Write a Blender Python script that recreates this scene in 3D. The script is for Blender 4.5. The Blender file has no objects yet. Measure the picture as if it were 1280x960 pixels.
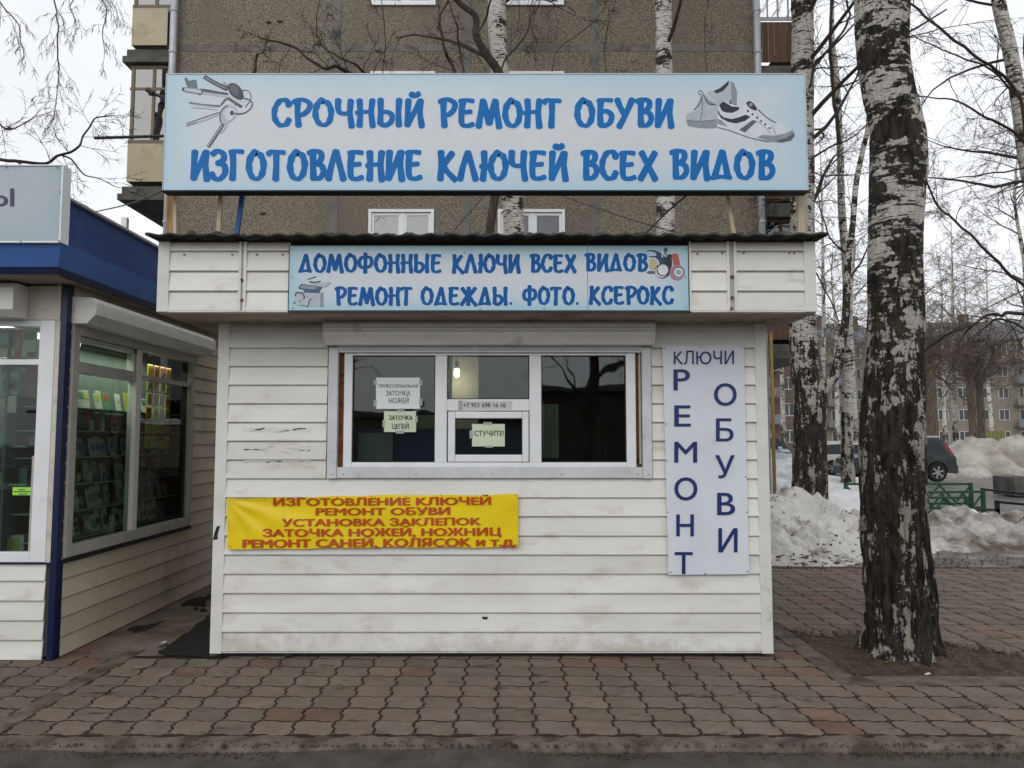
import bpy, math, random
from mathutils import Vector, Matrix, noise
random.seed(7)
R = math.radians
scene = bpy.context.scene
C = scene.collection

# ------------------------------------------------------------------ camera
F = 960.0; PITCH = math.atan(70 / F); CAMH = 1.6
cam = bpy.data.cameras.new('camera'); cam.sensor_width = 36; cam.lens = 27
cam.clip_start = .05; cam.clip_end = 1500
co = bpy.data.objects.new('camera', cam); C.objects.link(co)
co.location = (0, 0, CAMH); co.rotation_euler = (R(90) + PITCH, 0, 0)
scene.camera = co
cp, sp = math.cos(PITCH), math.sin(PITCH)
def at(px, py, Y):
    u = (px - 640) / F; v = (480 - py) / F
    t = Y / (cp - v * sp)
    return Vector((u * t, Y, CAMH + (sp + v * cp) * t))
def gnd(px, py, z=0.0):
    u = (px - 640) / F; v = (480 - py) / F
    t = (z - CAMH) / (sp + v * cp)
    return Vector((u * t, (cp - v * sp) * t, z))

# ------------------------------------------------------------------ light
SUN_EL, SUN_ROT = R(33), R(200)
w = bpy.data.worlds.new('World'); scene.world = w; w.use_nodes = True
nt = w.node_tree; N = nt.nodes; Lk = nt.links
bg = N['Background']; bg.inputs['Strength'].default_value = .1
sky = N.new('ShaderNodeTexSky'); sky.sky_type = 'NISHITA'; sky.sun_disc = False
sky.sun_elevation = SUN_EL; sky.sun_rotation = SUN_ROT; sky.dust_density = 3
hs = N.new('ShaderNodeHueSaturation'); hs.inputs['Saturation'].default_value = .2
Lk.new(sky.outputs[0], hs.inputs['Color'])
tc = N.new('ShaderNodeTexCoord'); sx = N.new('ShaderNodeSeparateXYZ'); Lk.new(tc.outputs['Generated'], sx.inputs[0])
cr = N.new('ShaderNodeMapRange'); cr.inputs['From Min'].default_value = 0; cr.inputs['From Max'].default_value = 1
cr.inputs['To Min'].default_value = 1.22; cr.inputs['To Max'].default_value = 1.32
Lk.new(sx.outputs['Z'], cr.inputs['Value'])
ns = N.new('ShaderNodeTexNoise'); ns.inputs['Scale'].default_value = 2.2; ns.inputs['Detail'].default_value = 5
Lk.new(tc.outputs['Generated'], ns.inputs['Vector'])
nr = N.new('ShaderNodeMapRange'); nr.inputs['From Min'].default_value = .3; nr.inputs['From Max'].default_value = .7
nr.inputs['To Min'].default_value = .88; nr.inputs['To Max'].default_value = 1.12
Lk.new(ns.outputs[0], nr.inputs['Value'])
mu = N.new('ShaderNodeMath'); mu.operation = 'MULTIPLY'; Lk.new(cr.outputs[0], mu.inputs[0]); Lk.new(nr.outputs[0], mu.inputs[1])
cl = N.new('ShaderNodeVectorMath'); cl.operation = 'SCALE'; cl.inputs[0].default_value = (8.6, 8.8, 9.2)
Lk.new(mu.outputs[0], cl.inputs['Scale'])
mx = N.new('ShaderNodeMix'); mx.data_type = 'RGBA'; mx.inputs[0].default_value = .85
Lk.new(hs.outputs[0], mx.inputs['A']); Lk.new(cl.outputs[0], mx.inputs['B'])
Lk.new(mx.outputs['Result'], bg.inputs['Color'])
sd = bpy.data.lights.new('sun', 'SUN'); sd.energy = .8; sd.angle = R(45); sd.color = (1, .97, .93)
so = bpy.data.objects.new('sun', sd); C.objects.link(so)
# light travels from the sun position (azimuth measured from +Y clockwise)
so.rotation_euler = (R(90) - SUN_EL, 0, R(180) - SUN_ROT)
scene.view_settings.view_transform = 'Standard'; scene.view_settings.look = 'None'
scene.view_settings.exposure = 0.0; scene.view_settings.gamma = 1
scene.cycles.max_bounces = 8; scene.cycles.transparent_max_bounces = 24
scene.cycles.use_denoising = True

# ------------------------------------------------------------------ materials
def mat(name, c1, c2=None, scale=5.0, rough=.7, bump=0.0, bscale=None, stretch=(1, 1, 1), detail=5, tone=0.0,
        metal=0.0, spec=.4, lo=.35, hi=.65, c3=None, s3=1.0, lo3=.55, hi3=.7, st3=(1, 1, 1), island=False, objco=False, rvar=.1):
    m = bpy.data.materials.new(name); m.use_nodes = True
    nt = m.node_tree; N = nt.nodes; L = nt.links
    p = N['Principled BSDF']; p.inputs['Metallic'].default_value = metal; p.inputs['Specular IOR Level'].default_value = spec if rough < .7 else min(spec, .2)
    p.inputs['Roughness'].default_value = rough
    if objco:
        co = N.new('ShaderNodeTexCoord').outputs['Object']
    else:
        co = N.new('ShaderNodeNewGeometry').outputs['Position']
    def nz(sc, st, det=5, dist=0):
        mp = N.new('ShaderNodeMapping'); mp.inputs['Scale'].default_value = st; L.new(co, mp.inputs[0])
        n = N.new('ShaderNodeTexNoise'); n.inputs['Scale'].default_value = sc; n.inputs['Detail'].default_value = det
        n.inputs['Roughness'].default_value = .62; n.inputs['Distortion'].default_value = dist
        L.new(mp.outputs[0], n.inputs[0]); return n.outputs[0]
    def rng(src, a, b):
        r = N.new('ShaderNodeMapRange'); r.inputs['From Min'].default_value = a; r.inputs['From Max'].default_value = b
        L.new(src, r.inputs[0]); return r.outputs[0]
    def mixc(fac, a, b):
        x = N.new('ShaderNodeMix'); x.data_type = 'RGBA'; L.new(fac, x.inputs[0])
        for s, v in (('A', a), ('B', b)):
            if isinstance(v, tuple): x.inputs[s].default_value = v + (1,)
            else: L.new(v, x.inputs[s])
        return x.outputs['Result']
    c2 = c2 or tuple(v * .85 for v in c1)
    n1 = nz(scale, stretch, detail)
    col = mixc(rng(n1, lo, hi), c1, c2)
    if c3: col = mixc(rng(nz(s3, st3, 6, .3), lo3, hi3), col, c3)
    if tone:
        oi = N.new('ShaderNodeObjectInfo').outputs['Random']
        src = oi
        if island:
            isl = N.new('ShaderNodeNewGeometry').outputs['Random Per Island']
            a = N.new('ShaderNodeMath'); a.operation = 'ADD'; L.new(oi, a.inputs[0]); L.new(isl, a.inputs[1])
            f = N.new('ShaderNodeMath'); f.operation = 'FRACT'; L.new(a.outputs[0], f.inputs[0]); src = f.outputs[0]
        r = N.new('ShaderNodeMapRange'); r.inputs['To Min'].default_value = 1 - tone; r.inputs['To Max'].default_value = 1 + tone
        L.new(src, r.inputs[0])
        h = N.new('ShaderNodeVectorMath'); h.operation = 'SCALE'; L.new(col, h.inputs[0]); L.new(r.outputs[0], h.inputs['Scale']); col = h.outputs[0]
    L.new(col, p.inputs['Base Color'])
    rr = N.new('ShaderNodeMapRange'); rr.inputs['To Min'].default_value = max(.02, rough - rvar); rr.inputs['To Max'].default_value = min(1, rough + rvar)
    L.new(n1, rr.inputs[0]); L.new(rr.outputs[0], p.inputs['Roughness'])
    if bump:
        b = N.new('ShaderNodeBump'); b.inputs['Strength'].default_value = 1; b.inputs['Distance'].default_value = bump
        L.new(nz(bscale or scale * 4, stretch, 8), b.inputs['Height']); L.new(b.outputs[0], p.inputs['Normal'])
    return m

M = {}
M['siding'] = mat('siding', (.70, .695, .655), (.62, .61, .56), scale=1.6, rough=.5, bump=.0006, bscale=30, stretch=(.6, 1, 3), tone=.06,
                  c3=(.44, .41, .33), s3=3.2, lo3=.55, hi3=.8, st3=(1, 1, 2.6))
M['siding_low'] = mat('siding_low', (.70, .69, .65), (.59, .58, .53), scale=1.3, rough=.5, bump=.0006, bscale=30, stretch=(.8, 1, 3), tone=.04,
                  c3=(.42, .40, .33), s3=2.6, lo3=.54, hi3=.8, st3=(1, 1, 2.2))
def splash(m):
    """thaw mud splashed up the lowest boards"""
    N = m.node_tree.nodes; L = m.node_tree.links; p = N['Principled BSDF']; src = p.inputs['Base Color'].links[0].from_socket
    ge = N.new('ShaderNodeNewGeometry'); s = N.new('ShaderNodeSeparateXYZ'); L.new(ge.outputs['Position'], s.inputs[0])
    n = N.new('ShaderNodeTexNoise'); n.inputs['Scale'].default_value = 4; n.inputs['Detail'].default_value = 9; n.inputs['Roughness'].default_value = .75; L.new(ge.outputs['Position'], n.inputs[0])
    a = N.new('ShaderNodeMath'); a.operation = 'MULTIPLY_ADD'; a.inputs[1].default_value = -1.15; a.inputs[2].default_value = .22; L.new(s.outputs['Z'], a.inputs[0])
    b = N.new('ShaderNodeMath'); b.operation = 'ADD'; L.new(a.outputs[0], b.inputs[0]); L.new(n.outputs[0], b.inputs[1])
    r = N.new('ShaderNodeMapRange'); r.inputs['From Min'].default_value = .52; r.inputs['From Max'].default_value = .78; r.inputs['To Max'].default_value = .55; L.new(b.outputs[0], r.inputs[0])
    x = N.new('ShaderNodeMix'); x.data_type = 'RGBA'; L.new(r.outputs[0], x.inputs[0]); L.new(src, x.inputs['A']); x.inputs['B'].default_value = (.24, .20, .15, 1)
    L.new(x.outputs['Result'], p.inputs['Base Color'])
splash(M['siding_low'])
M['siding_beige'] = mat('siding_beige', (.55, .485, .385), (.47, .405, .32), scale=2, rough=.5, bump=.0006, bscale=25, tone=.05,
                  c3=(.25, .22, .17), s3=1.7, lo3=.56, hi3=.8)
M['trim'] = mat('trim', (.68, .68, .65), (.6, .6, .56), scale=4, rough=.42, tone=.03, c3=(.3, .28, .23), s3=3.5, lo3=.6, hi3=.85)
M['trim_cream'] = mat('trim_cream', (.6, .57, .48), (.5, .47, .39), scale=4, rough=.5, c3=(.3, .27, .2), s3=5, lo3=.58, hi3=.8)
M['pvc'] = mat('pvc', (.74, .76, .78), (.68, .7, .71), scale=6, rough=.3, c3=(.42, .42, .4), s3=5, lo3=.63, hi3=.9)
M['alu'] = mat('alu', (.60, .61, .62), (.5, .51, .52), scale=6, rough=.38, c3=(.3, .29, .27), s3=6, lo3=.6, hi3=.8)
M['grey_frame'] = mat('grey_frame', (.42, .40, .37), (.34, .32, .29), scale=6, rough=.45)
M['shutter'] = mat('shutter', (.72, .71, .67), (.64, .63, .59), scale=5, rough=.42, stretch=(1, 1, 4), c3=(.3, .28, .23), s3=5, lo3=.6, hi3=.8)
M['soffit'] = mat('soffit', (.42, .37, .30), (.3, .25, .19), scale=3, rough=.7, c3=(.15, .11, .08), s3=2.5, lo3=.52, hi3=.75)
M['roof'] = mat('roof', (.055, .06, .055), (.03, .03, .03), scale=8, rough=.8, bump=.004, c3=(.09, .1, .06), s3=7)
M['rust'] = mat('rust', (.22, .09, .035), (.10, .04, .02), scale=25, rough=.9, bump=.004, c3=(.02, .015, .01), s3=14)
M['wood'] = mat('wood', (.42, .27, .14), (.22, .12, .06), scale=8, rough=.8, stretch=(4, 4, .4), bump=.002)
M['wood_pale'] = mat('wood_pale', (.55, .46, .34), (.42, .33, .23), scale=10, rough=.8, stretch=(4, 4, .4), bump=.002)
M['wood_dark'] = mat('wood_dark', (.10, .055, .035), (.045, .028, .02), scale=8, rough=.85, stretch=(5, 5, .4), bump=.003)
M['blue'] = mat('blue', (.010, .038, .165), (.008, .03, .13), scale=3, rough=.38, c3=(.03, .05, .15), s3=4)
M['blue_light'] = mat('blue_light', (.035, .105, .33), (.03, .085, .27), scale=3, rough=.38, c3=(.05, .08, .2), s3=4)
M['blue_dark'] = mat('blue_dark', (.004, .009, .055), (.003, .008, .04), scale=3, rough=.35)
M['blue_paint'] = mat('blue_paint', (.02, .1, .3), (.015, .07, .2), scale=9, rough=.6)
M['black'] = mat('black', (.012, .012, .012), (.006, .006, .006), scale=9, rough=.6)
M['dark'] = mat('dark', (.03, .028, .026), (.018, .017, .016), scale=5, rough=.8)
M['interior'] = mat('interior', (.22, .24, .24), (.17, .18, .18), scale=2, rough=.8)
M['interior_dark'] = mat('interior_dark', (.06, .065, .06), (.04, .04, .04), scale=2, rough=.8)
M['paper'] = mat('paper', (.72, .76, .73), (.66, .70, .66), scale=4, rough=.7)
M['paper_green'] = mat('paper_green', (.6, .66, .5), (.54, .6, .45), scale=4, rough=.7)
M['tape'] = mat('tape', (.36, .39, .38), (.3, .32, .31), scale=30, rough=.25)
M['ink'] = mat('ink', (.012, .03, .15), (.01, .025, .12), scale=5, rough=.4)
M['ink_black'] = mat('ink_black', (.02, .02, .022), (.03, .03, .03), scale=5, rough=.6)
M['ink_grey'] = mat('ink_grey', (.2, .21, .21), (.15, .16, .16), scale=5, rough=.6)
M['sign_blue'] = mat('sign_blue', (.003, .15, .45), (.003, .13, .40), scale=4, rough=.5, spec=.2)
M['sign_blue2'] = mat('sign_blue2', (.003, .10, .34), (.003, .085, .29), scale=4, rough=.5, spec=.2)
M['halo'] = mat('halo', (.52, .66, .78), (.5, .63, .74), scale=4, rough=.4)
M['yellow'] = mat('yellow', (.82, .63, .006), (.72, .54, .006), scale=3, rough=.35, stretch=(1, 1, 2))
M['red_ink'] = mat('red_ink', (.5, .07, .008), (.42, .06, .008), scale=5, rough=.4)
M['white_poster'] = mat('white_poster', (.66, .69, .75), (.6, .63, .68), scale=2, rough=.35, c3=(.5, .52, .55), s3=1.5)
M['concrete'] = mat('concrete', (.20, .165, .13), (.13, .105, .082), scale=4, rough=.85, bump=.006, bscale=30, c3=(.07, .055, .045), s3=2.2, lo3=.5, hi3=.72)
M['kerb'] = mat('kerb', (.155, .128, .104), (.10, .082, .066), scale=9, rough=.9, bump=.012, bscale=25, c3=(.06, .048, .038), s3=5, lo3=.47, hi3=.62)
M['asphalt'] = mat('asphalt', (.085, .073, .060), (.048, .042, .035), scale=5, rough=.75, bump=.008, bscale=60, c3=(.10, .085, .065), s3=1.8, lo3=.55, hi3=.75, rvar=.25)
M['paver'] = mat('paver', (.165, .128, .10), (.13, .102, .08), scale=7, rough=.8, bump=.006, bscale=45, tone=.14, island=True,
                 c3=(.062, .047, .036), s3=3.2, lo3=.60, hi3=.66, st3=(1, 2.6, 1), rvar=.2)
M['paver_grey'] = mat('paver_grey', (.152, .126, .10), (.118, .098, .078), scale=7, rough=.8, bump=.006, bscale=45, tone=.12, island=True,
                 c3=(.06, .048, .037), s3=3.2, lo3=.60, hi3=.66, st3=(1, 2.6, 1), rvar=.2)
M['paver_red'] = mat('paver_red', (.175, .108, .082), (.13, .085, .065), scale=7, rough=.8, bump=.006, bscale=45, tone=.15, island=True,
                 c3=(.09, .06, .05), s3=2.4, lo3=.55, hi3=.75, rvar=.2)
M['bed'] = mat('bed', (.034, .026, .019), (.02, .015, .011), scale=20, rough=.9, bump=.004)
M['soil'] = mat('soil', (.10, .076, .053), (.052, .039, .028), scale=9, rough=.95, bump=.03, bscale=14, c3=(.03, .023, .017), s3=6, lo3=.5, hi3=.7)
M['mud'] = mat('mud', (.12, .095, .072), (.055, .042, .032), scale=1.2, rough=.5, bump=.03, bscale=9, c3=(.26, .245, .23), s3=.9, lo3=.52, hi3=.66, rvar=.3)
M['ground'] = mat('ground', (.10, .08, .06), (.06, .05, .04), scale=1, rough=.8, bump=.02, c3=(.4, .4, .4), s3=.15, lo3=.5, hi3=.6)
M['wet_asphalt'] = mat('wet_asphalt', (.15, .14, .13), (.10, .09, .085), scale=.7, rough=.3, bump=.01, bscale=8, c3=(.22, .2, .18), s3=.5, rvar=.2)
M['snow'] = mat('snow', (.72, .73, .74), (.56, .555, .54), scale=1.3, rough=.7, bump=.05, bscale=5, spec=.3, c3=(.40, .36, .30), s3=.8, lo3=.60, hi3=.78)
M['snow_dirty'] = mat('snow_dirty', (.66, .65, .62), (.46, .435, .39), scale=2.2, rough=.7, bump=.08, bscale=9, detail=9, spec=.3, c3=(.13, .10, .075), s3=2.0, lo3=.54, hi3=.68)
M['snow_brown'] = mat('snow_brown', (.55, .53, .50), (.36, .335, .30), scale=1.8, rough=.7, bump=.08, bscale=9, detail=9, spec=.3, c3=(.12, .095, .07), s3=2.0, lo3=.43, hi3=.62)
M['snow_grey'] = mat('snow_grey', (.46, .44, .40), (.27, .25, .215), scale=.9, rough=.8, bump=.12, bscale=2.5, spec=.3, c3=(.13, .10, .075), s3=.5, lo3=.55, hi3=.74)
M['pebble'] = mat('pebble', (.345, .295, .225), (.078, .065, .052), scale=48, rough=.9, bump=.02, bscale=30, detail=3, lo=.36, hi=.60, tone=.05,
                 c3=(.15, .13, .105), s3=.35, lo3=.50, hi3=.72, st3=(1.5, 1, .5))
M['joint'] = mat('joint', (.19, .18, .165), (.13, .122, .11), scale=3, rough=.9, bump=.006, c3=(.06, .056, .05), s3=2)
M['slab'] = mat('slab', (.12, .115, .105), (.06, .058, .052), scale=3, rough=.9, bump=.01)
M['cream_panel'] = mat('cream_panel', (.46, .40, .27), (.4, .34, .22), scale=1.5, rough=.6, c3=(.3, .25, .16), s3=2)
M['pipe'] = mat('pipe', (.42, .43, .45), (.33, .34, .36), scale=4, rough=.4, metal=.3)
M['pipe_yellow'] = mat('pipe_yellow', (.24, .165, .035), (.18, .12, .03), scale=6, rough=.5)
M['green'] = mat('green', (.008, .075, .032), (.006, .05, .022), scale=8, rough=.5, c3=(.05, .03, .02), s3=12, lo3=.6, hi3=.75)
M['green_dark'] = mat('green_dark', (.012, .03, .018), (.01, .02, .014), scale=8, rough=.6)
M['khaki'] = mat('khaki', (.20, .18, .145), (.165, .148, .12), scale=.5, rough=.9, c3=(.14, .12, .095), s3=.3)
M['brown_brick'] = mat('brown_brick', (.12, .092, .075), (.095, .072, .06), scale=1.5, rough=.9)
M['far_white'] = mat('far_white', (.42, .42, .40), scale=2, rough=.6)
M['far_roof'] = mat('far_roof', (.12, .13, .15), (.09, .1, .11), scale=1, rough=.6)
M['bark_dark'] = mat('bark_dark', (.085, .07, .052), (.03, .025, .02), scale=6, rough=.95, bump=.02, stretch=(1.5, 1.5, .4))
M['twig'] = mat('twig', (.055, .042, .036), (.035, .028, .025), scale=4, rough=.9)
M['bark_park'] = mat('bark_park', (.15, .12, .09), (.075, .06, .046), scale=6, rough=.95, stretch=(1.5, 1.5, .4))
M['twig_pale'] = mat('twig_pale', (.14, .115, .095), (.10, .08, .068), scale=4, rough=.9)
M['tyre'] = mat('tyre', (.02, .02, .02), (.012, .012, .012), scale=9, rough=.85)
M['rim'] = mat('rim', (.35, .35, .36), (.3, .3, .3), scale=9, rough=.35, metal=.8)
M['suv'] = mat('suv', (.03, .037, .037), (.026, .032, .032), scale=2, rough=.3, c3=(.07, .07, .06), s3=1.6, spec=.35)
M['silver'] = mat('silver', (.58, .56, .53), (.5, .49, .46), scale=2, rough=.35)
M['van'] = mat('van', (.50, .58, .63), (.46, .54, .58), scale=2, rough=.35)
M['carglass'] = mat('carglass', (.012, .018, .022), (.01, .014, .018), scale=2, rough=.12, spec=.35, rvar=.04)
M['red_lamp'] = mat('red_lamp', (.25, .01, .015), (.2, .008, .012), scale=4, rough=.2)
M['clear_lamp'] = mat('clear_lamp', (.6, .62, .62), (.5, .5, .5), scale=4, rough=.15)
M['litter'] = mat('litter', (.6, .6, .58), (.45, .45, .42), scale=20, rough=.7)
M['chrome'] = mat('chrome', (.6, .6, .62), (.5, .5, .5), scale=4, rough=.2, metal=.9)

def flat(name, c, rough=.5, tone=0):
    if name not in M: M[name] = mat(name, c, tuple(v * .82 for v in c), scale=12, rough=rough, tone=tone, objco=True)
    return M[name]

def emit(name, c, s):
    m = bpy.data.materials.new(name); m.use_nodes = True
    p = m.node_tree.nodes['Principled BSDF']; p.inputs['Base Color'].default_value = c + (1,)
    p.inputs['Emission Color'].default_value = c + (1,); p.inputs['Emission Strength'].default_value = s
    M[name] = m
emit('bulb', (1, .72, .42), 22); emit('tube_light', (.75, .9, .62), 3.0)

def glass(name, tint, refl):
    m = bpy.data.materials.new(name); m.use_nodes = True; nt = m.node_tree; N = nt.nodes; L = nt.links
    N.remove(N['Principled BSDF']); out = N['Material Output']
    tr = N.new('ShaderNodeBsdfTransparent'); tr.inputs[0].default_value = tint + (1,)
    gl = N.new('ShaderNodeBsdfGlossy'); gl.inputs['Roughness'].default_value = .015
    fr = N.new('ShaderNodeLayerWeight'); fr.inputs['Blend'].default_value = .5
    p5 = N.new('ShaderNodeMath'); p5.operation = 'POWER'; p5.inputs[1].default_value = 5; L.new(fr.outputs['Facing'], p5.inputs[0])
    ad = N.new('ShaderNodeMath'); ad.operation = 'MULTIPLY_ADD'; ad.inputs[1].default_value = .96; ad.inputs[2].default_value = .04; L.new(p5.outputs[0], ad.inputs[0])
    mu = N.new('ShaderNodeMath'); mu.operation = 'MULTIPLY'; mu.inputs[1].default_value = refl; mu.use_clamp = True
    L.new(ad.outputs[0], mu.inputs[0]); mxs = N.new('ShaderNodeMixShader')
    L.new(mu.outputs[0], mxs.inputs[0]); L.new(tr.outputs[0], mxs.inputs[1]); L.new(gl.outputs[0], mxs.inputs[2])
    # faint grime and waviness
    ge = N.new('ShaderNodeNewGeometry'); n = N.new('ShaderNodeTexNoise'); n.inputs['Scale'].default_value = 1.6
    L.new(ge.outputs['Position'], n.inputs['Vector']); b = N.new('ShaderNodeBump'); b.inputs['Distance'].default_value = .004
    b.inputs['Strength'].default_value = 1; L.new(n.outputs[0], b.inputs['Height']); L.new(b.outputs[0], gl.inputs['Normal'])
    L.new(mxs.outputs[0], out.inputs[0]); M[name] = m
glass('glass', (.62, .68, .66), 1.8); glass('glass_side', (.70, .76, .72), 1.0); glass('glass_far', (.4, .43, .45), 3.5)

def print_gradient(name, mid, edge, x0, x1, z0, z1):
    """printed signboard face: pale middle fading to a bluer border, with weather streaks"""
    m = mat(name, mid, tuple(v * .95 for v in mid), scale=3, rough=.32, rvar=.05, c3=tuple(v * .75 for v in edge), s3=5, lo3=.66, hi3=.9, st3=(2.5, 1, .5))
    N = m.node_tree.nodes; L = m.node_tree.links; p = N['Principled BSDF']
    src = p.inputs['Base Color'].links[0].from_socket
    ge = N.new('ShaderNodeNewGeometry'); s = N.new('ShaderNodeSeparateXYZ'); L.new(ge.outputs['Position'], s.inputs[0])
    def ab(o, a, b, k):
        r = N.new('ShaderNodeMapRange'); r.inputs['From Min'].default_value = a; r.inputs['From Max'].default_value = b
        r.inputs['To Min'].default_value = -1; r.inputs['To Max'].default_value = 1; L.new(o, r.inputs[0])
        q = N.new('ShaderNodeMath'); q.operation = 'ABSOLUTE'; L.new(r.outputs[0], q.inputs[0])
        e = N.new('ShaderNodeMath'); e.operation = 'POWER'; e.inputs[1].default_value = k; L.new(q.outputs[0], e.inputs[0]); return e.outputs[0]
    a = N.new('ShaderNodeMath'); a.operation = 'MAXIMUM'
    L.new(ab(s.outputs['X'], x0, x1, 10), a.inputs[0]); L.new(ab(s.outputs['Z'], z0, z1, 2.4), a.inputs[1])
    x = N.new('ShaderNodeMix'); x.data_type = 'RGBA'; L.new(a.outputs[0], x.inputs[0]); L.new(src, x.inputs['A'])
    x.inputs['B'].default_value = edge + (1,); L.new(x.outputs['Result'], p.inputs['Base Color']); M[name] = m

def bark(name, dark_low, dark_high, zmix, sc=1.0, disp=.006):
    """birch bark: white paper bark with black lenticels and patches, darker and furrowed below zmix metres"""
    m = bpy.data.materials.new(name); m.use_nodes = True; nt = m.node_tree; N = nt.nodes; L = nt.links
    p = N['Principled BSDF']; p.inputs['Roughness'].default_value = .85; p.inputs['Specular IOR Level'].default_value = .25
    co = N.new('ShaderNodeTexCoord').outputs['Object']
    def nz(scale, st, det=6, dist=0.0):
        mp = N.new('ShaderNodeMapping'); mp.inputs['Scale'].default_value = st; L.new(co, mp.inputs[0])
        n = N.new('ShaderNodeTexNoise'); n.inputs['Scale'].default_value = scale * sc; n.inputs['Detail'].default_value = det
        n.inputs['Roughness'].default_value = .65; n.inputs['Distortion'].default_value = dist; L.new(mp.outputs[0], n.inputs[0]); return n.outputs[0]
    def math_(op, a, b, clamp=False):
        q = N.new('ShaderNodeMath'); q.operation = op; q.use_clamp = clamp
        for i, v in enumerate((a, b)):
            if isinstance(v, (int, float)): q.inputs[i].default_value = v
            else: L.new(v, q.inputs[i])
        return q.outputs[0]
    def rng(src, a, b, c=0, d=1):
        r = N.new('ShaderNodeMapRange'); r.inputs['From Min'].default_value = a; r.inputs['From Max'].default_value = b
        r.inputs['To Min'].default_value = c; r.inputs['To Max'].default_value = d; L.new(src, r.inputs[0]); return r.outputs[0]
    def mixc(f, a, b):
        x = N.new('ShaderNodeMix'); x.data_type = 'RGBA'; L.new(f, x.inputs[0])
        for s, v in (('A', a), ('B', b)):
            if isinstance(v, tuple): x.inputs[s].default_value = v + (1,)
            else: L.new(v, x.inputs[s])
        return x.outputs['Result']
    s = N.new('ShaderNodeSeparateXYZ'); L.new(co, s.inputs[0]); z = s.outputs['Z']
    low = rng(z, zmix * .42, zmix, 1, 0)                       # 1 at the foot
    white = mixc(nz(5, (1, 1, 3)), (.66, .64, .59), (.50, .47, .42))
    white = mixc(rng(nz(40, (1, 1, 6)), .42, .75), white, (.28, .26, .22))
    white = mixc(math_('MULTIPLY', low, .75), white, (.25, .225, .185))
    patch = nz(2.6, (1, 1, 1.5), 7, .35)
    patch2 = nz(9, (.7, .7, 3.0), 6, .2)
    mixp = math_('ADD', math_('ADD', math_('MULTIPLY', patch, .55), math_('MULTIPLY', patch2, .25)), math_('MULTIPLY', nz(24, (1, 1, .9), 5, .3), .2))
    fur = nz(7, (1.4, 1.4, .32), 7, .5)
    mixp = math_('ADD', mixp, math_('MULTIPLY', math_('SUBTRACT', fur, .5), math_('MULTIPLY', low, 1.5)))
    thr = math_('ADD', math_('MULTIPLY', low, dark_low - dark_high), dark_high)
    crack = math_('MULTIPLY', math_('SUBTRACT', nz(26, (1, 1, .7), 4, .8), .5), math_('MULTIPLY', low, .75))
    mixp = math_('ADD', mixp, crack)
    f = rng(math_('SUBTRACT', mixp, thr), -.006, .010)
    dark = mixc(rng(nz(17, (1.5, 1.5, .42), 8, .4), .40, .62), (.007, .006, .005), (.050, .041, .032))
    dark = mixc(rng(nz(2.2, (1, 1, 1)), .55, .75), dark, (.07, .062, .035))
    lent = rng(nz(9, (.55, .55, 4.2), 5, .3), .555, .585)
    col = mixc(math_('MULTIPLY', lent, math_('SUBTRACT', 1, math_('MULTIPLY', low, 1.6), True)), white, (.035, .03, .026)); col = mixc(f, col, dark)
    L.new(col, p.inputs['Base Color'])
    h = math_('ADD', math_('MULTIPLY', nz(17, (1.5, 1.5, .42), 8, .4), 1.6), math_('MULTIPLY', f, .5))
    b = N.new('ShaderNodeBump'); b.inputs['Strength'].default_value = 1; b.inputs['Distance'].default_value = disp
    L.new(h, b.inputs['Height']); L.new(b.outputs[0], p.inputs['Normal'])
    M[name] = m
bark('bark_big', .398, .500, 3.2, 1.0, .035)
bark('bark_fork', .385, .525, 3.8, 1.0, .03)
bark('bark_mid', .45, .535, 1.5, 1.2, .01)
bark('bark_limb', .46, .505, 5, 1.2, .01)
bark('bark_far', .47, .55, 3.0, .8, .01)

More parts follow.
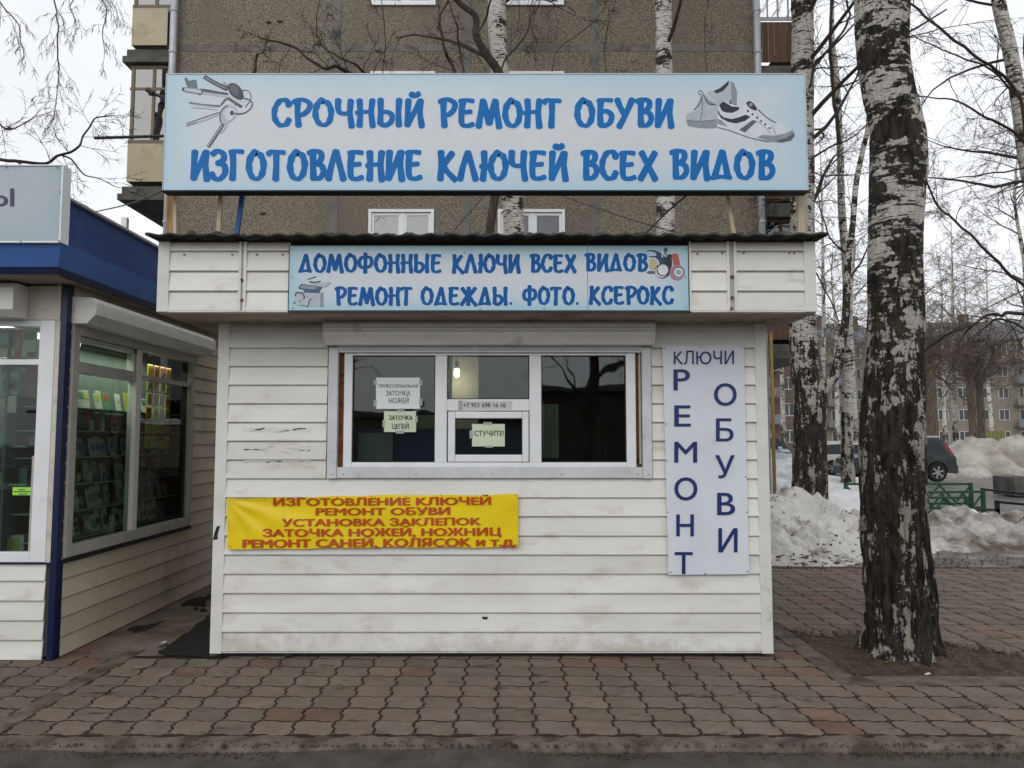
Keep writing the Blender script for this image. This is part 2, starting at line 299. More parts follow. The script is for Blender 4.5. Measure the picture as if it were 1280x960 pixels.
# ------------------------------------------------------------------ mesh building
ORG = {}
class MB:
    def __init__(s): s.v = []; s.f = []
    def quad(s, a, b, c, d):
        n = len(s.v); s.v += [tuple(a), tuple(b), tuple(c), tuple(d)]; s.f.append((n, n + 1, n + 2, n + 3))
    def poly(s, pts):
        n = len(s.v); s.v += [tuple(p) for p in pts]; s.f.append(tuple(range(n, n + len(pts))))
    def box(s, x0, x1, y0, y1, z0, z1):
        n = len(s.v)
        s.v += [(x0, y0, z0), (x1, y0, z0), (x1, y1, z0), (x0, y1, z0), (x0, y0, z1), (x1, y0, z1), (x1, y1, z1), (x0, y1, z1)]
        s.f += [(n, n + 3, n + 2, n + 1), (n + 4, n + 5, n + 6, n + 7), (n, n + 1, n + 5, n + 4), (n + 1, n + 2, n + 6, n + 5), (n + 2, n + 3, n + 7, n + 6), (n + 3, n, n + 4, n + 7)]
        return s
    def loft(s, rings, cap=True, closed=True):
        n = len(s.v); k = len(rings[0])
        for r in rings: s.v += [tuple(p) for p in r]
        for i in range(len(rings) - 1):
            for j in range(k if closed else k - 1):
                a = n + i * k + j; b = n + i * k + (j + 1) % k
                s.f.append((a, b, b + k, a + k))
        if cap:
            s.f.append(tuple(n + j for j in range(k))[::-1]); m = n + (len(rings) - 1) * k; s.f.append(tuple(m + j for j in range(k)))
        return s
    def beam(s, a, b, wx, wy=None):
        a = Vector(a); b = Vector(b); wy = wy or wx; d = (b - a).normalized()
        u = d.cross(Vector((0, 1, 0)));
        if u.length < .1: u = d.cross(Vector((1, 0, 0)))
        u.normalize(); v = d.cross(u)
        q = [(u * x * wx / 2 + v * y * wy / 2) for x, y in ((-1, -1), (1, -1), (1, 1), (-1, 1))]
        return s.loft([[a + o for o in q], [b + o for o in q]])
    def tube(s, pts, rad, k=6, cap=True):
        pts = [Vector(p) for p in pts]
        if isinstance(rad, (int, float)): rad = [rad] * len(pts)
        rings = []; u = None
        for i, p in enumerate(pts):
            d = (pts[min(i + 1, len(pts) - 1)] - pts[max(i - 1, 0)]).normalized()
            if u is None:
                u = d.cross(Vector((0, 0, 1)));
                if u.length < .1: u = d.cross(Vector((1, 0, 0)))
            u = (u - d * u.dot(d)).normalized(); v = d.cross(u)
            rings.append([p + (u * math.cos(2 * math.pi * j / k) + v * math.sin(2 * math.pi * j / k)) * rad[i] for j in range(k)])
        return s.loft(rings, cap)
    def build(s, name, m, parent=None, smooth=False, bevel=0, org=None, kind=None):
        o0 = org or (ORG.get(parent.name) if parent else None) or Vector((0, 0, 0))
        me = bpy.data.meshes.new(name); me.from_pydata([(x - o0[0], y - o0[1], z - o0[2]) for x, y, z in s.v], [], s.f)
        me.materials.append(M[m] if isinstance(m, str) else m); me.update()
        if smooth: me.polygons.foreach_set('use_smooth', [True] * len(me.polygons))
        o = bpy.data.objects.new(name, me); C.objects.link(o); o.parent = parent
        if parent is None: o.location = o0
        ORG[o.name] = Vector(o0)
        if bevel:
            b = o.modifiers.new('bevel', 'BEVEL'); b.width = bevel; b.segments = 2; b.limit_method = 'ANGLE'; b.angle_limit = R(40)
        if kind: o['kind'] = kind
        return o
def tag(o, label, cat, group=None):
    o['label'] = label; o['category'] = cat
    if group: o['group'] = group
    return o
def thing(name, loc, label, cat, group=None):
    o = bpy.data.objects.new(name, None); o.empty_display_size = .2; C.objects.link(o); o.location = loc; ORG[o.name] = Vector(loc)
    return tag(o, label, cat, group)
def bx(name, m, parent, x0, x1, y0, y1, z0, z1, bevel=0, **k):
    return MB().box(x0, x1, y0, y1, z0, z1).build(name, m, parent, bevel=bevel, **k)
def inst(name, me, parent, loc, rot=(0, 0, 0), scale=(1, 1, 1)):
    o = bpy.data.objects.new(name, me); C.objects.link(o); o.parent = parent
    o0 = ORG.get(parent.name, Vector((0, 0, 0))) if parent else Vector((0, 0, 0))
    o.location = Vector(loc) - o0; o.rotation_euler = rot; o.scale = scale; ORG[o.name] = Vector(loc); return o
def mesh_of(mb, name, m):
    me = bpy.data.meshes.new(name); me.from_pydata(mb.v, [], mb.f); me.materials.append(M[m] if isinstance(m, str) else m); me.update(); return me
def struct(o): o['kind'] = 'structure'; return o

# ------------------------------------------------------------------ lettering
def cat_rom(P, n=6):
    if len(P) < 3: return [Vector(p) for p in P]
    P = [Vector(p) for p in P]; Q = [P[0] * 2 - P[1]] + P + [P[-1] * 2 - P[-2]]; out = []
    for i in range(1, len(Q) - 2):
        a, b, c, d = Q[i - 1:i + 3]
        for k in range(n):
            t = k / n; out.append(.5 * ((2 * b) + (c - a) * t + (2 * a - 5 * b + 4 * c - d) * t * t + (-a + 3 * b - 3 * c + d) * t ** 3))
    out.append(P[-1]); return out
G = {  # width, strokes ('c' curved, 'l' straight)
'С': (.52, [('c', [(.5, .78), (.42, .95), (.22, .95), (.07, .68), (.05, .33), (.2, .05), (.4, .06), (.5, .24)])]),
'Р': (.5, [('l', [(.13, .94), (.12, .5), (.15, .0)]), ('c', [(.0, .88), (.12, .95), (.3, .97), (.5, .83), (.46, .6), (.3, .43), (.17, .4)])]),
'О': (.56, [('c', [(.27, .98), (.12, .8), (.05, .48), (.12, .15), (.29, .02), (.46, .14), (.54, .48), (.47, .8), (.3, .93)])]),
'Ч': (.5, [('c', [(.07, .97), (.06, .72), (.1, .52), (.26, .46), (.42, .5)]), ('l', [(.46, .95), (.43, .5), (.48, -.02)])]),
'Н': (.52, [('l', [(.1, .95), (.12, .5), (.09, .0)]), ('l', [(.5, .95), (.46, .5), (.5, -.02)]), ('l', [(.0, .48), (.2, .52), (.46, .52)])]),
'Ы': (.72, [('l', [(.08, .96), (.09, .5), (.08, .08)]), ('c', [(.08, .08), (.24, .0), (.42, .15), (.44, .38), (.3, .5), (.1, .5)]), ('l', [(.66, .96), (.64, .5), (.66, .0)])]),
'И': (.54, [('l', [(.1, .96), (.08, .5), (.08, .02)]), ('l', [(.09, .08), (.3, .55), (.46, .93)]), ('l', [(.48, .95), (.46, .5), (.52, -.02)])]),
'Е': (.5, [('c', [(.12, .93), (.08, .5), (.1, .1), (.26, .01), (.48, .07)]), ('l', [(.02, .9), (.2, .95), (.46, .92)]), ('l', [(.1, .5), (.4, .53)])]),
'М': (.74, [('l', [(.03, .0), (.1, .5), (.17, .95)]), ('l', [(.17, .93), (.38, .12)]), ('l', [(.38, .12), (.58, .95)]), ('l', [(.58, .93), (.64, .5), (.72, -.02)])]),
'Т': (.54, [('l', [(.27, .93), (.27, .5), (.25, .0)]), ('c', [(.0, .88), (.12, .96), (.34, .95), (.54, .93)])]),
'Б': (.5, [('l', [(.12, .93), (.1, .5), (.12, .06)]), ('l', [(.03, .92), (.25, .95), (.48, .94)]), ('c', [(.12, .52), (.32, .54), (.48, .38), (.42, .12), (.24, .01), (.1, .03)])]),
'У': (.54, [('l', [(.03, .97), (.14, .68), (.28, .42)]), ('l', [(.52, .97), (.3, .4), (.1, -.02)])]),
'В': (.5, [('l', [(.15, .93), (.14, .5), (.15, .05)]), ('c', [(.0, .9), (.2, .97), (.4, .92), (.43, .75), (.34, .6), (.17, .54)]), ('c', [(.2, .53), (.42, .47), (.49, .25), (.36, .04), (.1, .02)])]),
'З': (.48, [('c', [(.05, .86), (.22, .97), (.42, .86), (.4, .66), (.2, .54)]), ('c', [(.2, .54), (.42, .48), (.46, .22), (.28, .0), (.1, .03), (.0, .18)])]),
'Г': (.46, [('l', [(.1, .93), (.12, .5), (.09, .0)]), ('l', [(.02, .92), (.2, .96), (.44, .94)])]),
'Л': (.54, [('l', [(.02, .0), (.13, .5), (.28, .95)]), ('l', [(.28, .95), (.4, .5), (.52, -.01)])]),
'К': (.54, [('l', [(.1, .97), (.1, .5), (.06, .0)]), ('l', [(.46, .93), (.14, .48)]), ('l', [(.15, .5), (.3, .25), (.54, -.03)])]),
'Ю': (.82, [('l', [(.1, .97), (.12, .5), (.08, .0)]), ('l', [(.0, .47), (.3, .5)]), ('c', [(.55, .98), (.4, .8), (.32, .48), (.4, .15), (.56, .02), (.72, .14), (.8, .48), (.73, .8), (.58, .93)])]),
'Х': (.54, [('l', [(.06, .96), (.28, .5), (.52, .0)]), ('l', [(.5, .95), (.03, .01)])]),
'Д': (.62, [('l', [(.1, .1), (.2, .5), (.33, .95)]), ('l', [(.33, .93), (.43, .5), (.5, .08)]), ('l', [(.0, .02), (.3, .06), (.6, .03)])]),
'Ф': (.7, [('l', [(.35, 1.03), (.35, .5), (.34, -.04)]), ('c', [(.35, .8), (.16, .8), (.04, .58), (.1, .3), (.34, .22)]), ('c', [(.35, .8), (.56, .82), (.67, .62), (.6, .34), (.34, .22)])]),
'Ж': (.8, [('l', [(.4, .97), (.38, .0)]), ('l', [(.06, .95), (.34, .5)]), ('l', [(.74, .95), (.42, .5)]), ('l', [(.34, .5), (.02, .0)]), ('l', [(.42, .5), (.6, .2), (.78, -.03)])]),
'.': (.14, [('l', [(.05, .06), (.1, .06)])]),
}
G['Й'] = (.54, G['И'][1] + [('c', [(.18, 1.2), (.24, 1.12), (.32, 1.12), (.42, 1.21)])])
def brush_word(mb, word, x0, x1, yt, yb, Y, grow=0.0, rnd=None):
    """hand-brushed capitals fitted to the rectangle x0..x1, yt..yb (photo pixels) on the plane Y"""
    gap = .13; wid = sum(G[c][0] for c in word) + gap * (len(word) - 1)
    H = yb - yt; sx = (x1 - x0 - .16 * H) / wid; cx = x0 + .08 * H; rs = random.Random(rnd or word); lay = 0
    for ch in word:
        gw, st = G[ch]; tilt = rs.uniform(-.02, .02); dy = rs.uniform(-.012, .012)
        for typ, pts in st:
            P = [Vector((cx + (x + tilt * y) * sx, yb - (.05 + .9 * y + dy) * H)) for x, y in pts]
            P = cat_rom(P, 7 if typ == 'c' else 4)
            L = []; Rr = []; n = len(P)
            for i, p in enumerate(P):
                d = (P[min(i + 1, n - 1)] - P[max(i - 1, 0)]); d.normalize()
                nn = Vector((-d.y, d.x)); r = (.072 + .036 * abs(d.y)) * H
                e = min(i, n - 1 - i) / max(n - 1, 1); r *= 1.06 - .16 * min(1, e * 2.2) + rs.uniform(-.02, .02)
                if typ == 'c' and len(pts) > 7: r *= 1.0 + .1 * math.sin(i * .9)
                r += grow; L.append(p + nn * r); Rr.append(p - nn * r)
            def cap(p, d, r, sgn):
                d = d * sgn; nn = Vector((-d.y, d.x))
                # slanted brush end: a blunt round cap
                return [p + nn * r * math.cos(a) + d * r * (.62 + .1 * rs.random()) * math.sin(a) for a in [math.pi * k / 5 for k in range(1, 5)]]
            d1 = (P[-1] - P[-2]).normalized(); d0 = (P[1] - P[0]).normalized()
            yy = Y - lay * .00005; lay += 1; lay %= 12
            off = len(mb.v)
            for a, b in zip(L, Rr): mb.v += [tuple(at(a.x, a.y, yy)), tuple(at(b.x, b.y, yy))]
            for i in range(n - 1): q = off + 2 * i; mb.f.append((q, q + 1, q + 3, q + 2))
            r1 = (L[-1] - P[-1]).length; r0 = (L[0] - P[0]).length
            c1 = [L[-1]] + cap(P[-1], d1, r1, 1) + [Rr[-1]]; c0 = [Rr[0]] + cap(P[0], d0, r0, -1) + [L[0]]
            for cc, dy_ in ((c1, .00002), (c0, .00003)): mb.poly([at(a.x, a.y, yy - dy_) for a in cc])
        cx += (gw + gap) * sx
_tc = {}
def sans_mesh(body, bold=0.0):
    key = (body, 0)
    body0 = body
    if key not in _tc:
        # the built-in face fills some Cyrillic capitals badly: use the identical Latin shapes, and build the letter yu from I, a bar and O
        body = ''.join(dict(zip('АВЕКМНОРСТХ', 'ABEKMHOPCTX')).get(ch, ch) for ch in body)
        bars = []
        while 'Ю' in body:
            i = body.index('Ю'); body = body[:i] + 'IO' + body[i + 1:]; bars.append(sans_mesh(body[:i + 1])[3] - (sans_mesh(body[:i + 1])[2] - .0))
        c = bpy.data.curves.new('t', 'FONT'); c.body = body; c.resolution_u = 4
        o = bpy.data.objects.new('t', c); C.objects.link(o); bpy.context.view_layer.update()
        me = bpy.data.meshes.new_from_object(o.evaluated_get(bpy.context.evaluated_depsgraph_get()))
        me.calc_loop_triangles(); V = [v.co.copy() for v in me.vertices]; Fc = [tuple(t.vertices) for t in me.loop_triangles]
        for bxr in bars:
            off_ = min(v.x for v in V); n_ = len(V); xa_ = off_ + bxr - .03; xb_ = off_ + bxr + .16
            V += [Vector((xa_, .335, 0)), Vector((xb_, .335, 0)), Vector((xb_, .415, 0)), Vector((xa_, .415, 0))]; Fc.append((n_, n_ + 1, n_ + 2, n_ + 3))
        bpy.data.objects.remove(o); bpy.data.curves.remove(c); bpy.data.meshes.remove(me)
        xs = [v.x for v in V]; ys = [v.y for v in V]; _tc[key] = (V, Fc, min(xs), max(xs), min(ys), max(ys))
    return _tc[key]
def sans(mb, body, x0, x1, yt, yb, place, bold=0.0, shear=0.0, base0=(0.0, .729)):
    """text whose capitals fit the rectangle; place(px, py) -> 3-D point. Bold strokes are built from shifted layers."""
    V, Fc, a, b, c, d = sans_mesh(body); c, d = base0
    lays = [(0, 0)] if not bold else [(-1, 0), (1, 0), (0, .5), (0, -.5), (-.5, .2), (.5, -.2)]
    hh = (yb - yt); bw = bold * hh
    for li, (lx, ly) in enumerate(lays):
        n = len(mb.v)
        for v in V:
            u = (v.x - a) / (b - a); t = (v.y - c) / (d - c)
            q = place(x0 + bw + u * (x1 - x0 - 2 * bw) + lx * bw, yb + (yt - yb) * t + shear * u + ly * bw * .5)
            mb.v.append((q.x, q.y - .00025 * li, q.z))
        mb.f += [tuple(n + i for i in f) for f in Fc]
# ------------------------------------------------------------------ ground, road, paving
Yk = gnd(640, 822).y                      # front wall of the repair kiosk
g = MB(); g.quad((-600, -600, -.09), (600, -600, -.09), (600, 600, -.09), (-600, 600, -.09)); struct(g.build('ground', 'ground'))
kerb_back, kerb_front = 4.30, 4.145
g = MB(); nx = 90; ny = 26
for j in range(ny + 1):
    for i in range(nx + 1):
        x = -9 + 18 * i / nx; y = 1.2 + (kerb_front + .02 - 1.2) * j / ny
        g.v.append((x, y, -.036 + .006 * noise.noise((x * 2, y * 2, 1)) + (.035 * max(0, noise.noise((x * 1.7, y * 3, 5))) * max(0, (y - 3.6) * 2))))
for j in range(ny):
    for i in range(nx): a = j * (nx + 1) + i; g.f.append((a, a + 1, a + nx + 2, a + nx + 1))
struct(g.build('road', 'asphalt', smooth=True))
g = MB(); g.quad((-60, -14, -.075), (60, -14, -.075), (60, 1.3, -.075), (-60, 1.3, -.075)); struct(g.build('road_far_side', 'asphalt'))
# worn flush kerb
g = MB(); nx = 420; ys = [kerb_front, kerb_front + .006, kerb_front + .025, kerb_front + .055, kerb_front + .09, kerb_front + .125, kerb_back - .004]
zs = [-.09, -.022, -.010, -.004, .0, .0, -.004]
for j, (y, z) in enumerate(zip(ys, zs)):
    for i in range(nx + 1):
        x = -8 + 16 * i / nx; n1 = noise.noise((x * 9, j * .9, 0)); n2 = noise.noise((x * 2.1, 3, j * .3))
        g.v.append((x, y + (.022 * n1 + .02 * n2) * (1 if 0 < j < 5 else .6 if j == 0 else .2), z + .009 * n1 + .009 * noise.noise((x * 23, j, 7)) - .012 * max(0, noise.noise((x * 6, j * .5, 3)) - .15)))
for j in range(len(ys) - 1):
    for i in range(nx): a = j * (nx + 1) + i; g.f.append((a, a + 1, a + nx + 2, a + nx + 1))
struct(g.build('kerb', 'kerb', smooth=True))
pav = struct((lambda m: m.build('pavement', 'bed'))(MB().box(-8, 9, kerb_back - .01, 5.29, -.088, -.0045).box(-8, 2.34, 5.29, 6.69, -.088, -.0045).box(4.42, 9, 5.29, 6.69, -.088, -.0045).box(-8, 9, 6.69, 9.85, -.088, -.0045)))
# concrete edging strips
g = MB()
SL0, SL1 = -2.93, -2.80
g.box(SL0, SL1, 4.34, 6.0, -.03, .004); SR0, SR1 = 2.16, 2.32
g.box(SR0, SR1, 5.352, 9.8, -.03, .004); g.box(SR0, 6.4, 5.155, 5.345, -.03, .002)
struct(g.build('edging_strip', 'kerb', bevel=.006))
# wavy interlocking pavers
TW, TH = (SR0 - SL1 - .008) / 22, .209; ox, oy = .03, 4.31
def wav(t): return .014 * math.sin(2 * math.pi * t) + .0065 * math.sin(6 * math.pi * t)
def paver_outline(w_, h_, gap):
    P = []; n = 8; T = [0, .10, .24, .38, .5, .62, .76, .90]
    for k in range(n): P.append((T[k] * w_, wav(k / n)))
    for k in range(n): P.append((w_ + wav(k / n), T[k] * h_))
    for k in range(n): q = (n - k) % n; P.append(((T[q] if k else 1) * w_, h_ + wav(q / n)))
    for k in range(n): q = (n - k) % n; P.append((wav(q / n), (T[q] if k else 1) * h_))
    cx, cy = w_ / 2, h_ / 2
    return [((x - cx) * (1 - 2 * gap / w_), (y - cy) * (1 - 2 * (gap + .004) / h_)) for x, y in P]
def paver_mb(mb, cx, cy, zt, tx=0, ty=0, gap=.0085):
    O = paver_outline(TW, TH, gap); I = paver_outline(TW, TH, gap + .003)
    z = lambda x, y: zt + tx * x + ty * y
    mb.loft([[(cx + x, cy + y, -.014) for x, y in O], [(cx + x, cy + y, z(x, y) - .004) for x, y in O], [(cx + x, cy + y, z(x, y)) for x, y in I]])
pm = {}
for k in ('paver', 'paver_grey', 'paver_red'):
    q = MB(); paver_mb(q, 0, 0, 0); pm[k] = mesh_of(q, 'paver', k)
pit = [(2.36, 5.31), (3.0, 5.31), (4.3, 5.3), (4.25, 5.62), (3.95, 5.82), (3.75, 6.05), (3.5, 6.2), (3.3, 6.5), (2.9, 6.62), (2.66, 6.55), (2.36, 6.65)]
def inside(x, y, P):
    c = False; n = len(P)
    for i in range(n):
        a, b = P[i], P[(i + 1) % n]
        if (a[1] > y) != (b[1] > y) and x < (b[0] - a[0]) * (y - a[1]) / (b[1] - a[1]) + a[0]: c = not c
    return c
cells = []
def cols_from(x0, d, xmax):
    x = x0; out = []
    while abs(x) < xmax: out.append(x + d * TW / 2); x += d * TW
    return out
rows_y = [oy + (r + .5) * TH for r in range(4)]; rows_b = [oy + (r + .5) * TH for r in range(4, 27)]
mid = [SL1 + .004 + (c + .5) * TW for c in range(22)]
for y in rows_y + rows_b:
    back = y > 5.1
    xs_ = [SL1 + .004 + (c + .5) * TW for c in range(46)] if not back else mid + (cols_from(SR1 + .004, 1, 8) if y > 5.3 else [])
    for x in cols_from(SL0 - .004, -1, 7) + xs_:
        if y > 9.75 + .15 * noise.noise((x, 0, 0)): continue
        if abs(x) > y * .70 + .25: continue
        if x < SL0 and y > Yk - .05 and x < -3.3: continue
        if x < SL0 and y > Yk + .35: continue
        if SL1 < x < -2.15 and y > Yk + .05: continue
        if -2.15 <= x < 1.9 and y > Yk + .1: continue
        if back and inside(x, y, pit): continue
        cells.append((y, x))
cells.sort(); random.seed(3)
rest = {k: MB() for k in pm}
cnt = 0
for y, x in cells:
    u = noise.noise((x * 1.3, y * 1.3, 2)) + random.uniform(-.5, .5)
    k = 'paver_red' if u > (.30 if 5.35 < y < 5.9 and abs(x) < 3 else .70) else 'paver_grey' if u < -.25 else 'paver'
    zt = random.uniform(-.002, .003); tx = random.uniform(-.012, .012); ty = random.uniform(-.012, .012)
    if cnt < 296:
        cnt += 1
        inst('paver', pm[k], pav, (x, y, zt), (ty, -tx, random.uniform(-.012, .012)))
    else: paver_mb(rest[k], x, y, zt, tx, ty)
for k, q in rest.items():
    if q.v: q.build('far_pavers', k, pav, kind='stuff')
# tree pit soil
g = MB(); nx, ny = 110, 76
for j in range(ny + 1):
    for i in range(nx + 1):
        x = 2.33 + 2.1 * i / nx; y = 5.28 + 1.42 * j / ny; r_ = math.hypot(x - 3.05, y - 5.98)
        g.v.append((x, y, (-.034 + .045 * math.exp(-(r_ / .35) ** 2) + .014 * noise.noise((x * 6, y * 6, 0)) + .010 * noise.noise((x * 22, y * 22, 0))) if inside(x, y, pit) else -.012))
for j in range(ny):
    for i in range(nx): a = j * (nx + 1) + i; g.f.append((a, a + 1, a + nx + 2, a + nx + 1))
soil = g
# crumbled edge of the pit
random.seed(5); rub = MB()
for i in range(len(pit)):
    a, b = Vector(pit[i]), Vector(pit[(i + 1) % len(pit)])
    if i in (0, 1, len(pit) - 1): continue
    L_ = (b - a).length; n = int(L_ / .055) + 1
    for k in range(n):
        p = a.lerp(b, k / n) + Vector((random.uniform(-.03, .03), random.uniform(-.03, .03))); s = random.uniform(.012, .036)
        rings = [[(p.x + s * rr * math.cos(t) * random.uniform(.7, 1.2), p.y + s * rr * math.sin(t) * random.uniform(.7, 1.2), z) for t in [math.pi * 2 * q / 6 for q in range(6)]] for rr, z in ((1.1, -.03), (1, -.01), (.55, random.uniform(0, .009)))]
        rub.loft(rings)
struct(soil.build('tree_pit_soil', 'soil', smooth=True)); o = rub.build('paver_rubble', 'paver_grey'); tag(o, 'crumbled broken paver edge round the earth at the birch foot', 'rubble'); o['kind'] = 'stuff'
g = MB(); rs = random.Random(19)
for i in range(420):
    a = rs.uniform(0, 6.28); r_ = rs.uniform(.26, 1.25); x = 3.05 + r_ * math.cos(a); y = 5.98 + r_ * .55 * math.sin(a)
    if not inside(x, y, pit): continue
    s_ = rs.uniform(.006, .02); z = -.034 + .045 * math.exp(-(math.hypot(x - 3.05, y - 5.98) / .35) ** 2) + .012; t = rs.uniform(0, 3)
    p = [(x + s_ * math.cos(t), y + s_ * math.sin(t)), (x + s_ * .4 * math.cos(t + 1.6), y + s_ * .4 * math.sin(t + 1.6)), (x - s_ * math.cos(t), y - s_ * math.sin(t)), (x - s_ * .4 * math.cos(t + 1.6), y - s_ * .4 * math.sin(t + 1.6))]
    g.loft([[(q[0], q[1], z + rs.uniform(-.004, .004)) for q in p], [(q[0], q[1], z + .004 + rs.uniform(0, .006)) for q in p]])
M['leaf'] = mat('leaf', (.16, .12, .08), (.05, .038, .026), scale=30, rough=.9)
o = g.build('leaf_litter', 'leaf', org=Vector((3.05, 5.98, 0))); tag(o, 'dead leaf bits and twigs on the soil round the big birch', 'litter'); o['kind'] = 'stuff'
# alley slab between the kiosks and the space under them
g = MB(); nx, ny = 24, 60
for j in range(ny + 1):
    for i in range(nx + 1):
        x = -3.45 + 1.6 * i / nx; y = 5.84 + 9.0 * j / ny
        g.v.append((x, y, -.002 + .006 * noise.noise((x * 3, y * 3, 0)) + .003 * noise.noise((x * 15, y * 15, 0))))
for j in range(ny):
    for i in range(nx): a = j * (nx + 1) + i; g.f.append((a, a + 1, a + nx + 2, a + nx + 1))
struct(g.build('alley_slab', 'concrete', smooth=True))

# ------------------------------------------------------------------ siding
PH = .1408
_pl = {}
def plank_mesh(L_, m, h=PH):
    key = (round(L_, 3), m, h)
    if key in _pl: return _pl[key]
    prof = [(0, 0.0), (.017, -.001), (.0225, .003), (.0218, .010), (.0145, h * .5), (.0085, h - .012), (.0015, h - .009), (.001, h + .004), (0, h + .004)]
    g = MB(); nseg = max(1, int(L_ / .35)); rings = []
    for i in range(nseg + 1):
        x = L_ * i / nseg; wv = .0012 * noise.noise((x * 2, L_, h)) if 0 < i < nseg else 0
        rings.append([(x, -d - (wv if d else 0), z) for d, z in prof])
    g.loft(rings); me = mesh_of(g, 'siding_plank', m); me.polygons.foreach_set('use_smooth', [False] * len(me.polygons)); _pl[key] = me; return me
def plank(parent, m, p0, length, z, ang, h=PH, name='siding_plank'):
    random_t = random.uniform(-.0015, .0015)
    return inst(name, plank_mesh(length, m, h), parent, (p0[0], p0[1], z), (random_t, random.uniform(-.0006, .0006), ang))

# ------------------------------------------------------------------ the shoe repair kiosk
random.seed(11)
Z0 = at(640, 815, Yk).z; Z1 = at(640, 404, Yk).z            # bottom and top of the front wall
KX0 = at(262, 822, Yk).x; KX1 = at(967, 820, Yk).x; KD = Yk + 2.9
kiosk = thing('repair_kiosk', (0, Yk, 0), 'white siding shoe and key repair kiosk with a serving window and an overhanging fascia', 'kiosk')
def X(px, py=600, Y=None): return at(px, py, Y or Yk).x
def Z(py, Y=None): return at(640, py, Y or Yk).z
WX0, WX1 = X(409), X(814); WZ0, WZ1 = Z(598), Z(433); BZ1 = Z(403)
# wall cores with the window opening
g = MB(); y0, y1 = Yk + .016, Yk + .09
g.box(KX0 + .04, WX0 + .03, y0, y1, Z0 + .02, Z1 + .1); g.box(WX1 - .03, KX1 - .04, y0, y1, Z0 + .02, Z1 + .1)
g.box(WX0 + .03, WX1 - .03, y0, y1, Z0 + .02, WZ0 + .02); g.box(WX0 + .03, WX1 - .03, y0, y1, WZ1 - .02, Z1 + .1)
g.box(KX0 + .04, KX0 + .1, y1, KD, Z0 + .02, Z1 + .1); g.box(KX1 - .1, KX1 - .04, y1, KD, Z0 + .02, Z1 + .1); g.box(KX0 + .04, KX1 - .04, KD, KD + .06, Z0 + .02, Z1 + .1)
g.build('wall', 'interior', kiosk)
bx('floor', 'dark', kiosk, KX0 + .1, KX1 - .1, y1, KD, .04, .1)
bx('gap_block', 'black', kiosk, KX0 + .06, KX1 - .05, Yk + .05, KD, -.01, Z0 + .02)  # black block stands in for the shade in the gap under the kiosk
bx('ceiling', 'interior_dark', kiosk, KX0 - .02, KX1 + .02, Yk + .02, KD + .1, Z1 + .1, Z1 + .16)
nb = 20
for k in range(nb):
    z = Z0 + .004 + k * PH
    h = PH if z + PH < Z1 else Z1 - z
    if h < .03: break
    m = 'siding_low' if k < 5 else 'siding'
    if z + h * .6 < WZ0 - .02:
        plank(kiosk, m, (KX0 + .075, Yk + .016), KX1 - KX0 - .15, z, 0, h)
    elif z > WZ1 + .1:
        plank(kiosk, m, (KX0 + .075, Yk + .016), KX1 - KX0 - .15, z, 0, h)
    else:
        plank(kiosk, m, (KX0 + .075, Yk + .016), WX0 - .012 - KX0 - .075, z, 0, h)
        plank(kiosk, m, (WX1 + .012, Yk + .016), KX1 - .075 - WX1 - .012, z, 0, h)
    plank(kiosk, 'siding_low' if k < 3 else 'siding', (KX0 + .04, KD - .02), KD - Yk - .06, z, -R(90), h)
    plank(kiosk, 'siding_low' if k < 3 else 'siding', (KX1 - .04, Yk + .04), KD - Yk - .06, z, R(90), h)
for x0, x1 in ((KX0, KX0 + .088), (KX1 - .088, KX1)):
    g = MB(); g.box(x0, x1, Yk - .006, Yk + .024, Z0 - .012, Z1); g.build('corner_trim', 'trim', kiosk, bevel=.004)
for x0, x1 in ((KX0 - .002, KX0 + .022), (KX1 - .022, KX1 + .002)):
    bx('corner_trim', 'trim', kiosk, x0, x1, Yk + .025, Yk + .09, Z0 - .012, Z1)
bx('starter_strip', 'trim', kiosk, KX0 + .09, KX1 - .09, Yk + .002, Yk + .015, Z0 - .008, Z0 + .002)
# torn chips in the trim and bottom plank
def chip(px, py, pts, m='black', Y=None):
    g = MB(); Yc = (Y or Yk - .0075); g.loft([[at(px + a, py + b, Yc - .001) for a, b in pts], [at(px + a, py + b, Yc + .004) for a, b in pts]]); return g.build('torn_hole', m, kiosk)
chip(268, 665, [(-2, 10), (4, 9), (4, 3), (7, -8), (3, -7), (0, 1)])
chip(361, 818, [(-6, 3), (-5, -1), (5, -1), (6, 2)], 'black', Yk - .002)
chip(606, 772, [(-4, -1), (4, -1), (3, 2), (-2, 2)], 'black', Yk - .002)
# window group -----------------------------------------------------------
Yg = Yk + .045
win = bx('window', 'alu', kiosk, X(409), X(421), Yk - .022, Yk + .05, Z(598), Z(434), bevel=.003)
for a in ((X(803.5), X(815), Z(598), Z(434)),): bx('surround', 'alu', win, a[0], a[1], Yk - .022, Yk + .05, a[2], a[3], bevel=.003)
g = MB(); g.box(X(421.3), X(803.2), Yk - .017, Yk + .05, Z(597.5), Z(584)); g.box(X(421.3), X(803.2), Yk - .017, Yk + .05, Z(441), Z(433.5)); g.build('surround', 'alu', win, bevel=.003)
bx('foam_gap', 'rust', win, X(421), X(428), Yk + .03, Yk + .07, Z(584), Z(441)); bx('foam_gap', 'rust', win, X(796), X(803.5), Yk + .03, Yk + .07, Z(584), Z(441))
bx('broken_strip', 'grey_frame', win, X(800), X(802.4), Yk + .006, Yk + .024, Z(580), Z(441))
yf0, yf1 = Yk + .004, Yk + .065
g = MB()
for a, b, c, d in ((428, 438.5, 584, 441.2), (543, 558, 578.2, 444.2), (662, 677, 578.2, 444.2), (784, 796, 584, 441.2)): g.box(X(a), X(b), yf0, yf1, Z(c), Z(d))
